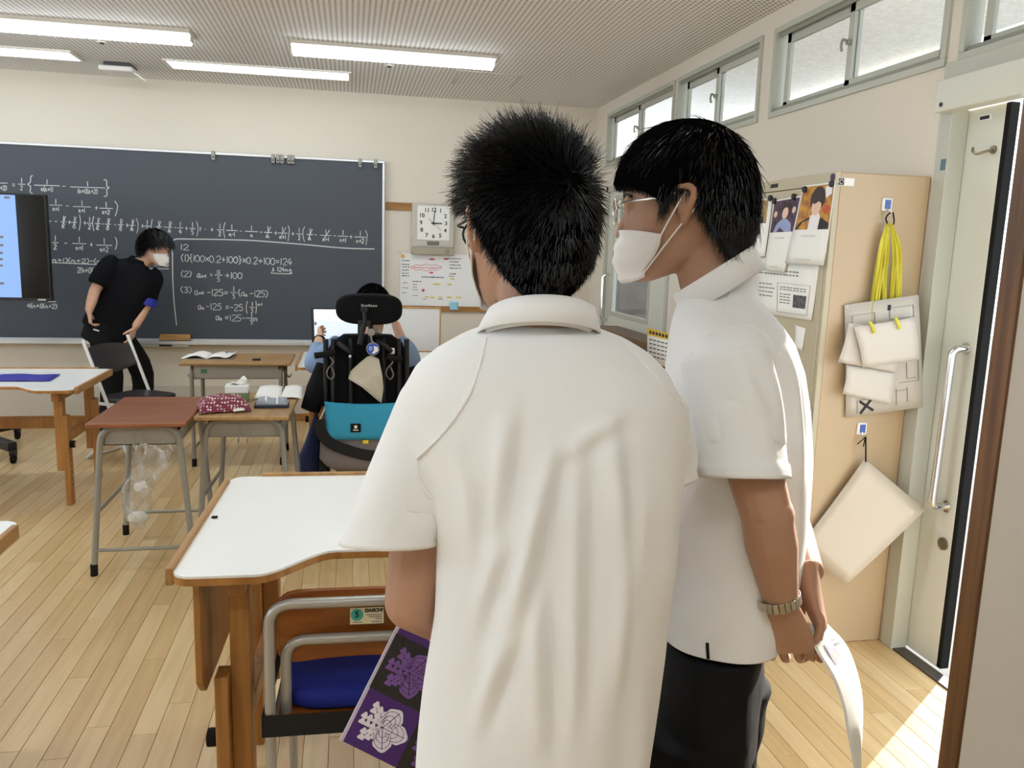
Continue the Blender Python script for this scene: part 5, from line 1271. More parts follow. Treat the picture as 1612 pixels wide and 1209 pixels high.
def hair_cap(hd, bound, thick, ax=(.078, .100, .108), c0=(.0, .0, .010), n=48, m=18):
    """outer hair shell; bound(th)=lowest elevation, thick(th,el)=thickness over the skull"""
    vs = []; fs = []
    O = hd.at(*[c0[0], c0[1], c0[2]])
    for j in range(m + 1):
        for i in range(n):
            th = 2 * math.pi * i / n; e0 = bound(th if th <= math.pi else th - 2 * math.pi); el = e0 + (math.pi / 2 - e0) * (j / m) ** .9
            tk = thick(th if th <= math.pi else th - 2 * math.pi, el)
            d = (math.cos(el) * math.sin(th), math.cos(el) * math.cos(th), math.sin(el))
            R = 1 / math.sqrt((d[0] / ax[0]) ** 2 + (d[1] / ax[1]) ** 2 + (d[2] / ax[2]) ** 2) + tk
            vs.append(O + (hd.r * d[0] + hd.f * d[1] + hd.u * d[2]) * R * hd.k)
    for j in range(m):
        for i in range(n):
            fs.append((j * n + i, j * n + (i + 1) % n, (j + 1) * n + (i + 1) % n, (j + 1) * n + i))
    base = len(vs)                      # inner rim, tucked to the skull
    for i in range(n):
        v = vs[i]; vs.append(O + (v - O) * .80)
    for i in range(n): fs.append((base + i, base + (i + 1) % n, (i + 1) % n, i))
    q = MB(); q.add(vs, fs); return q
def face_mask(hd, parent, h0=-.004, h1=.088, amax=1.32, name='face_mask'):
    q = MB(); nu, nv = 20, 12
    def fn(s, t):
        a = (2 * s - 1) * amax; h = h0 + (h1 - h0) * t
        hc = max(h, .012); p = hd.pt(hc, a, .007)
        bul = .014 * math.exp(-(a / .55) ** 2) * math.sin(math.pi * min(1, max(0, .15 + t * .9)))
        pl = .0022 * math.sin(t * 20) * (1 - abs(2 * s - 1))
        return p + hd.f * (bul + pl) * hd.k + hd.u * ((h - hc) * hd.k) - hd.u * .012 * hd.k * (t - .5) * 2 * (abs(2 * s - 1) ** 3) * .9
    q.grid(fn, nu, nv); o = q.build(name, m_mask, parent, smooth=80, solid=.0016)
    for sg in (-1, 1):
        for t, du in ((.92, .020), (.10, -.022)):
            p0 = fn(.5 + sg * .49, t); e0 = hd.at(-.006, sg * .082, du)
            mid = (p0 + e0) / 2 + hd.r * sg * .006 * hd.k
            MB().tube(spline([p0, mid, e0], 5), .0016, 6).build('ear_loop', m_mask, o)
        MB().tube(spline([hd.at(-.006, sg * .082, .020), hd.at(-.020, sg * .084, .012), hd.at(-.022, sg * .083, -.004), hd.at(-.006, sg * .080, -.022)], 4), .0016, 6).build('ear_loop', m_mask, o)
    return o
def eyes(hd, parent):
    for sg in (-1, 1):
        MB().ell(hd.at(.0738, sg * .031, -.003), (.0115 * hd.k,) * 3, 12, 8).build('eye', m_paper, parent)
        MB().ell(hd.at(.0800, sg * .031, -.003), (.0066 * hd.k,) * 3, 10, 6).build('iris', m_black, parent)
        MB().tube(spline([hd.at(.094, sg * .014, .018), hd.at(.092, sg * .032, .024), hd.at(.080, sg * .050, .018)], 4), .0032, 6, flat=.6).build('eyebrow', m_hair, parent)
def shoe(mb_parent, p, f, name='shoe'):
    f = Vector(f); f.z = 0; f.normalize(); r = V(f.y, -f.x, 0); q = MB(); rings = []
    for l, w, h in ((-.075, .026, .05), (-.06, .034, .075), (-.01, .038, .085), (.05, .042, .065), (.12, .046, .045), (.17, .036, .034), (.188, .015, .02)):
        c = p + f * l; rings.append([c + r * w * math.cos(a) + V(0, 0, max(0.002, h * .5 + h * .55 * math.sin(a))) for a in np.linspace(0, 2 * math.pi, 16, endpoint=False)])
    q.loft(rings); return q.build(name, m_shoe, mb_parent, smooth=60)
def person(name, label, mesh, m_, loc):
    o = skin_obj(mesh, name, m_, None); loc = Vector(loc)
    a, _ = coords(mesh); setco(mesh, a - np.array(loc)); o.location = loc; o.matrix_basis = Matrix.Translation(loc); WORLDP.add(o.name)
    return tag(o, label, 'person')
def glasses(hd, parent, m_, full=True):
    q = MB(); w = .0018 * hd.k
    for sg in (-1, 1):
        c = hd.at(.108, sg * .034, -.004)
        P = [c + (hd.r * math.cos(a) * .027 + hd.u * math.sin(a) * .021 - hd.f * sg * math.cos(a) * .006) * hd.k for a in np.linspace(0, 2 * math.pi, 18, endpoint=False)]
        q.tube(P, w, 6, closed=True)
        q.tube(spline([hd.at(.100, sg * .061, .006), hd.at(.092, sg * .072, .008), hd.at(.04, sg * .0795, .012), hd.at(-.008, sg * .081, .020), hd.at(-.030, sg * .080, .004)], 5), w * 1.1, 6)
    q.tube(spline([hd.at(.106, -.009, .004), hd.at(.112, 0, .009), hd.at(.106, .009, .004)], 4), w, 6)
    o = q.build('glasses', m_, parent)
    for sg in (-1, 1):
        c = hd.at(.108, sg * .034, -.004); MB().poly([c + (hd.r * math.cos(a) * .026 + hd.u * math.sin(a) * .020 - hd.f * sg * math.cos(a) * .006) * hd.k for a in np.linspace(0, 2 * math.pi, 18, endpoint=False)], hd.f * .001).build('lens', glass('lens_glass', (.98, .98, .98, 1), .08), o)
    return o
# ------------------------------------------------------------------ person seen from behind, white shirt
def person_a():
    Z0 = 1.19
    def row(v, a, b, zc=Z0):
        p, q = px(a, v, zc), px(b, v, zc); c = (p + q) / 2; return c, (q - p).length / 2
    fwd = FH; lat = RH
    # --- skin
    hf = (FH * math.cos(.37) - RH * math.sin(.37)); hd = Head(px(827, 366, 1.225), hf, k=1.06)
    b = MB(); hd.add(b)
    nb = px(850, 505, 1.205)
    limb(b, [hd.at(-.028, 0, -.04), hd.at(-.032, 0, -.10), nb + V(0, 0, -.0), nb + V(0, 0, -.06)], [.052, .051, .054, .062])
    hips = px(842, 1330, 1.23)
    b.loft([ring(c, lat, fwd, a, d) for c, a, d in ((nb + V(0, 0, -.03), .09, .06), (px(850, 600, 1.2), .155, .085), (px(850, 760, 1.2), .16, .095), (px(846, 950, 1.2), .14, .09), (px(842, 1150, 1.21), .14, .085), (hips, .155, .10), (hips + V(0, 0, -.10), .15, .10))])
    floor_l = V(hips.x, hips.y, 0) - lat * .11 - FH * .05; floor_r = V(hips.x, hips.y, 0) + lat * .05 - FH * .05
    for fp in (floor_l, floor_r):
        limb(b, [V(fp.x, fp.y, hips.z - .03) * 1.0, V(fp.x, fp.y, .47), V(fp.x, fp.y, .06)], [.078, .052, .036])
    # left arm: hanging, elbow bent, forearm reaching forward to the folder
    sh_l = px(694, 665, 1.20); el_l = px(648, 948, 1.215); wr_l = px(722, 990, 1.42)
    limb(b, [sh_l, (sh_l + el_l) / 2 + RH * -.004, el_l], [.046, .045, .041]); b.ell(el_l, .041)
    limb(b, [el_l, el_l.lerp(wr_l, .4), wr_l], [.041, .040, .027])
    hand_mesh(b, wr_l, (wr_l - el_l).normalized() + V(0, 0, -.25), -RH + V(0, 0, .1), 1, .55)
    sh_r = px(1012, 655, 1.205); el_r = px(1008, 815, 1.30); wr_r = px(890, 880, 1.44)
    limb(b, [sh_r, sh_r.lerp(el_r, .5), el_r], [.052, .046, .040]); b.ell(el_r, .040)
    limb(b, [el_r, el_r.lerp(wr_r, .4), wr_r], [.040, .038, .026]); hand_mesh(b, wr_r, (wr_r - el_r).normalized(), V(0, 0, -1), -1, .5)
    body = fuse(b, .0042, 3)
    P = person('person', 'person seen from behind with spiky black hair and a white polo shirt', body, m_skin, (hips.x, hips.y, 0))
    # --- shirt
    s = MB()
    rows = [(512, 772, 934, .066, 1.205), (530, 728, 984, .078, 1.20), (552, 690, 1022, .092, 1.195), (580, 656, 1050, .105, 1.19), (620, 634, 1070, .117, 1.19), (680, 642, 1075, .124, 1.19), (760, 672, 1074, .127, 1.19), (860, 690, 1064, .126, 1.19), (960, 686, 1046, .124, 1.19), (1060, 672, 1034, .122, 1.195), (1150, 662, 1024, .122, 1.20), (1209, 657, 1017, .124, 1.205), (1300, 650, 1014, .128, 1.215), (1370, 648, 1014, .130, 1.22)]
    rings = []
    for v, a, c_, d, zc in rows:
        c, hw = row(v, a, c_, zc); rings.append(ring(c, lat, fwd, hw, d, 44, 2.35))
    s.loft(rings)
    hem_c, hem_n = rings[-1], V(0, 0, -1)
    TUBES = []
    def sleeve(p0, p1, r0, r1, axis_tilt, e2s=1.0):
        d = (p1 - p0).normalized(); out = []
        for k in range(9):
            t = k / 8; c = p0.lerp(p1, t); n_ = d.lerp(axis_tilt, t).normalized(); e1 = lat - n_ * lat.dot(n_); e1.normalize(); e2 = n_.cross(e1)
            r = r0 + (r1 - r0) * t; out.append(ring(c, e1, e2, r, r * e2s, 28, 2.1))
        s.loft(out[:7]); TUBES.append(out[3:]); return p1, axis_tilt
    pl, nl = sleeve(px(700, 640, 1.19), px(615, 855, 1.175), .068, .071, (px(615, 852, 1.175) - px(655, 700, 1.18)).normalized() + RH * .24 + V(0, 0, .0), .92)
    nl = nl.normalized()
    e_r = px(1034, 748, 1.238); pr, nr = sleeve(px(1015, 640, 1.20), e_r, .064, .057, (e_r - px(1024, 650, 1.20)).normalized(), .95)
    sm = fuse(s, .0055, 9, .6)
    co, no = coords(sm)
    z0 = px(850, 760, 1.2).z
    camd = (co - np.array(CAM)); back = np.clip(-(no @ np.array(FH)), 0, 1)
    def Pt(u, v, d=1.07): return px(u, v, d)
    folds = [((700, 690), (742, 860), .020, .0075), ((745, 730), (700, 1010), .020, .009), ((800, 640), (770, 860), .022, .006), ((790, 850), (700, 1080), .018, .010), ((870, 700), (800, 1000), .020, .0085), ((800, 1000), (730, 1190), .020, .009), ((905, 720), (900, 1180), .022, .007), ((960, 650), (985, 900), .022, .007),
             ((1000, 620), (930, 560), .022, .0055), ((985, 870), (975, 1190), .020, .009), ((1020, 720), (1010, 1050), .018, .009), ((840, 880), (850, 1200), .022, .006), ((1045, 680), (1035, 900), .018, .008), ((690, 620), (800, 580), .024, .005), ((1010, 640), (880, 720), .022, .005), ((655, 720), (640, 840), .014, .006), ((610, 690), (585, 830), .016, .005), ((690, 760), (655, 850), .012, .007)]
    disp = np.zeros(len(co))
    for A, B, w, a in folds:
        dep = 1.07 if A[0] > 672 else 1.075
        a *= 2.0; w *= .72; disp += ridge(co, Pt(*A, dep), Pt(*B, dep), w, a)
        disp -= ridge(co, Pt(A[0] + 26, A[1], dep), Pt(B[0] + 26, B[1], dep), w * .8, a * .75)
    latc = co @ np.array(lat); fwc = co @ np.array(fwd)
    nzv = np.array([noise.noise(Vector((latc[i] * 16 + fwc[i] * 9, fwc[i] * 12, co[i, 2] * 2.6))) for i in range(len(co))])
    low = np.clip((px(850, 640, 1.2).z - co[:, 2]) / .35, 0.12, 1)
    disp += nzv * .010 * low
    setco(sm, co + no * disp[:, None])
    opencut(sm, [(V(hips.x, hips.y, rings[-1][0].z + .015), V(0, 0, -1), .4, .06)])
    so = skin_obj(sm, 'polo_shirt', m_polo, P, solid=.0022)
    for k, tb in enumerate(TUBES): sleeve_tube(tb, m_polo, so, 3.1 + k)
    bvh = BVHTree.FromPolygons([v.co.copy() for v in sm.vertices], [tuple(p.vertices) for p in sm.polygons])
    def seam(pts, r=.0020, nm='seam'):
        out = []
        for u, v in pts:
            h = bvh.ray_cast(CAM, ray(u, v).normalized())
            if h[0] is not None: out.append(h[0] - ray(u, v).normalized() * .0026)
        if len(out) > 2: MB().tube(spline(out, 4), r, 6).build(nm, m_polo, so)
    seam([(766, 532), (757, 570), (742, 615), (718, 655), (690, 690), (655, 722)])
    seam([(955, 512), (985, 545), (1020, 580), (1050, 615), (1075, 640)])
    seam([(655, 722), (662, 760), (680, 785)]); seam([(546, 808), (570, 833), (605, 852), (645, 862), (684, 860)])
    # --- collar
    def collar(cu, e1, e2, a, b_, cl, a2, b2, nm='collar'):
        q = MB(); n = 40
        R0 = ring(cl, e1, e2, a2 * .94, b2 * .94, n, 2); R1 = ring(cu, e1, e2, a, b_, n, 2); R2 = [p + (p - cu).normalized() * .006 + V(0, 0, -.004) for p in R1]
        R3 = ring(cl + V(0, 0, .002), e1, e2, a2 * 1.06, b2 * 1.06, n, 2)
        q.loft([R0, R1, R2, R3], cap=False); return q.build(nm, m_polo, so, smooth=60, solid=.002)
    e2 = (FH + V(0, 0, -.38)).normalized(); e1 = (RH + V(0, 0, .03)).normalized()
    collar(px(856, 464, 1.128) + e2 * .070, e1, e2, .073, .070, px(850, 510, 1.110) + e2 * .080, .0875, .080)
    # --- trousers and shoes
    t = MB(); hp = hips
    t.loft([ring(c, lat, fwd, a, d) for c, a, d in ((hp + V(0, 0, .05), .165, .115), (hp + V(0, 0, -.05), .172, .12), (hp + V(0, 0, -.12), .165, .115))])
    for fp in (floor_l, floor_r): limb(t, [V(fp.x, fp.y, hp.z - .06), V(fp.x, fp.y, .45), V(fp.x, fp.y, .05)], [.092, .075, .062], 20)
    skin_obj(fuse(t, .008, 4), 'trousers', m_trou, P)
    for fp in (floor_l, floor_r): shoe(P, fp, FH)
    # --- hair
    def bound(th):
        a = abs(th)
        return float(np.interp(a, [0, .6, 1.15, 1.35, 1.85, 2.1, 2.45, 2.75, math.pi], [.45, .42, .22, .26, .24, -.12, -.58, -.80, -.87]))
    def thick(th, el):
        return (.019 - .012 * math.exp(-((abs(th) - 1.65) / .4) ** 2) * max(0, 1 - abs(el - .2) * 2.2)) + .004 * max(0, math.sin(el)) + .006 * max(0, -math.cos(th)) * max(0, math.cos(el)) + (.030 * max(0, -math.cos(th)) - .016) * max(0, -math.sin(el))
    cap = hair_cap(hd, bound, thick)
    ho = cap.build('hair', m_scalp, P, smooth=180)
    cm = ho.data
    whorl = hd.O + (RH * .055 - FH * .085 + V(0, 0, .062)) * hd.k
    def dirs(p, n, rs):
        v = p - whorl; v = v - n * v.dot(n); v = v.normalized() if v.length > 1e-4 else n.orthogonal()
        up = max(0.0, min(1.0, (p.z - hd.O.z - .005) / .10)); low = 1 - up
        j = V(rs.normal(), rs.normal(), rs.normal()) * .22 + noise.noise_vector(p * 42) * .55
        sw = n.cross(v) * .35
        d0 = (v * .75 + sw * .6 + n * (.34 + .40 * up ** 2) + V(0, 0, -.45) * low + j * .7).normalized()
        d1 = (v * .9 + n * (.10 + .38 * up ** 2) + V(0, 0, -.75) * low + V(0, 0, .12) * up + j).normalized()
        return d0, d1
    def Ls(p, n, rs):
        up = max(0.0, min(1.0, (p.z - hd.O.z) / .10)); return (.022 + .020 * up) * rs.uniform(.6, 1.3) * (1 if p.z > hd.O.z - .05 else .7)
    st = strands(cm, 12000, Ls, dirs, .0010, 4, 3)
    h2 = st.build('hair_strands', m_hair, ho, smooth=60); h2['kind'] = 'stuff'
    face_mask(hd, P); glasses(hd, P, mat('dark_glasses', C(30, 30, 34), .3)); eyes(hd, P)
    return P, wr_l
PA, WRL = person_a()

# ------------------------------------------------------------------ purple crest folder held by that person
m_pur = mat('folder_purple', C(66, 26, 104), .3, var=.06, scale=4); m_blk = mat('folder_black', C(26, 22, 26), .3); m_cw = mat('crest_white', C(222, 214, 222), .4); m_cp = mat('crest_purple', C(118, 78, 150), .4)
def folder():
    zc = 1.39; O = px(538, 1166, zc); A = px(627, 988, zc + .0); eu = (A - O).normalized(); tmp = px(640, 1210, zc) - O; ex = (tmp - eu * tmp.dot(eu)).normalized(); ez = ex.cross(eu)
    t = thing('crest_folder', 'purple and black checked folder printed with leaf crests held at the hip', 'folder', O, world=True)
    S_ = .1035; W_, H_ = S_ * 2.12, S_ * 3.0
    P = lambda x, y, z=0: O + ex * x + eu * y + ez * z
    MB().poly([P(0, 0), P(W_, 0), P(W_, H_), P(0, H_)], ez * -.004).build('cover', m_pur, t, smooth=0)
    MB().bar(P(-.001, 0, .0), P(-.001, H_, .0), .003, .006).build('spine', mat('folder_edge', C(206, 196, 214), .3), t)
    for i in range(2):
        for j in range(3):
            dark = (i + j) % 2 == 1
            if dark: MB().poly([P(i * S_, j * S_, .0004), P(min((i + 1) * S_, W_), j * S_, .0004), P(min((i + 1) * S_, W_), (j + 1) * S_, .0004), P(i * S_, (j + 1) * S_, .0004)], ez * .0003).build('dark_square', m_blk, t, smooth=0)
            cx_, cy_ = (i + .5) * S_, (j + .5) * S_; crest(P, cx_, cy_, S_ * .44, m_cp if dark else m_cw, m_blk if dark else m_pur, ez, t)
def crest(P, cx_, cy_, r, m_, bgm, ez, t):
    f_ = lambda x, y, z: P(cx_ - (y - .1) * r, cy_ + x * r, z)
    q = MB(); v = MB()
    # three lobed leaves fanning downwards
    for ang, ln, wd in ((-1.15, .92, .44), (0, 1.0, .46), (1.15, .92, .44)):
        dx, dy = math.sin(ang), -math.cos(ang); nx_, ny_ = -dy, dx; o = []
        for k in range(24):
            a = 2 * math.pi * k / 24; rr = 1 + .07 * math.cos(5 * a); lx = .5 * ln + .5 * ln * math.cos(a) * rr; ly = wd * math.sin(a) * rr * (.75 + .25 * math.cos(a))
            o.append(f_(dx * lx + nx_ * ly, dy * lx + ny_ * ly + .08, .0010 + (.0002 if ang == 0 else 0)))
        q.poly(o, ez * .0002)
        for sc in (.35, .55, .75):
            pts = []
            for k in range(9):
                a = -1.9 + 3.8 * k / 8; lx = .5 * ln * sc * 1.15 * (1 + math.cos(a)); ly = wd * sc * math.sin(a); pts.append(f_(dx * lx + nx_ * ly, dy * lx + ny_ * ly + .08, .00145))
            v.tube(pts, .00045, 4, flat=.4, up=ez)
        v.tube([f_(0, .08, .00145), f_(dx * ln * .9, dy * ln * .9 + .08, .00145)], .0006, 4, up=ez)
    # three flower stems above
    for bx, lean, n_ in ((-.42, -.42, 3), (0, 0, 4), (.42, .42, 3)):
        for k in range(n_):
            y_ = .22 + k * .22; x_ = bx * .8 + lean * k * .25
            for sx in (-1, 1):
                c_ = (x_ + sx * .12, y_); q.poly([f_(c_[0] + .125 * math.cos(a) * (1 + .25 * math.cos(3 * a)), c_[1] + .125 * math.sin(a) * (1 + .25 * math.cos(3 * a)), .0010) for a in np.linspace(0, 2 * math.pi, 12, endpoint=False)], ez * .0002)
    c = q.build('crest', m_, t, smooth=0); c['kind'] = 'stuff'
    v.build('crest_vein', bgm, c, smooth=0)['kind'] = 'stuff'
folder()
# ------------------------------------------------------------------ person in profile with glasses and mask
def person_b():
    ZB = 1.45
    fB = (-RH * .97 + FH * .24).normalized(); lB = UP.cross(fB).normalized()        # his left points to the camera
    hd = Head(px(1076, 327, ZB), (fB + V(0, 0, -.06)).normalized(), k=1.09)
    b = MB(); hd.add(b)
    nb = px(1132, 478, ZB)
    limb(b, [hd.at(-.030, 0, -.045), hd.at(-.040, 0, -.10), nb.lerp(hd.at(-.04, 0, -.1), .35), nb + V(0, 0, -.04)], [.055, .056, .060, .075])
    def row(v, a, c_, zc=ZB):
        p, q = px(a, v, zc), px(c_, v, zc); return (p + q) / 2, (q - p).length / 2
    core = []
    for v, a, c_, w in ((500, 1085, 1200, .10), (560, 1075, 1235, .15), (700, 1072, 1245, .15), (850, 1068, 1235, .135), (1000, 1075, 1190, .125), (1060, 1080, 1165, .105)):
        c, hw = row(v, a, c_); core.append(ring(c, fB, lB, hw, w))
    b.loft(core)
    hips, _ = row(1060, 1040, 1192); hb = hips
    legs = [V(hb.x, hb.y, 0) + lB * .09 + fB * .02, V(hb.x, hb.y, 0) - lB * .09 - fB * .02]
    for fp in legs: limb(b, [V(fp.x, fp.y, hb.z - .0) * .999 + (hb - V(fp.x, fp.y, hb.z)) * .35, V(fp.x, fp.y, hb.z - .16), V(fp.x, fp.y, .48), V(fp.x, fp.y, .06)], [.045, .06, .05, .036])
    # left arm (near side)
    sl = px(1140, 565, 1.29); el = px(1207, 812, 1.265); wl = px(1229, 950, 1.30)
    limb(b, [sl, sl.lerp(el, .55), el], [.050, .046, .040]); b.ell(el + (el - px(1190, 812, 1.265)) * .2, .040)
    limb(b, [el, el.lerp(wl, .35), wl], [.040, .041, .0275])
    hand_mesh(b, wl, (px(1246, 1040, 1.33) - wl), (RH * .35 + FH * .9), 1, .30, 1.0, .5, thumb=(.85, -.0 + .45, .55), curls=(.42, .40, .36, .30))
    # right arm, reaching behind the back, hand holding the paper
    sr = px(1150, 560, 1.60); er = px(1232, 800, 1.58); wr = px(1272, 903, 1.375)
    limb(b, [sr, sr.lerp(er, .5), er], [.050, .045, .040]); b.ell(er, .040); limb(b, [er, er.lerp(wr, .4), wr], [.040, .038, .027])
    hand_mesh(b, wr, (px(1299, 1002, 1.345) - wr), (-RH * .75 + FH * .2 - V(0, 0, .2)), -1, .35, 1.0, .4, thumb=(.8, .5, .5), curls=(.18, .42, .5, .55))
    body = fuse(b, .0034, 2)
    P = person('person', 'person in profile with silver glasses, face mask and white polo shirt, hands behind the back', body, m_skin, (hb.x, hb.y, 0))
    # --- shirt
    s = MB(); rings = []
    for v, a, c_, w in ((430, 1108, 1184, .050), (446, 1096, 1187, .058), (462, 1078, 1188, .066), (482, 1068, 1204, .100), (505, 1061, 1224, .140), (535, 1055, 1245, .170), (580, 1050, 1260, .178), (640, 1047, 1268, .166), (720, 1043, 1272, .158), (800, 1038, 1268, .152), (880, 1034, 1256, .150), (960, 1034, 1240, .152), (1020, 1036, 1226, .156), (1072, 1040, 1214, .158)):
        c, hw = row(v, a, c_); rings.append(ring(c, fB, lB, hw, w, 44, 2.3))
    s.loft(rings)
    TUBES = []
    def sleeve(p0, p1, r0, r1, ax):
        d = (p1 - p0).normalized(); out = []
        for k in range(9):
            t = k / 8; n_ = d.lerp(ax, t).normalized(); e1 = fB - n_ * fB.dot(n_); e1.normalize(); e2 = n_.cross(e1); r = r0 + (r1 - r0) * t
            out.append(ring(p0.lerp(p1, t), e1, e2, r, r * .86, 28, 2.1))
        s.loft(out[:7]); TUBES.append(out[3:])
    p1 = px(1170, 752, 1.262); nl = (p1 - px(1150, 600, 1.275)).normalized(); nl = (nl + RH * -.12).normalized()
    sleeve(px(1142, 560, 1.30), p1, .071, .0665, nl)
    p2 = px(1195, 745, 1.64); nr = (p2 - sr).normalized(); sleeve(sr, p2, .070, .064, nr)
    sm = fuse(s, .0052, 8, .6); co, no = coords(sm)
    folds = [((1105, 560), (1130, 720), .018, .006, 1.22), ((1150, 540), (1205, 660), .018, .007, 1.22), ((1210, 560), (1228, 720), .016, .007, 1.25), ((1235, 540), (1258, 760), .016, .008, 1.32), ((1180, 600), (1215, 735), .014, .006, 1.2), ((1075, 640), (1060, 860), .02, .007, 1.28), ((1110, 780), (1050, 960), .022, .009, 1.27), ((1165, 780), (1110, 1000), .02, .008, 1.26), ((1185, 860), (1160, 1020), .018, .008, 1.26), ((1090, 870), (1060, 1000), .018, .007, 1.27), ((1255, 600), (1262, 800), .014, .006, 1.38)]
    disp = np.zeros(len(co))
    for A, B, w, a, dep in folds:
        disp += ridge(co, px(*A, dep), px(*B, dep), w, a * 1.3); disp -= ridge(co, px(A[0] + 22, A[1], dep), px(B[0] + 22, B[1], dep), w * .8, a * .9)
    fc_ = co @ np.array(fB); lc_ = co @ np.array(lB)
    nzv = np.array([noise.noise(Vector((fc_[i] * 15, lc_[i] * 12, co[i, 2] * 3.0))) for i in range(len(co))]); disp += nzv * .0065 * np.clip((px(1150, 480, ZB).z - co[:, 2]) / .3, .1, 1)
    setco(sm, co + no * disp[:, None])
    zb = px(1120, 1040, 1.305).z
    hn = (V(0, 0, -1) + fB * .02).normalized()
    opencut(sm, [(V(hb.x, hb.y, zb), hn, .42, .4)])
    so = skin_obj(sm, 'polo_shirt', m_polo2, P, solid=.0024)
    for k, tb in enumerate(TUBES): sleeve_tube(tb, m_polo2, so, 7.7 + k, hem=.0034, ht=.80)
    bvh = BVHTree.FromPolygons([v.co.copy() for v in sm.vertices], [tuple(p.vertices) for p in sm.polygons])
    def seam(pts, r=.0015, nm='seam', m_=None):
        out = []
        for u, v in pts:
            h = bvh.ray_cast(CAM, ray(u, v).normalized())
            if h[0] is not None: out.append(h[0] - ray(u, v).normalized() * .0022)
        if len(out) > 2: MB().tube(spline(out, 4), r, 6).build(nm, m_ or m_polo2, so)
    seam([(1085, 585), (1090, 555), (1115, 528), (1145, 515), (1180, 512), (1208, 530), (1228, 560)]); seam([(1148, 515), (1146, 480), (1150, 455)])
    seam([(1113.5, 1012), (1114, 1022), (1115, 1037)], .0028, 'hem_slit', m_trou)
    # --- collar
    e2 = (px(1064, 462, 1.44) - px(1182, 388, 1.46)); L = e2.length / 2; cu = (px(1064, 462, 1.44) + px(1182, 388, 1.46)) / 2; e2.normalize()
    e1 = (lB - e2 * lB.dot(e2)).normalized(); dn = e2.cross(e1)
    if dn.z > 0: dn = -dn
    q = MB(); n = 44; R0 = ring(cu + dn * .045, e2, e1, L * .95, .068, n, 2); R1 = ring(cu, e2, e1, L * .96, .063, n, 2); R2 = ring(cu + dn * -.0, e2, e1, L * 1.02, .069, n, 2); R3 = ring(cu + dn * .043 + e2 * .010, e2, e1, L * 1.02, .084, n, 2)
    for k in range(n):
        a = 2 * math.pi * k / n
        if math.cos(a) > .75: R3[k] = R3[k] + dn * .012 * (math.cos(a) - .75) * 4
    q.loft([R0, R1, R2, R3], cap=False); q.build('collar', m_polo2, so, smooth=60, solid=.002)
    # --- trousers
    t = MB(); rr = []
    for v, a, c_, w in ((985, 1052, 1200, .160), (1040, 1040, 1198, .170), (1100, 1034, 1192, .170), (1150, 1036, 1186, .165)):
        c, hw = row(v, a, c_); rr.append(ring(c, fB, lB, hw, w, 36, 2.2))
    t.loft(rr)
    for fp in legs: limb(t, [V(fp.x, fp.y, hb.z - .05) + fB * .0, V(fp.x, fp.y, .62), V(fp.x, fp.y, .42), V(fp.x, fp.y, .05)], [.098, .084, .074, .064], 22)
    tm = fuse(t, .007, 4); co, no = coords(tm)
    nzv = np.array([noise.noise(Vector((c[0] * 12, c[1] * 12, c[2] * 16))) for c in co]); setco(tm, co + no * (nzv * .006)[:, None])
    skin_obj(tm, 'trousers', m_trou, P)
    for fp in legs: shoe(P, fp, fB)
    # --- hair
    def bound(th):
        a = abs(th); return float(np.interp(a, [0, .45, .8, 1.1, 1.30, 1.45, 1.75, 1.95, 2.4, math.pi], [.27, .26, .20, .06, -.10, .24, .22, -.28, -.70, -.76]))
    def thick(th, el):
        return .012 + .010 * max(0, math.sin(el)) + .010 * max(0, -math.cos(th)) * max(0, math.cos(el)) + (.022 * max(0, -math.cos(th)) - .010) * max(0, -math.sin(el)) + .004 * max(0, math.cos(th)) * math.cos(el)
    cap = hair_cap(hd, bound, thick, n=64, m=20); ho = cap.build('hair', m_scalp, P, smooth=180)
    crown = hd.at(-.05, .0, .125)
    def dirs(p, n, rs):
        v = p - crown; v = v - n * v.dot(n); v = v.normalized() if v.length > 1e-4 else n.orthogonal()
        j = V(rs.normal(), rs.normal(), rs.normal())
        d0 = (v + n * .30 + V(0, 0, -.25) + j * .14).normalized(); d1 = (v * .8 + V(0, 0, -.50) - n * .02 + j * .16).normalized()
        h_ = (p - hd.O).dot(hd.u); k_ = max(0.0, min(1.0, (.105 - h_) / .05)) * (1 if (p - hd.O).dot(hd.f) > -.02 else .4)
        d0 = d0.lerp((V(0, 0, -1) + v * .15 + j * .1 - n * .05).normalized(), k_ * .9).normalized(); d1 = d1.lerp((V(0, 0, -1) - n * .12 + j * .1).normalized(), k_).normalized()
        if rs.rand() < .02: d0 = (d0 + n * .5).normalized(); d1 = (d1 + n * .3).normalized()
        return d0, d1
    st = strands(ho.data, 15000, lambda p, n, rs: (.012 if ((p - hd.O).dot(hd.f) > .035 and (p - hd.O).dot(hd.u) < .075) else .036) * rs.uniform(.6, 1.25), dirs, .0010, 4, 5)
    h2 = st.build('hair_strands', m_hair, ho, smooth=60); h2['kind'] = 'stuff'
    face_mask(hd, P, h0=-.006, h1=.082); glasses(hd, P, mat('silver_frame', C(200, 196, 190), .25, .9)); eyes(hd, P)
    # --- watch
    ax = (px(1222, 930, 1.295) - px(1228, 960, 1.302)).normalized(); wc = px(1226.5, 944, 1.298)
    e1 = (RH - ax * RH.dot(ax)).normalized(); e2 = ax.cross(e1); wt = None
    wt = thing('wrist_watch', 'silver link wrist watch on the wrist held behind the back', 'watch', wc, world=True)
    mw = mat('watch_steel', C(190, 182, 165), .3, .85)
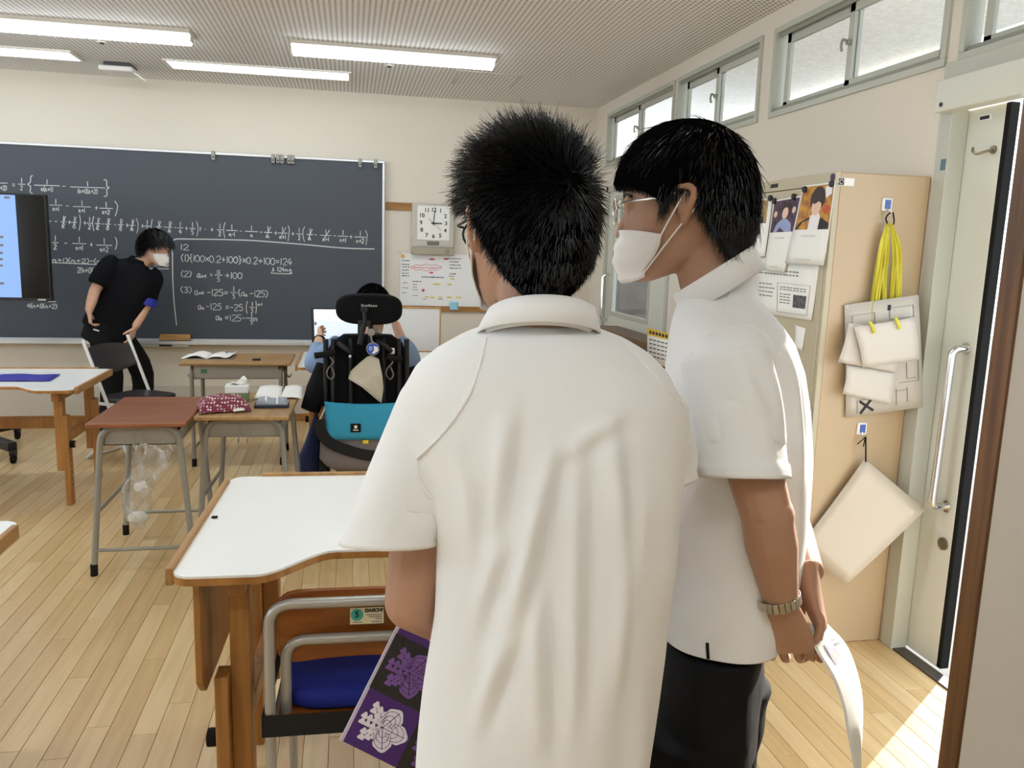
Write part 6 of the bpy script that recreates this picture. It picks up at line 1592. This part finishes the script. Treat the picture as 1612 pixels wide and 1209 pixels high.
    for k in range(22):
        a = 2 * math.pi * k / 22; c = wc + (e1 * math.cos(a) * .0325 + e2 * math.sin(a) * .0295); tn = (-e1 * math.sin(a) * .0325 + e2 * math.cos(a) * .0295).normalized(); nn = ax.cross(tn)
        R = Matrix((tn, nn, ax)).transposed(); MB().box(c, (.0085, .004, .016), R).build('link', mw, wt, bevel=.0008)
    ca = wc - e2 * -.031; q = MB(); q.cyl(wc + e2 * .029, wc + e2 * .039, .018, 22); q.build('case', mw, wt, bevel=.001)
    return P
PB = person_b()
# sheet of paper held behind the back, curling down
def held_paper():
    L = [(1268, 978, 1.325), (1282, 1020, 1.315), (1308, 1062, 1.30), (1326, 1110, 1.29), (1333, 1150, 1.285), (1345, 1215, 1.28)]
    Rr = [(1300, 980, 1.40), (1330, 1012, 1.40), (1347, 1050, 1.39), (1357, 1095, 1.385), (1358, 1140, 1.38), (1354, 1215, 1.375)]
    A = spline([px(*p) for p in L], 5); B = spline([px(*p) for p in Rr], 5); n = len(A)
    t = thing('printed_handout', 'curling white printed handout held in the hands behind the back', 'paper', A[-1], world=True)
    w = lambda s, i: A[i].lerp(B[i], s) + (FH * -.012 * math.sin(math.pi * s))
    q = MB(); q.grid(lambda s, tt: w(s, min(n - 1, int(round(tt * (n - 1))))), 10, n - 1); q.build('sheet', m_paper, t, smooth=80, solid=.0006)
    q = MB()
    for i, (s0, s1) in ((3, (.62, .9)), (4, (.6, .85))):
        for k in range(5):
            a = s0 + (s1 - s0) * k / 5; q.poly([w(a, i) - FH * .0015, w(a + .035, i) - FH * .0015, w(a + .035, i).lerp(w(a + .035, i + 1), .5) - FH * .0015, w(a, i).lerp(w(a, i + 1), .5) - FH * .0015], FH * .0003)
    q.build('print_text', m_inkg, t, smooth=0)['kind'] = 'stuff'
    q = MB(); q.poly([w(.3, 4) - FH * .0015, w(.62, 5) - FH * .0015, w(.62, 9) - FH * .0015, w(.3, 8) - FH * .0015], FH * .0003); q.build('print_picture', mat('print_mix', C(150, 150, 190), .6, col2=C(220, 190, 170), scale=90), t, smooth=0)
held_paper()
# ------------------------------------------------------------------ wheelchair seen from behind
m_wblk = mat('wheelchair_black', C(11, 11, 12), .6, var=.15, scale=20, bump=.05)
m_pad = mat('pad_fabric', C(12, 12, 15), .9, var=.1, bump=.15, bscale=300, spec=.2)
WY = 4.52
def wp(u, v, y=WY): return on_y(u, v, y)
wc = thing('wheelchair', 'black wheelchair with a padded headrest seen from behind, bags on its back', 'wheelchair', (.12, 4.75, 0), world=True)
def wheelchair():
    a, b_ = wp(528, 486), wp(634, 487); c = (a + b_) / 2; hw = (b_.x - a.x) / 2; hh = (wp(580, 462).z - wp(580, 511).z) / 2
    q = MB(); n = 40; rings = []
    for y, k in ((-.05, .80), (-.045, .90), (-.025, .98), (0, 1), (.025, .98), (.04, .9)):
        rg = []
        for i in range(n):
            t = 2 * math.pi * i / n; x = math.cos(t); z = math.sin(t); x = math.copysign(abs(x) ** .62, x); z = math.copysign(abs(z) ** .72, z)
            rg.append(V(c.x + (hw * x) - (1 - k) * .08 * x, c.y + y + .03 * x * x, c.z + hh * z * k))
        rings.append(rg)
    q.loft(rings); hr = q.build('headrest', m_pad, wc, smooth=60)
    tx = MB(); [tx.span(c.x - .044 + k * .0125, c.x - .044 + k * .0125 + .009, c.y - .0535, c.y - .049, c.z + .016, c.z + (.030 if k in (0, 3) else .026)) for k in range(7)]; tx.build('stitched_mark', mat('stitch_grey', C(150, 150, 150), .7), hr, smooth=0)['kind'] = 'stuff'
    br = MB(); br.cyl(wp(573, 487) + V(0, -.055, 0), wp(573, 487) + V(0, -.02, 0), .02, 14); br.tube([wp(573, 490) + V(0, -.05, 0), wp(574, 505) + V(0, -.06, 0), wp(572, 520) + V(0, -.05, 0)], .011, 10); br.tube([wp(573, 505) + V(0, -.06, 0), wp(566, 540) + V(0, -.065, 0)], [.012, .016], 10)
    br.tube([wp(584, 507), wp(582, 560)], .013, 10); br.span(wp(563, 503).x, wp(583, 503).x, c.y - .055, c.y - .01, wp(570, 513).z, wp(570, 503).z)
    br.build('headrest_bracket', m_wblk, wc, bevel=.002)
    cl = MB(); cl.cyl(wp(591, 522) + V(-.01, -.03, 0), wp(597, 519) + V(.0, -.06, 0), .014, 12); cl.build('bracket_knob', m_steel, wc, bevel=.002)
    # back shell
    q = MB(); rows = [(528, 540, 618), (540, 522, 634), (560, 512, 641), (590, 508, 645), (620, 512, 642), (650, 520, 636)]; rg = []
    for v, u0, u1 in rows:
        p0, p1 = wp(u0, v), wp(u1, v); cc = (p0 + p1) / 2; h_ = (p1.x - p0.x) / 2; rg.append(ring(cc + V(0, .05, 0), V(1, 0, 0), V(0, 1, 0), h_, .045, 28, 3.2))
    q.loft(rg); q.build('back_shell', m_pad, wc, smooth=50)
    for u in (524, 552, 604, 628):
        MB().tube([wp(u, 533) + V(0, -.012, 0), wp(u, 650) + V(0, -.012, 0)], .011, 8).build('back_strut', m_wblk, wc)
    for k, u in enumerate((513, 640)):
        MB().tube([wp(u, 534), wp(u + (1 if k else -1) * 1, 640) + V(0, .02, 0)], .014, 10).build('cane', m_wblk, wc)
    for (u0, v0, u1, v1) in ((495, 560, 526, 555), (609, 561, 632, 566)):
        q = MB(); q.tube(spline([wp(u0, v0, WY - .06), wp((u0 + u1) / 2, (v0 + v1) / 2 + .5, WY - .05), wp(u1, v1, WY - .02)], 4), .017, 12); q.build('push_grip', m_black, wc)
    for (u, v) in ((545, 549), (607, 545)):
        MB().tube(spline([wp(u - 12, v - 8, WY - .01), wp(u, v, WY - .05), wp(u + 8, v + 8, WY - .03)], 4), .015, 10).build('brake_lever', m_wblk, wc)
    MB().ell(wp(551, 561, WY - .055), .008).build('lever_tip', m_white, wc)
    MB().cyl(wp(617, 548, WY - .02), wp(617, 557, WY - .02), .016, 12).build('white_cap', m_white, wc, bevel=.004)
    for u in (521, 614):
        q = MB(); q.tube(spline([wp(u - 2, 562, WY - .04), wp(u + 4, 570, WY - .045), wp(u - 4, 580, WY - .045), wp(u - 6, 590, WY - .045), wp(u, 597, WY - .045), wp(u + 5, 590, WY - .045), wp(u + 1, 578, WY - .045)], 5), .0042, 8); q.build('bag_hook', mat('hook_grey', C(120, 116, 108), .4, .6), wc)
    # side pad, armrests, seat, base, wheels
    q = MB(); limb(q, [wp(512, 575, WY + .1), wp(500, 612, WY + .06), wp(488, 646, WY + .02)], [.05, .062, .052], 16); q.build('side_pad', m_pad, wc, smooth=80)
    q = MB(); limb(q, [wp(640, 580, WY + .1), wp(652, 615, WY + .08), wp(655, 650, WY + .06)], [.05, .06, .05], 16); q.build('side_pad', m_pad, wc, smooth=80)
    for s in (-1, 1):
        MB().box((.12 + s * .25, 4.86, .68), (.06, .32, .04)).build('armrest', m_pad, wc, bevel=.012)
        q = MB(); x = .12 + s * .27; q.tube([V(x, 4.62 + .21 * math.cos(t), .225 + .205 * math.sin(t)) for t in np.linspace(0, 2 * math.pi, 28, endpoint=False)], .021, 10, closed=True); q.cyl((x - .03, 4.62, .225), (x + .03, 4.62, .225), .05, 16)
        w_ = q.build('drive_wheel', m_black, wc)
        for k in range(6):
            t = math.pi * k / 3; MB().tube([(x, 4.62, .225), (x, 4.62 + .2 * math.cos(t), .225 + .2 * math.sin(t))], .008, 6).build('spoke', m_steel, w_)
        q = MB(); q.cyl((x - .02, 5.15, .09), (x + .02, 5.15, .09), .09, 20); q.build('front_caster', m_black, wc, bevel=.01)
        MB().tube([(x, 5.15, .09), (x * .9 + .012, 5.05, .3)], .016, 8).build('caster_arm', m_wblk, wc)
    MB().box((.12, 4.85, .46), (.44, .44, .08)).build('seat', m_pad, wc, bevel=.02)
    MB().box((.12, 4.72, .27), (.40, .46, .22)).build('base', m_wblk, wc, bevel=.03)
    MB().box((.12, 5.32, .14), (.36, .18, .02)).build('footplate', m_wblk, wc, bevel=.004)
wheelchair()
# round blue tag on a strap
def badge():
    p = wp(587, 549, WY - .085); t = thing('badge_reel', 'round blue and white badge hanging on a grey clip under the headrest', 'badge', p, world=True)
    q = MB(); q.cyl(p, p + V(0, -.008, 0), .036, 26); q.build('rim', m_steel, t, bevel=.002)
    q = MB(); q.cyl(p + V(0, -.008, 0), p + V(0, -.010, 0), .031, 26); q.build('face', mat('badge_blue', C(50, 95, 190), .35), t)
    q = MB(); q.poly([p + V(x, -.0105, z) for x, z in ((.004, .016), (.026, .010), (.028, -.010), (.006, -.026), (-.006, -.024), (.006, -.006))], V(0, -.001, 0)); q.build('white_print', m_paper, t, smooth=0)
    q = MB(); q.tube([p + V(-.013 + .006 * math.cos(a), -.0108, .003 + .009 * math.sin(a)) for a in np.linspace(0, 2 * math.pi, 12, endpoint=False)], .002, 5, closed=True); q.build('letter_print', m_paper, t)
    a = wp(584, 523, WY - .07); q = MB(); q.cyl(a, a + V(0, -.01, 0), .021, 20); q.tube(spline([a + V(0, -.004, -.015), a + V(.004, -.01, -.045), p + V(.002, -.004, .034)], 5), [.012] * 11, 8, flat=.4); q.build('clip', m_steel, t, bevel=.002)
badge()
def towel():
    t = thing('hand_towel', 'beige hand towel hanging by its corner on the back of the wheelchair', 'towel', wp(580, 600, WY - .07), world=True)
    O = [(585, 560), (596, 566), (601, 590), (603, 612), (600, 634), (588, 624), (570, 608), (549, 596), (553, 585), (566, 572), (578, 562)]
    c = wp(583, 592, WY - .085); q = MB(); P = [wp(u, v, WY - .075) for u, v in O]; n = len(P)
    P2 = []
    for i in range(n):
        for k in range(4): P2.append(P[i].lerp(P[(i + 1) % n], k / 4))
    m = 8; vs = [c]; fs = []
    for j in range(1, m + 1):
        for i, p in enumerate(P2):
            s = j / m; v = c.lerp(p, s); a = math.atan2(p.z - c.z, p.x - c.x); vs.append(v + V(0, -.010 * math.sin(a * 3 + s * 2) * s, 0))
    k = len(P2)
    for i in range(k): fs.append((0, 1 + i, 1 + (i + 1) % k))
    for j in range(m - 1):
        for i in range(k): fs.append((1 + j * k + i, 1 + (j + 1) * k + i, 1 + (j + 1) * k + (i + 1) % k, 1 + j * k + (i + 1) % k))
    q.add(vs, fs); q.build('cloth', mat('towel_beige', C(196, 190, 172), .95, var=.05, bump=.6, bscale=500), t, smooth=80, solid=.004)
    q = MB(); q.tube([v + V(0, -.003, 0) for v in vs[-k:]], .003, 5, closed=True); q.build('hem', mat('towel_beige', C(196, 190, 172), .95), t)
towel()
def satchel():
    y = WY - .06; t = thing('messenger_bag', 'messenger bag with turquoise flap and grey body on the wheelchair back', 'bag', wp(560, 735, y), world=True)
    m_g = mat('bag_grey', C(120, 112, 110), .85, var=.06, bump=.2, bscale=200); m_t = mat('bag_turquoise', C(42, 146, 180), .75, var=.04, bump=.15, bscale=250)
    rg = []
    for v, u0, u1, d in ((640, 510, 640, .035), (665, 508, 642, .055), (700, 504, 644, .075), (718, 503, 645, .08), (730, 513, 640, .075), (738, 530, 625, .05)):
        p0, p1 = wp(u0, v, y), wp(u1, v, y); rg.append(ring((p0 + p1) / 2, V(1, 0, 0), V(0, 1, 0), (p1.x - p0.x) / 2, d, 36, 4))
    q = MB(); q.loft(rg); q.build('body', m_g, t, smooth=60)
    q = MB()
    def fl(s, tt):
        v = 632 + 60 * tt; u0 = 511 + 3 * tt; u1 = 640; u = u0 + (u1 - u0) * s; d = .04 + .045 * min(1, tt * 1.3)
        sag = 4 * (1 - (2 * s - 1) ** 2) * (1 - tt); return wp(u, v + sag, y - d - .004 * math.sin(s * 9) * tt)
    q.grid(fl, 18, 8); fo_ = q.build('flap', m_t, t, smooth=80, solid=.005)
    lb = MB(); a, b_ = wp(552, 667, y - .09), wp(568, 680, y - .09); lb.span(a.x, b_.x, y - .094, y - .088, b_.z, a.z); lo = lb.build('label', m_black, fo_)
    lw = MB(); cx_ = (a.x + b_.x) / 2; lw.span(cx_ - .008, cx_ + .008, y - .0952, y - .0938, (a.z + b_.z) / 2 - .002, (a.z + b_.z) / 2 + .014); lw.span(cx_ - .014, cx_ + .014, y - .0952, y - .0938, (a.z + b_.z) / 2 - .014, (a.z + b_.z) / 2 - .009); lw.build('label_print', m_paper, fo_, smooth=0)
    q = MB(); P = [(503, 660), (506, 680), (520, 697), (545, 708), (575, 716), (605, 718), (640, 716)]
    P = spline([wp(u, v, y - .088) for u, v in P], 4); rr = []
    for i, p in enumerate(P):
        tn = (P[min(i + 1, len(P) - 1)] - P[max(i - 1, 0)]).normalized(); nn = V(0, -1, 0).cross(tn).normalized(); rr.append([p + nn * .03, p + nn * .03 + V(0, -.004, 0), p - nn * .03 + V(0, -.004, 0), p - nn * .03])
    q.loft(rr); q.build('strap', mat('black_webbing', C(20, 20, 21), .85), t, smooth=40)
    a, b_ = wp(571, 693, y - .088), wp(580, 698, y - .088); MB().span(a.x, b_.x, y - .092, y - .086, b_.z, a.z).build('yellow_tab', mat('tab_yellow', C(222, 200, 50), .6), t)
    MB().tube(spline([wp(513, 640, y - .03), wp(508, 652, y - .03), wp(503, 662, y - .03)], 4), .012, 8, flat=.5).build('white_loop', mat('loop_cream', C(215, 210, 195), .8), t)
satchel()
def navy():
    y = WY + .19; t = thing('tote_bag', 'navy blue cloth tote bag hanging beside the messenger bag', 'bag', wp(485, 748, y), world=True)
    rg = []
    for v, u0, u1, d in ((655, 494, 500, .012), (672, 488, 506, .025), (695, 480, 507, .04), (720, 469, 505, .05), (738, 464, 504, .05), (748, 470, 502, .04)):
        p0, p1 = wp(u0, v, y), wp(u1, v, y); rg.append(ring((p0 + p1) / 2, V(1, 0, 0), V(0, 1, 0), (p1.x - p0.x) / 2, d, 28, 2.4))
    q = MB(); q.loft(rg); q.build('body', mat('navy_cloth', C(38, 48, 92), .85, var=.12, scale=12, bump=.3, bscale=60), t, smooth=80)
    q = MB(); O = [wp(u, v, y - .056) for u, v in ((463, 722), (471, 716), (473, 735), (465, 742))]; q.tube(O, .002, 5, closed=True); q.build('print_outline', mat('print_pale', C(130, 150, 190), .7), t)
    MB().tube(spline([wp(497, 656, y), wp(503, 640, y), wp(510, 625, y)], 4), .008, 8).build('handle', mat('navy_cloth', C(38, 48, 92), .85), t)
navy()

# ------------------------------------------------------------------ tablet computer on the white table
def tablet():
    y = 5.48; t = thing('tablet_computer', 'tablet computer with a lit white page held before the wheelchair', 'tablet', wp(530, 545, y), world=True)
    c = [wp(489, 484, y), wp(566, 485, y), wp(566, 542, y - .04), wp(491, 541, y - .04)]
    fn = quad_fn(c); q = MB(); q.poly([fn(0, 0), fn(1, 0), fn(1, 1), fn(0, 1)], V(0, .012, 0)); q.build('case', m_blackp, t, bevel=.004)
    g = lambda s, tt: fn(s, tt) + V(0, -.003, 0)
    def scr(nm, m_, pts, o=0): MB().poly([g(*p) + V(0, -.0006 * o, 0) for p in pts], V(0, -.0008, 0)).build(nm, m_, t, smooth=0)
    scr('screen', mat('tablet_lit', C(200, 212, 235), .3, emit=(.62, .70, .86, 1), estr=.6), [(.06, .05), (.96, .05), (.96, .93), (.06, .93)])
    scr('page', mat('tablet_page', C(245, 248, 255), .3, emit=(.9, .95, 1, 1), estr=.9), [(.06, .05), (.96, .05), (.96, .42), (.5, .36), (.06, .33)], 2)
    scr('side_bar', m_inkg, [(.07, .40), (.11, .40), (.11, .48), (.07, .48)], 3)
    MB().poly([fn(.3, 1) + V(0, .01, 0), fn(.7, 1) + V(0, .01, 0), V(fn(.7, 1).x, y + .12, .742), V(fn(.3, 1).x, y + .12, .742)], V(0, .006, .006)).build('stand', m_blackp, t)
tablet()
# ------------------------------------------------------------------ seated person in the wheelchair
def person_d():
    y0 = 4.80; P_ = lambda u, v, y=y0: on_y(u, v, y)
    hd = Head(P_(587, 487), (V(-.15, 1, -.25)).normalized(), k=1.0)
    b = MB(); hd.add(b)
    nb = P_(583, 535, 4.75)
    limb(b, [hd.at(-.03, 0, -.05), hd.at(-.035, 0, -.1), nb, nb + V(0, 0, -.05)], [.052, .052, .056, .07])
    hip = V(.12, 4.80, .56)
    b.loft([ring(c, V(1, 0, 0), V(0, 1, 0), a, d) for c, a, d in ((nb + V(0, 0, -.03), .08, .06), (nb + V(0, 0, -.10), .15, .08), (V(.12, 4.78, .8), .14, .09), (hip, .16, .11), (hip + V(0, 0, -.05), .15, .1))])
    for s in (-1, 1): limb(b, [hip + V(s * .08, 0, 0), hip + V(s * .10, .40, .02), V(.12 + s * .1, 5.26, .2)], [.075, .055, .04])
    shl, ell_, wrl = P_(527, 545, 4.80), P_(494, 574, 4.92), P_(503, 530, 5.24)
    shr, elr, wrr = P_(636, 545, 4.80), P_(648, 578, 4.92), P_(622, 508, 4.99)
    limb(b, [shl, shl.lerp(ell_, .5), ell_], [.05, .044, .036]); limb(b, [ell_, ell_.lerp(wrl, .4), wrl], [.036, .034, .026])
    limb(b, [shr, shr.lerp(elr, .5), elr], [.05, .044, .036]); limb(b, [elr, elr.lerp(wrr, .4), wrr], [.036, .034, .026])
    hand_mesh(b, wrl, V(-.1, 1, .25), V(1, 0, 0), -1, .5); hand_mesh(b, wrr, V(-.35, -.1, .9), V(-1, 0, -.2), 1, .4)
    P = person('person', 'seated person with black hair and a pale blue shirt in the wheelchair', fuse(b, .006, 2), m_skin2, (hip.x, hip.y, 0))
    m_bl = mat('pale_blue_shirt', C(132, 156, 190), .85, var=.06, scale=8, bump=.2, bscale=90)
    s = MB(); s.loft([ring(c, V(1, 0, 0), V(0, 1, 0), a, d) for c, a, d in ((nb + V(0, 0, -.02), .075, .06), (nb + V(0, 0, -.06), .15, .09), (nb + V(0, 0, -.12), .19, .11), (V(.12, 4.8, .8), .18, .115), (V(.12, 4.8, .55), .185, .125))])
    limb(s, [shl + V(.03, 0, 0), shl.lerp(ell_, .5), ell_, ell_.lerp(wrl, .62)], [.075, .068, .058, .045]); limb(s, [shr - V(.03, 0, 0), shr.lerp(elr, .5), elr, elr.lerp(wrr, .55)], [.075, .07, .06, .046])
    sm = fuse(s, .009, 4); co, no = coords(sm); setco(sm, co + no * np.array([.006 * noise.noise(Vector(c) * 14) for c in co])[:, None]); skin_obj(sm, 'shirt', m_bl, P)
    t = MB()
    for q in (-1, 1): limb(t, [hip + V(q * .08, -.05, .0), hip + V(q * .10, .42, .02), V(.12 + q * .1, 5.28, .2)], [.10, .075, .06])
    skin_obj(fuse(t, .012, 3), 'trousers', m_trou, P)
    for q in (-1, 1): shoe(P, V(.12 + q * .1, 5.28, .152), V(0, 1, 0))
    def bound(th): return float(np.interp(abs(th), [0, .6, 1.1, 1.4, 1.75, 2.2, math.pi], [.3, .28, 0, .1, -.1, -.6, -.75]))
    cap = hair_cap(hd, bound, lambda th, el: .036); ho = cap.build('hair', m_scalp, P, smooth=180)
    st = strands(ho.data, 2200, lambda p, n, rs: .04 * rs.uniform(.6, 1.2), lambda p, n, rs: ((n * .3 + V(rs.normal(), rs.normal(), rs.normal()) * .3 + V(0, 0, -.5)).normalized(), (n * .1 + V(0, 0, -1)).normalized()), .0018, 3, 8)
    st.build('hair_strands', m_hair, ho, smooth=60)['kind'] = 'stuff'
    eyes(hd, P)
    q = MB(); q.tube([wrl + (V(1, 0, 0) * math.cos(a) + V(0, -.3, .9) * math.sin(a)) * .031 + V(0, -.03, -.02) for a in np.linspace(0, 2 * math.pi, 16, endpoint=False)], .009, 8, closed=True); q.build('wrist_band', m_black, P)
    face_mask(hd, P)
person_d()
# ------------------------------------------------------------------ leaning person at the board
def person_c():
    Y0 = 6.70; P_ = lambda u, v, y=Y0: on_y(u, v, y)
    hd = Head(P_(243, 391), V(.93, -.25, -.12).normalized(), up=(UP + V(.18, 0, 0)), k=1.04)
    b = MB(); hd.add(b)
    nb = P_(216, 414)
    hip = P_(170, 520); up_t = (nb - hip).normalized(); lat = V(1, -.30, 0); lat = (lat - up_t * lat.dot(up_t)).normalized(); fr = up_t.cross(lat); fr = -fr if fr.y > 0 else fr
    limb(b, [hd.at(-.03, 0, -.05), hd.at(-.05, 0, -.10), nb.lerp(hip, .04), nb.lerp(hip, .15)], [.05, .05, .056, .08])
    b.loft([ring(nb.lerp(hip, t), lat, fr, a, d) for t, a, d in ((.06, .10, .06), (.2, .155, .09), (.5, .15, .10), (.85, .14, .10), (1.02, .15, .11), (1.1, .14, .1))])
    fl_ = [V(-1.86, 6.62, 0), V(-1.68, 6.80, 0)]
    for k, f in enumerate(fl_):
        h0 = hip + lat * (-.09 if k == 0 else .09); limb(b, [h0, V(f.x + .06, f.y, .48), V(f.x, f.y, .06)], [.08, .055, .038])
    s1, e1_, w1 = P_(172, 418, Y0 - .04), P_(149, 458, Y0 - .10), P_(140, 490, Y0 - .16)
    s2, e2_, w2 = P_(241, 437, Y0 + .02), P_(231, 478, Y0 - .02), P_(213, 515, Y0 - .10)
    limb(b, [s1, s1.lerp(e1_, .5), e1_], [.05, .046, .040]); limb(b, [e1_, e1_.lerp(w1, .5), w1], [.040, .038, .028]); limb(b, [s2, s2.lerp(e2_, .5), e2_], [.05, .046, .038]); limb(b, [e2_, e2_.lerp(w2, .5), w2], [.038, .036, .027])
    hand_mesh(b, w1, V(.05, -.05, -1), V(.9, .3, 0), 1, .75); hand_mesh(b, w2, V(-.35, 0, -1), V(-1, .2, 0), 1, .3)
    P = person('person', 'person in black leaning over at the chalkboard with a mask and blue armband', fuse(b, .006, 2), m_skin2, (-1.74, 6.6, 0))
    m_bk = mat('black_shirt', C(10, 11, 16), .9, var=.2, scale=8, bump=.2, bscale=90, spec=.2)
    s = MB(); s.loft([ring(nb.lerp(hip, t), lat, fr, a, d, 32) for t, a, d in ((-.02, .07, .06), (.06, .14, .085), (.16, .195, .11), (.5, .20, .12), (.85, .195, .12), (1.04, .20, .13))])
    limb(s, [s1 + (nb - s1) * .25, s1, s1.lerp(e1_, .5), s1.lerp(e1_, .78)], [.07, .078, .078, .075]); limb(s, [s2 + (nb - s2) * .25, s2, s2.lerp(e2_, .5), s2.lerp(e2_, .85)], [.07, .075, .07, .066])
    sm = fuse(s, .009, 4); co, no = coords(sm); setco(sm, co + no * np.array([.008 * noise.noise(Vector(c) * 10) for c in co])[:, None]); so = skin_obj(sm, 'shirt', m_bk, P)
    q = MB(); e2v = (nb - hip).normalized(); q.loft([ring(nb.lerp(hip, .0) , lat, fr, .072, .066, 24, 2), ring(nb.lerp(hip, -.06), lat, fr, .062, .06, 24, 2), ring(nb.lerp(hip, .03), lat, fr, .085, .078, 24, 2)], cap=False); q.build('collar', m_bk, so, smooth=60, solid=.003)
    c0, c1 = s2.lerp(e2_, .80), s2.lerp(e2_, 1.08); q = MB(); q.tube([c0, c0.lerp(c1, .5), c1], [.072, .072, .07], 20); q.build('armband', mat('armband_blue', C(38, 48, 165), .6), P, smooth=60)
    t = MB(); t.loft([ring(hip + up_t * -k, lat, fr, a, .125, 28) for k, a in ((-.06, .165), (.04, .175), (.12, .165))])
    for k, f in enumerate(fl_):
        h0 = hip + lat * (-.08 if k == 0 else .08); limb(t, [h0, V(f.x + .06, f.y, .48), V(f.x, f.y, .05)], [.105, .085, .065])
    skin_obj(fuse(t, .010, 4), 'trousers', m_trou, P)
    for f in fl_: shoe(P, f, V(1, -.2, 0))
    def bound(th): return float(np.interp(abs(th), [0, .5, .9, 1.2, 1.45, 1.75, 2.2, math.pi], [.28, .26, .12, -.10, .05, -.25, -.6, -.7]))
    cap = hair_cap(hd, bound, lambda th, el: .022 + .008 * max(0, math.sin(el))); ho = cap.build('hair', m_scalp, P, smooth=180)
    crown = hd.at(-.04, 0, .13)
    st = strands(ho.data, 2200, lambda p, n, rs: .05 * rs.uniform(.6, 1.2), lambda p, n, rs: (((p - crown).normalized() + n * .2 + V(rs.normal(), rs.normal(), rs.normal()) * .15).normalized(), ((p - crown).normalized() * .5 + V(0, 0, -.8)).normalized()), .0018, 3, 9)
    st.build('hair_strands', m_hair, ho, smooth=60)['kind'] = 'stuff'
    face_mask(hd, P); eyes(hd, P)
    p = w1 + V(.04, -.05, -.13); tag(MB().cyl(p, p + V(.04, -.01, -.01), .006, 8).build('chalk_stick', m_chalk), 'short white chalk held in the lowered hand of the leaning person', 'chalk')
person_c()
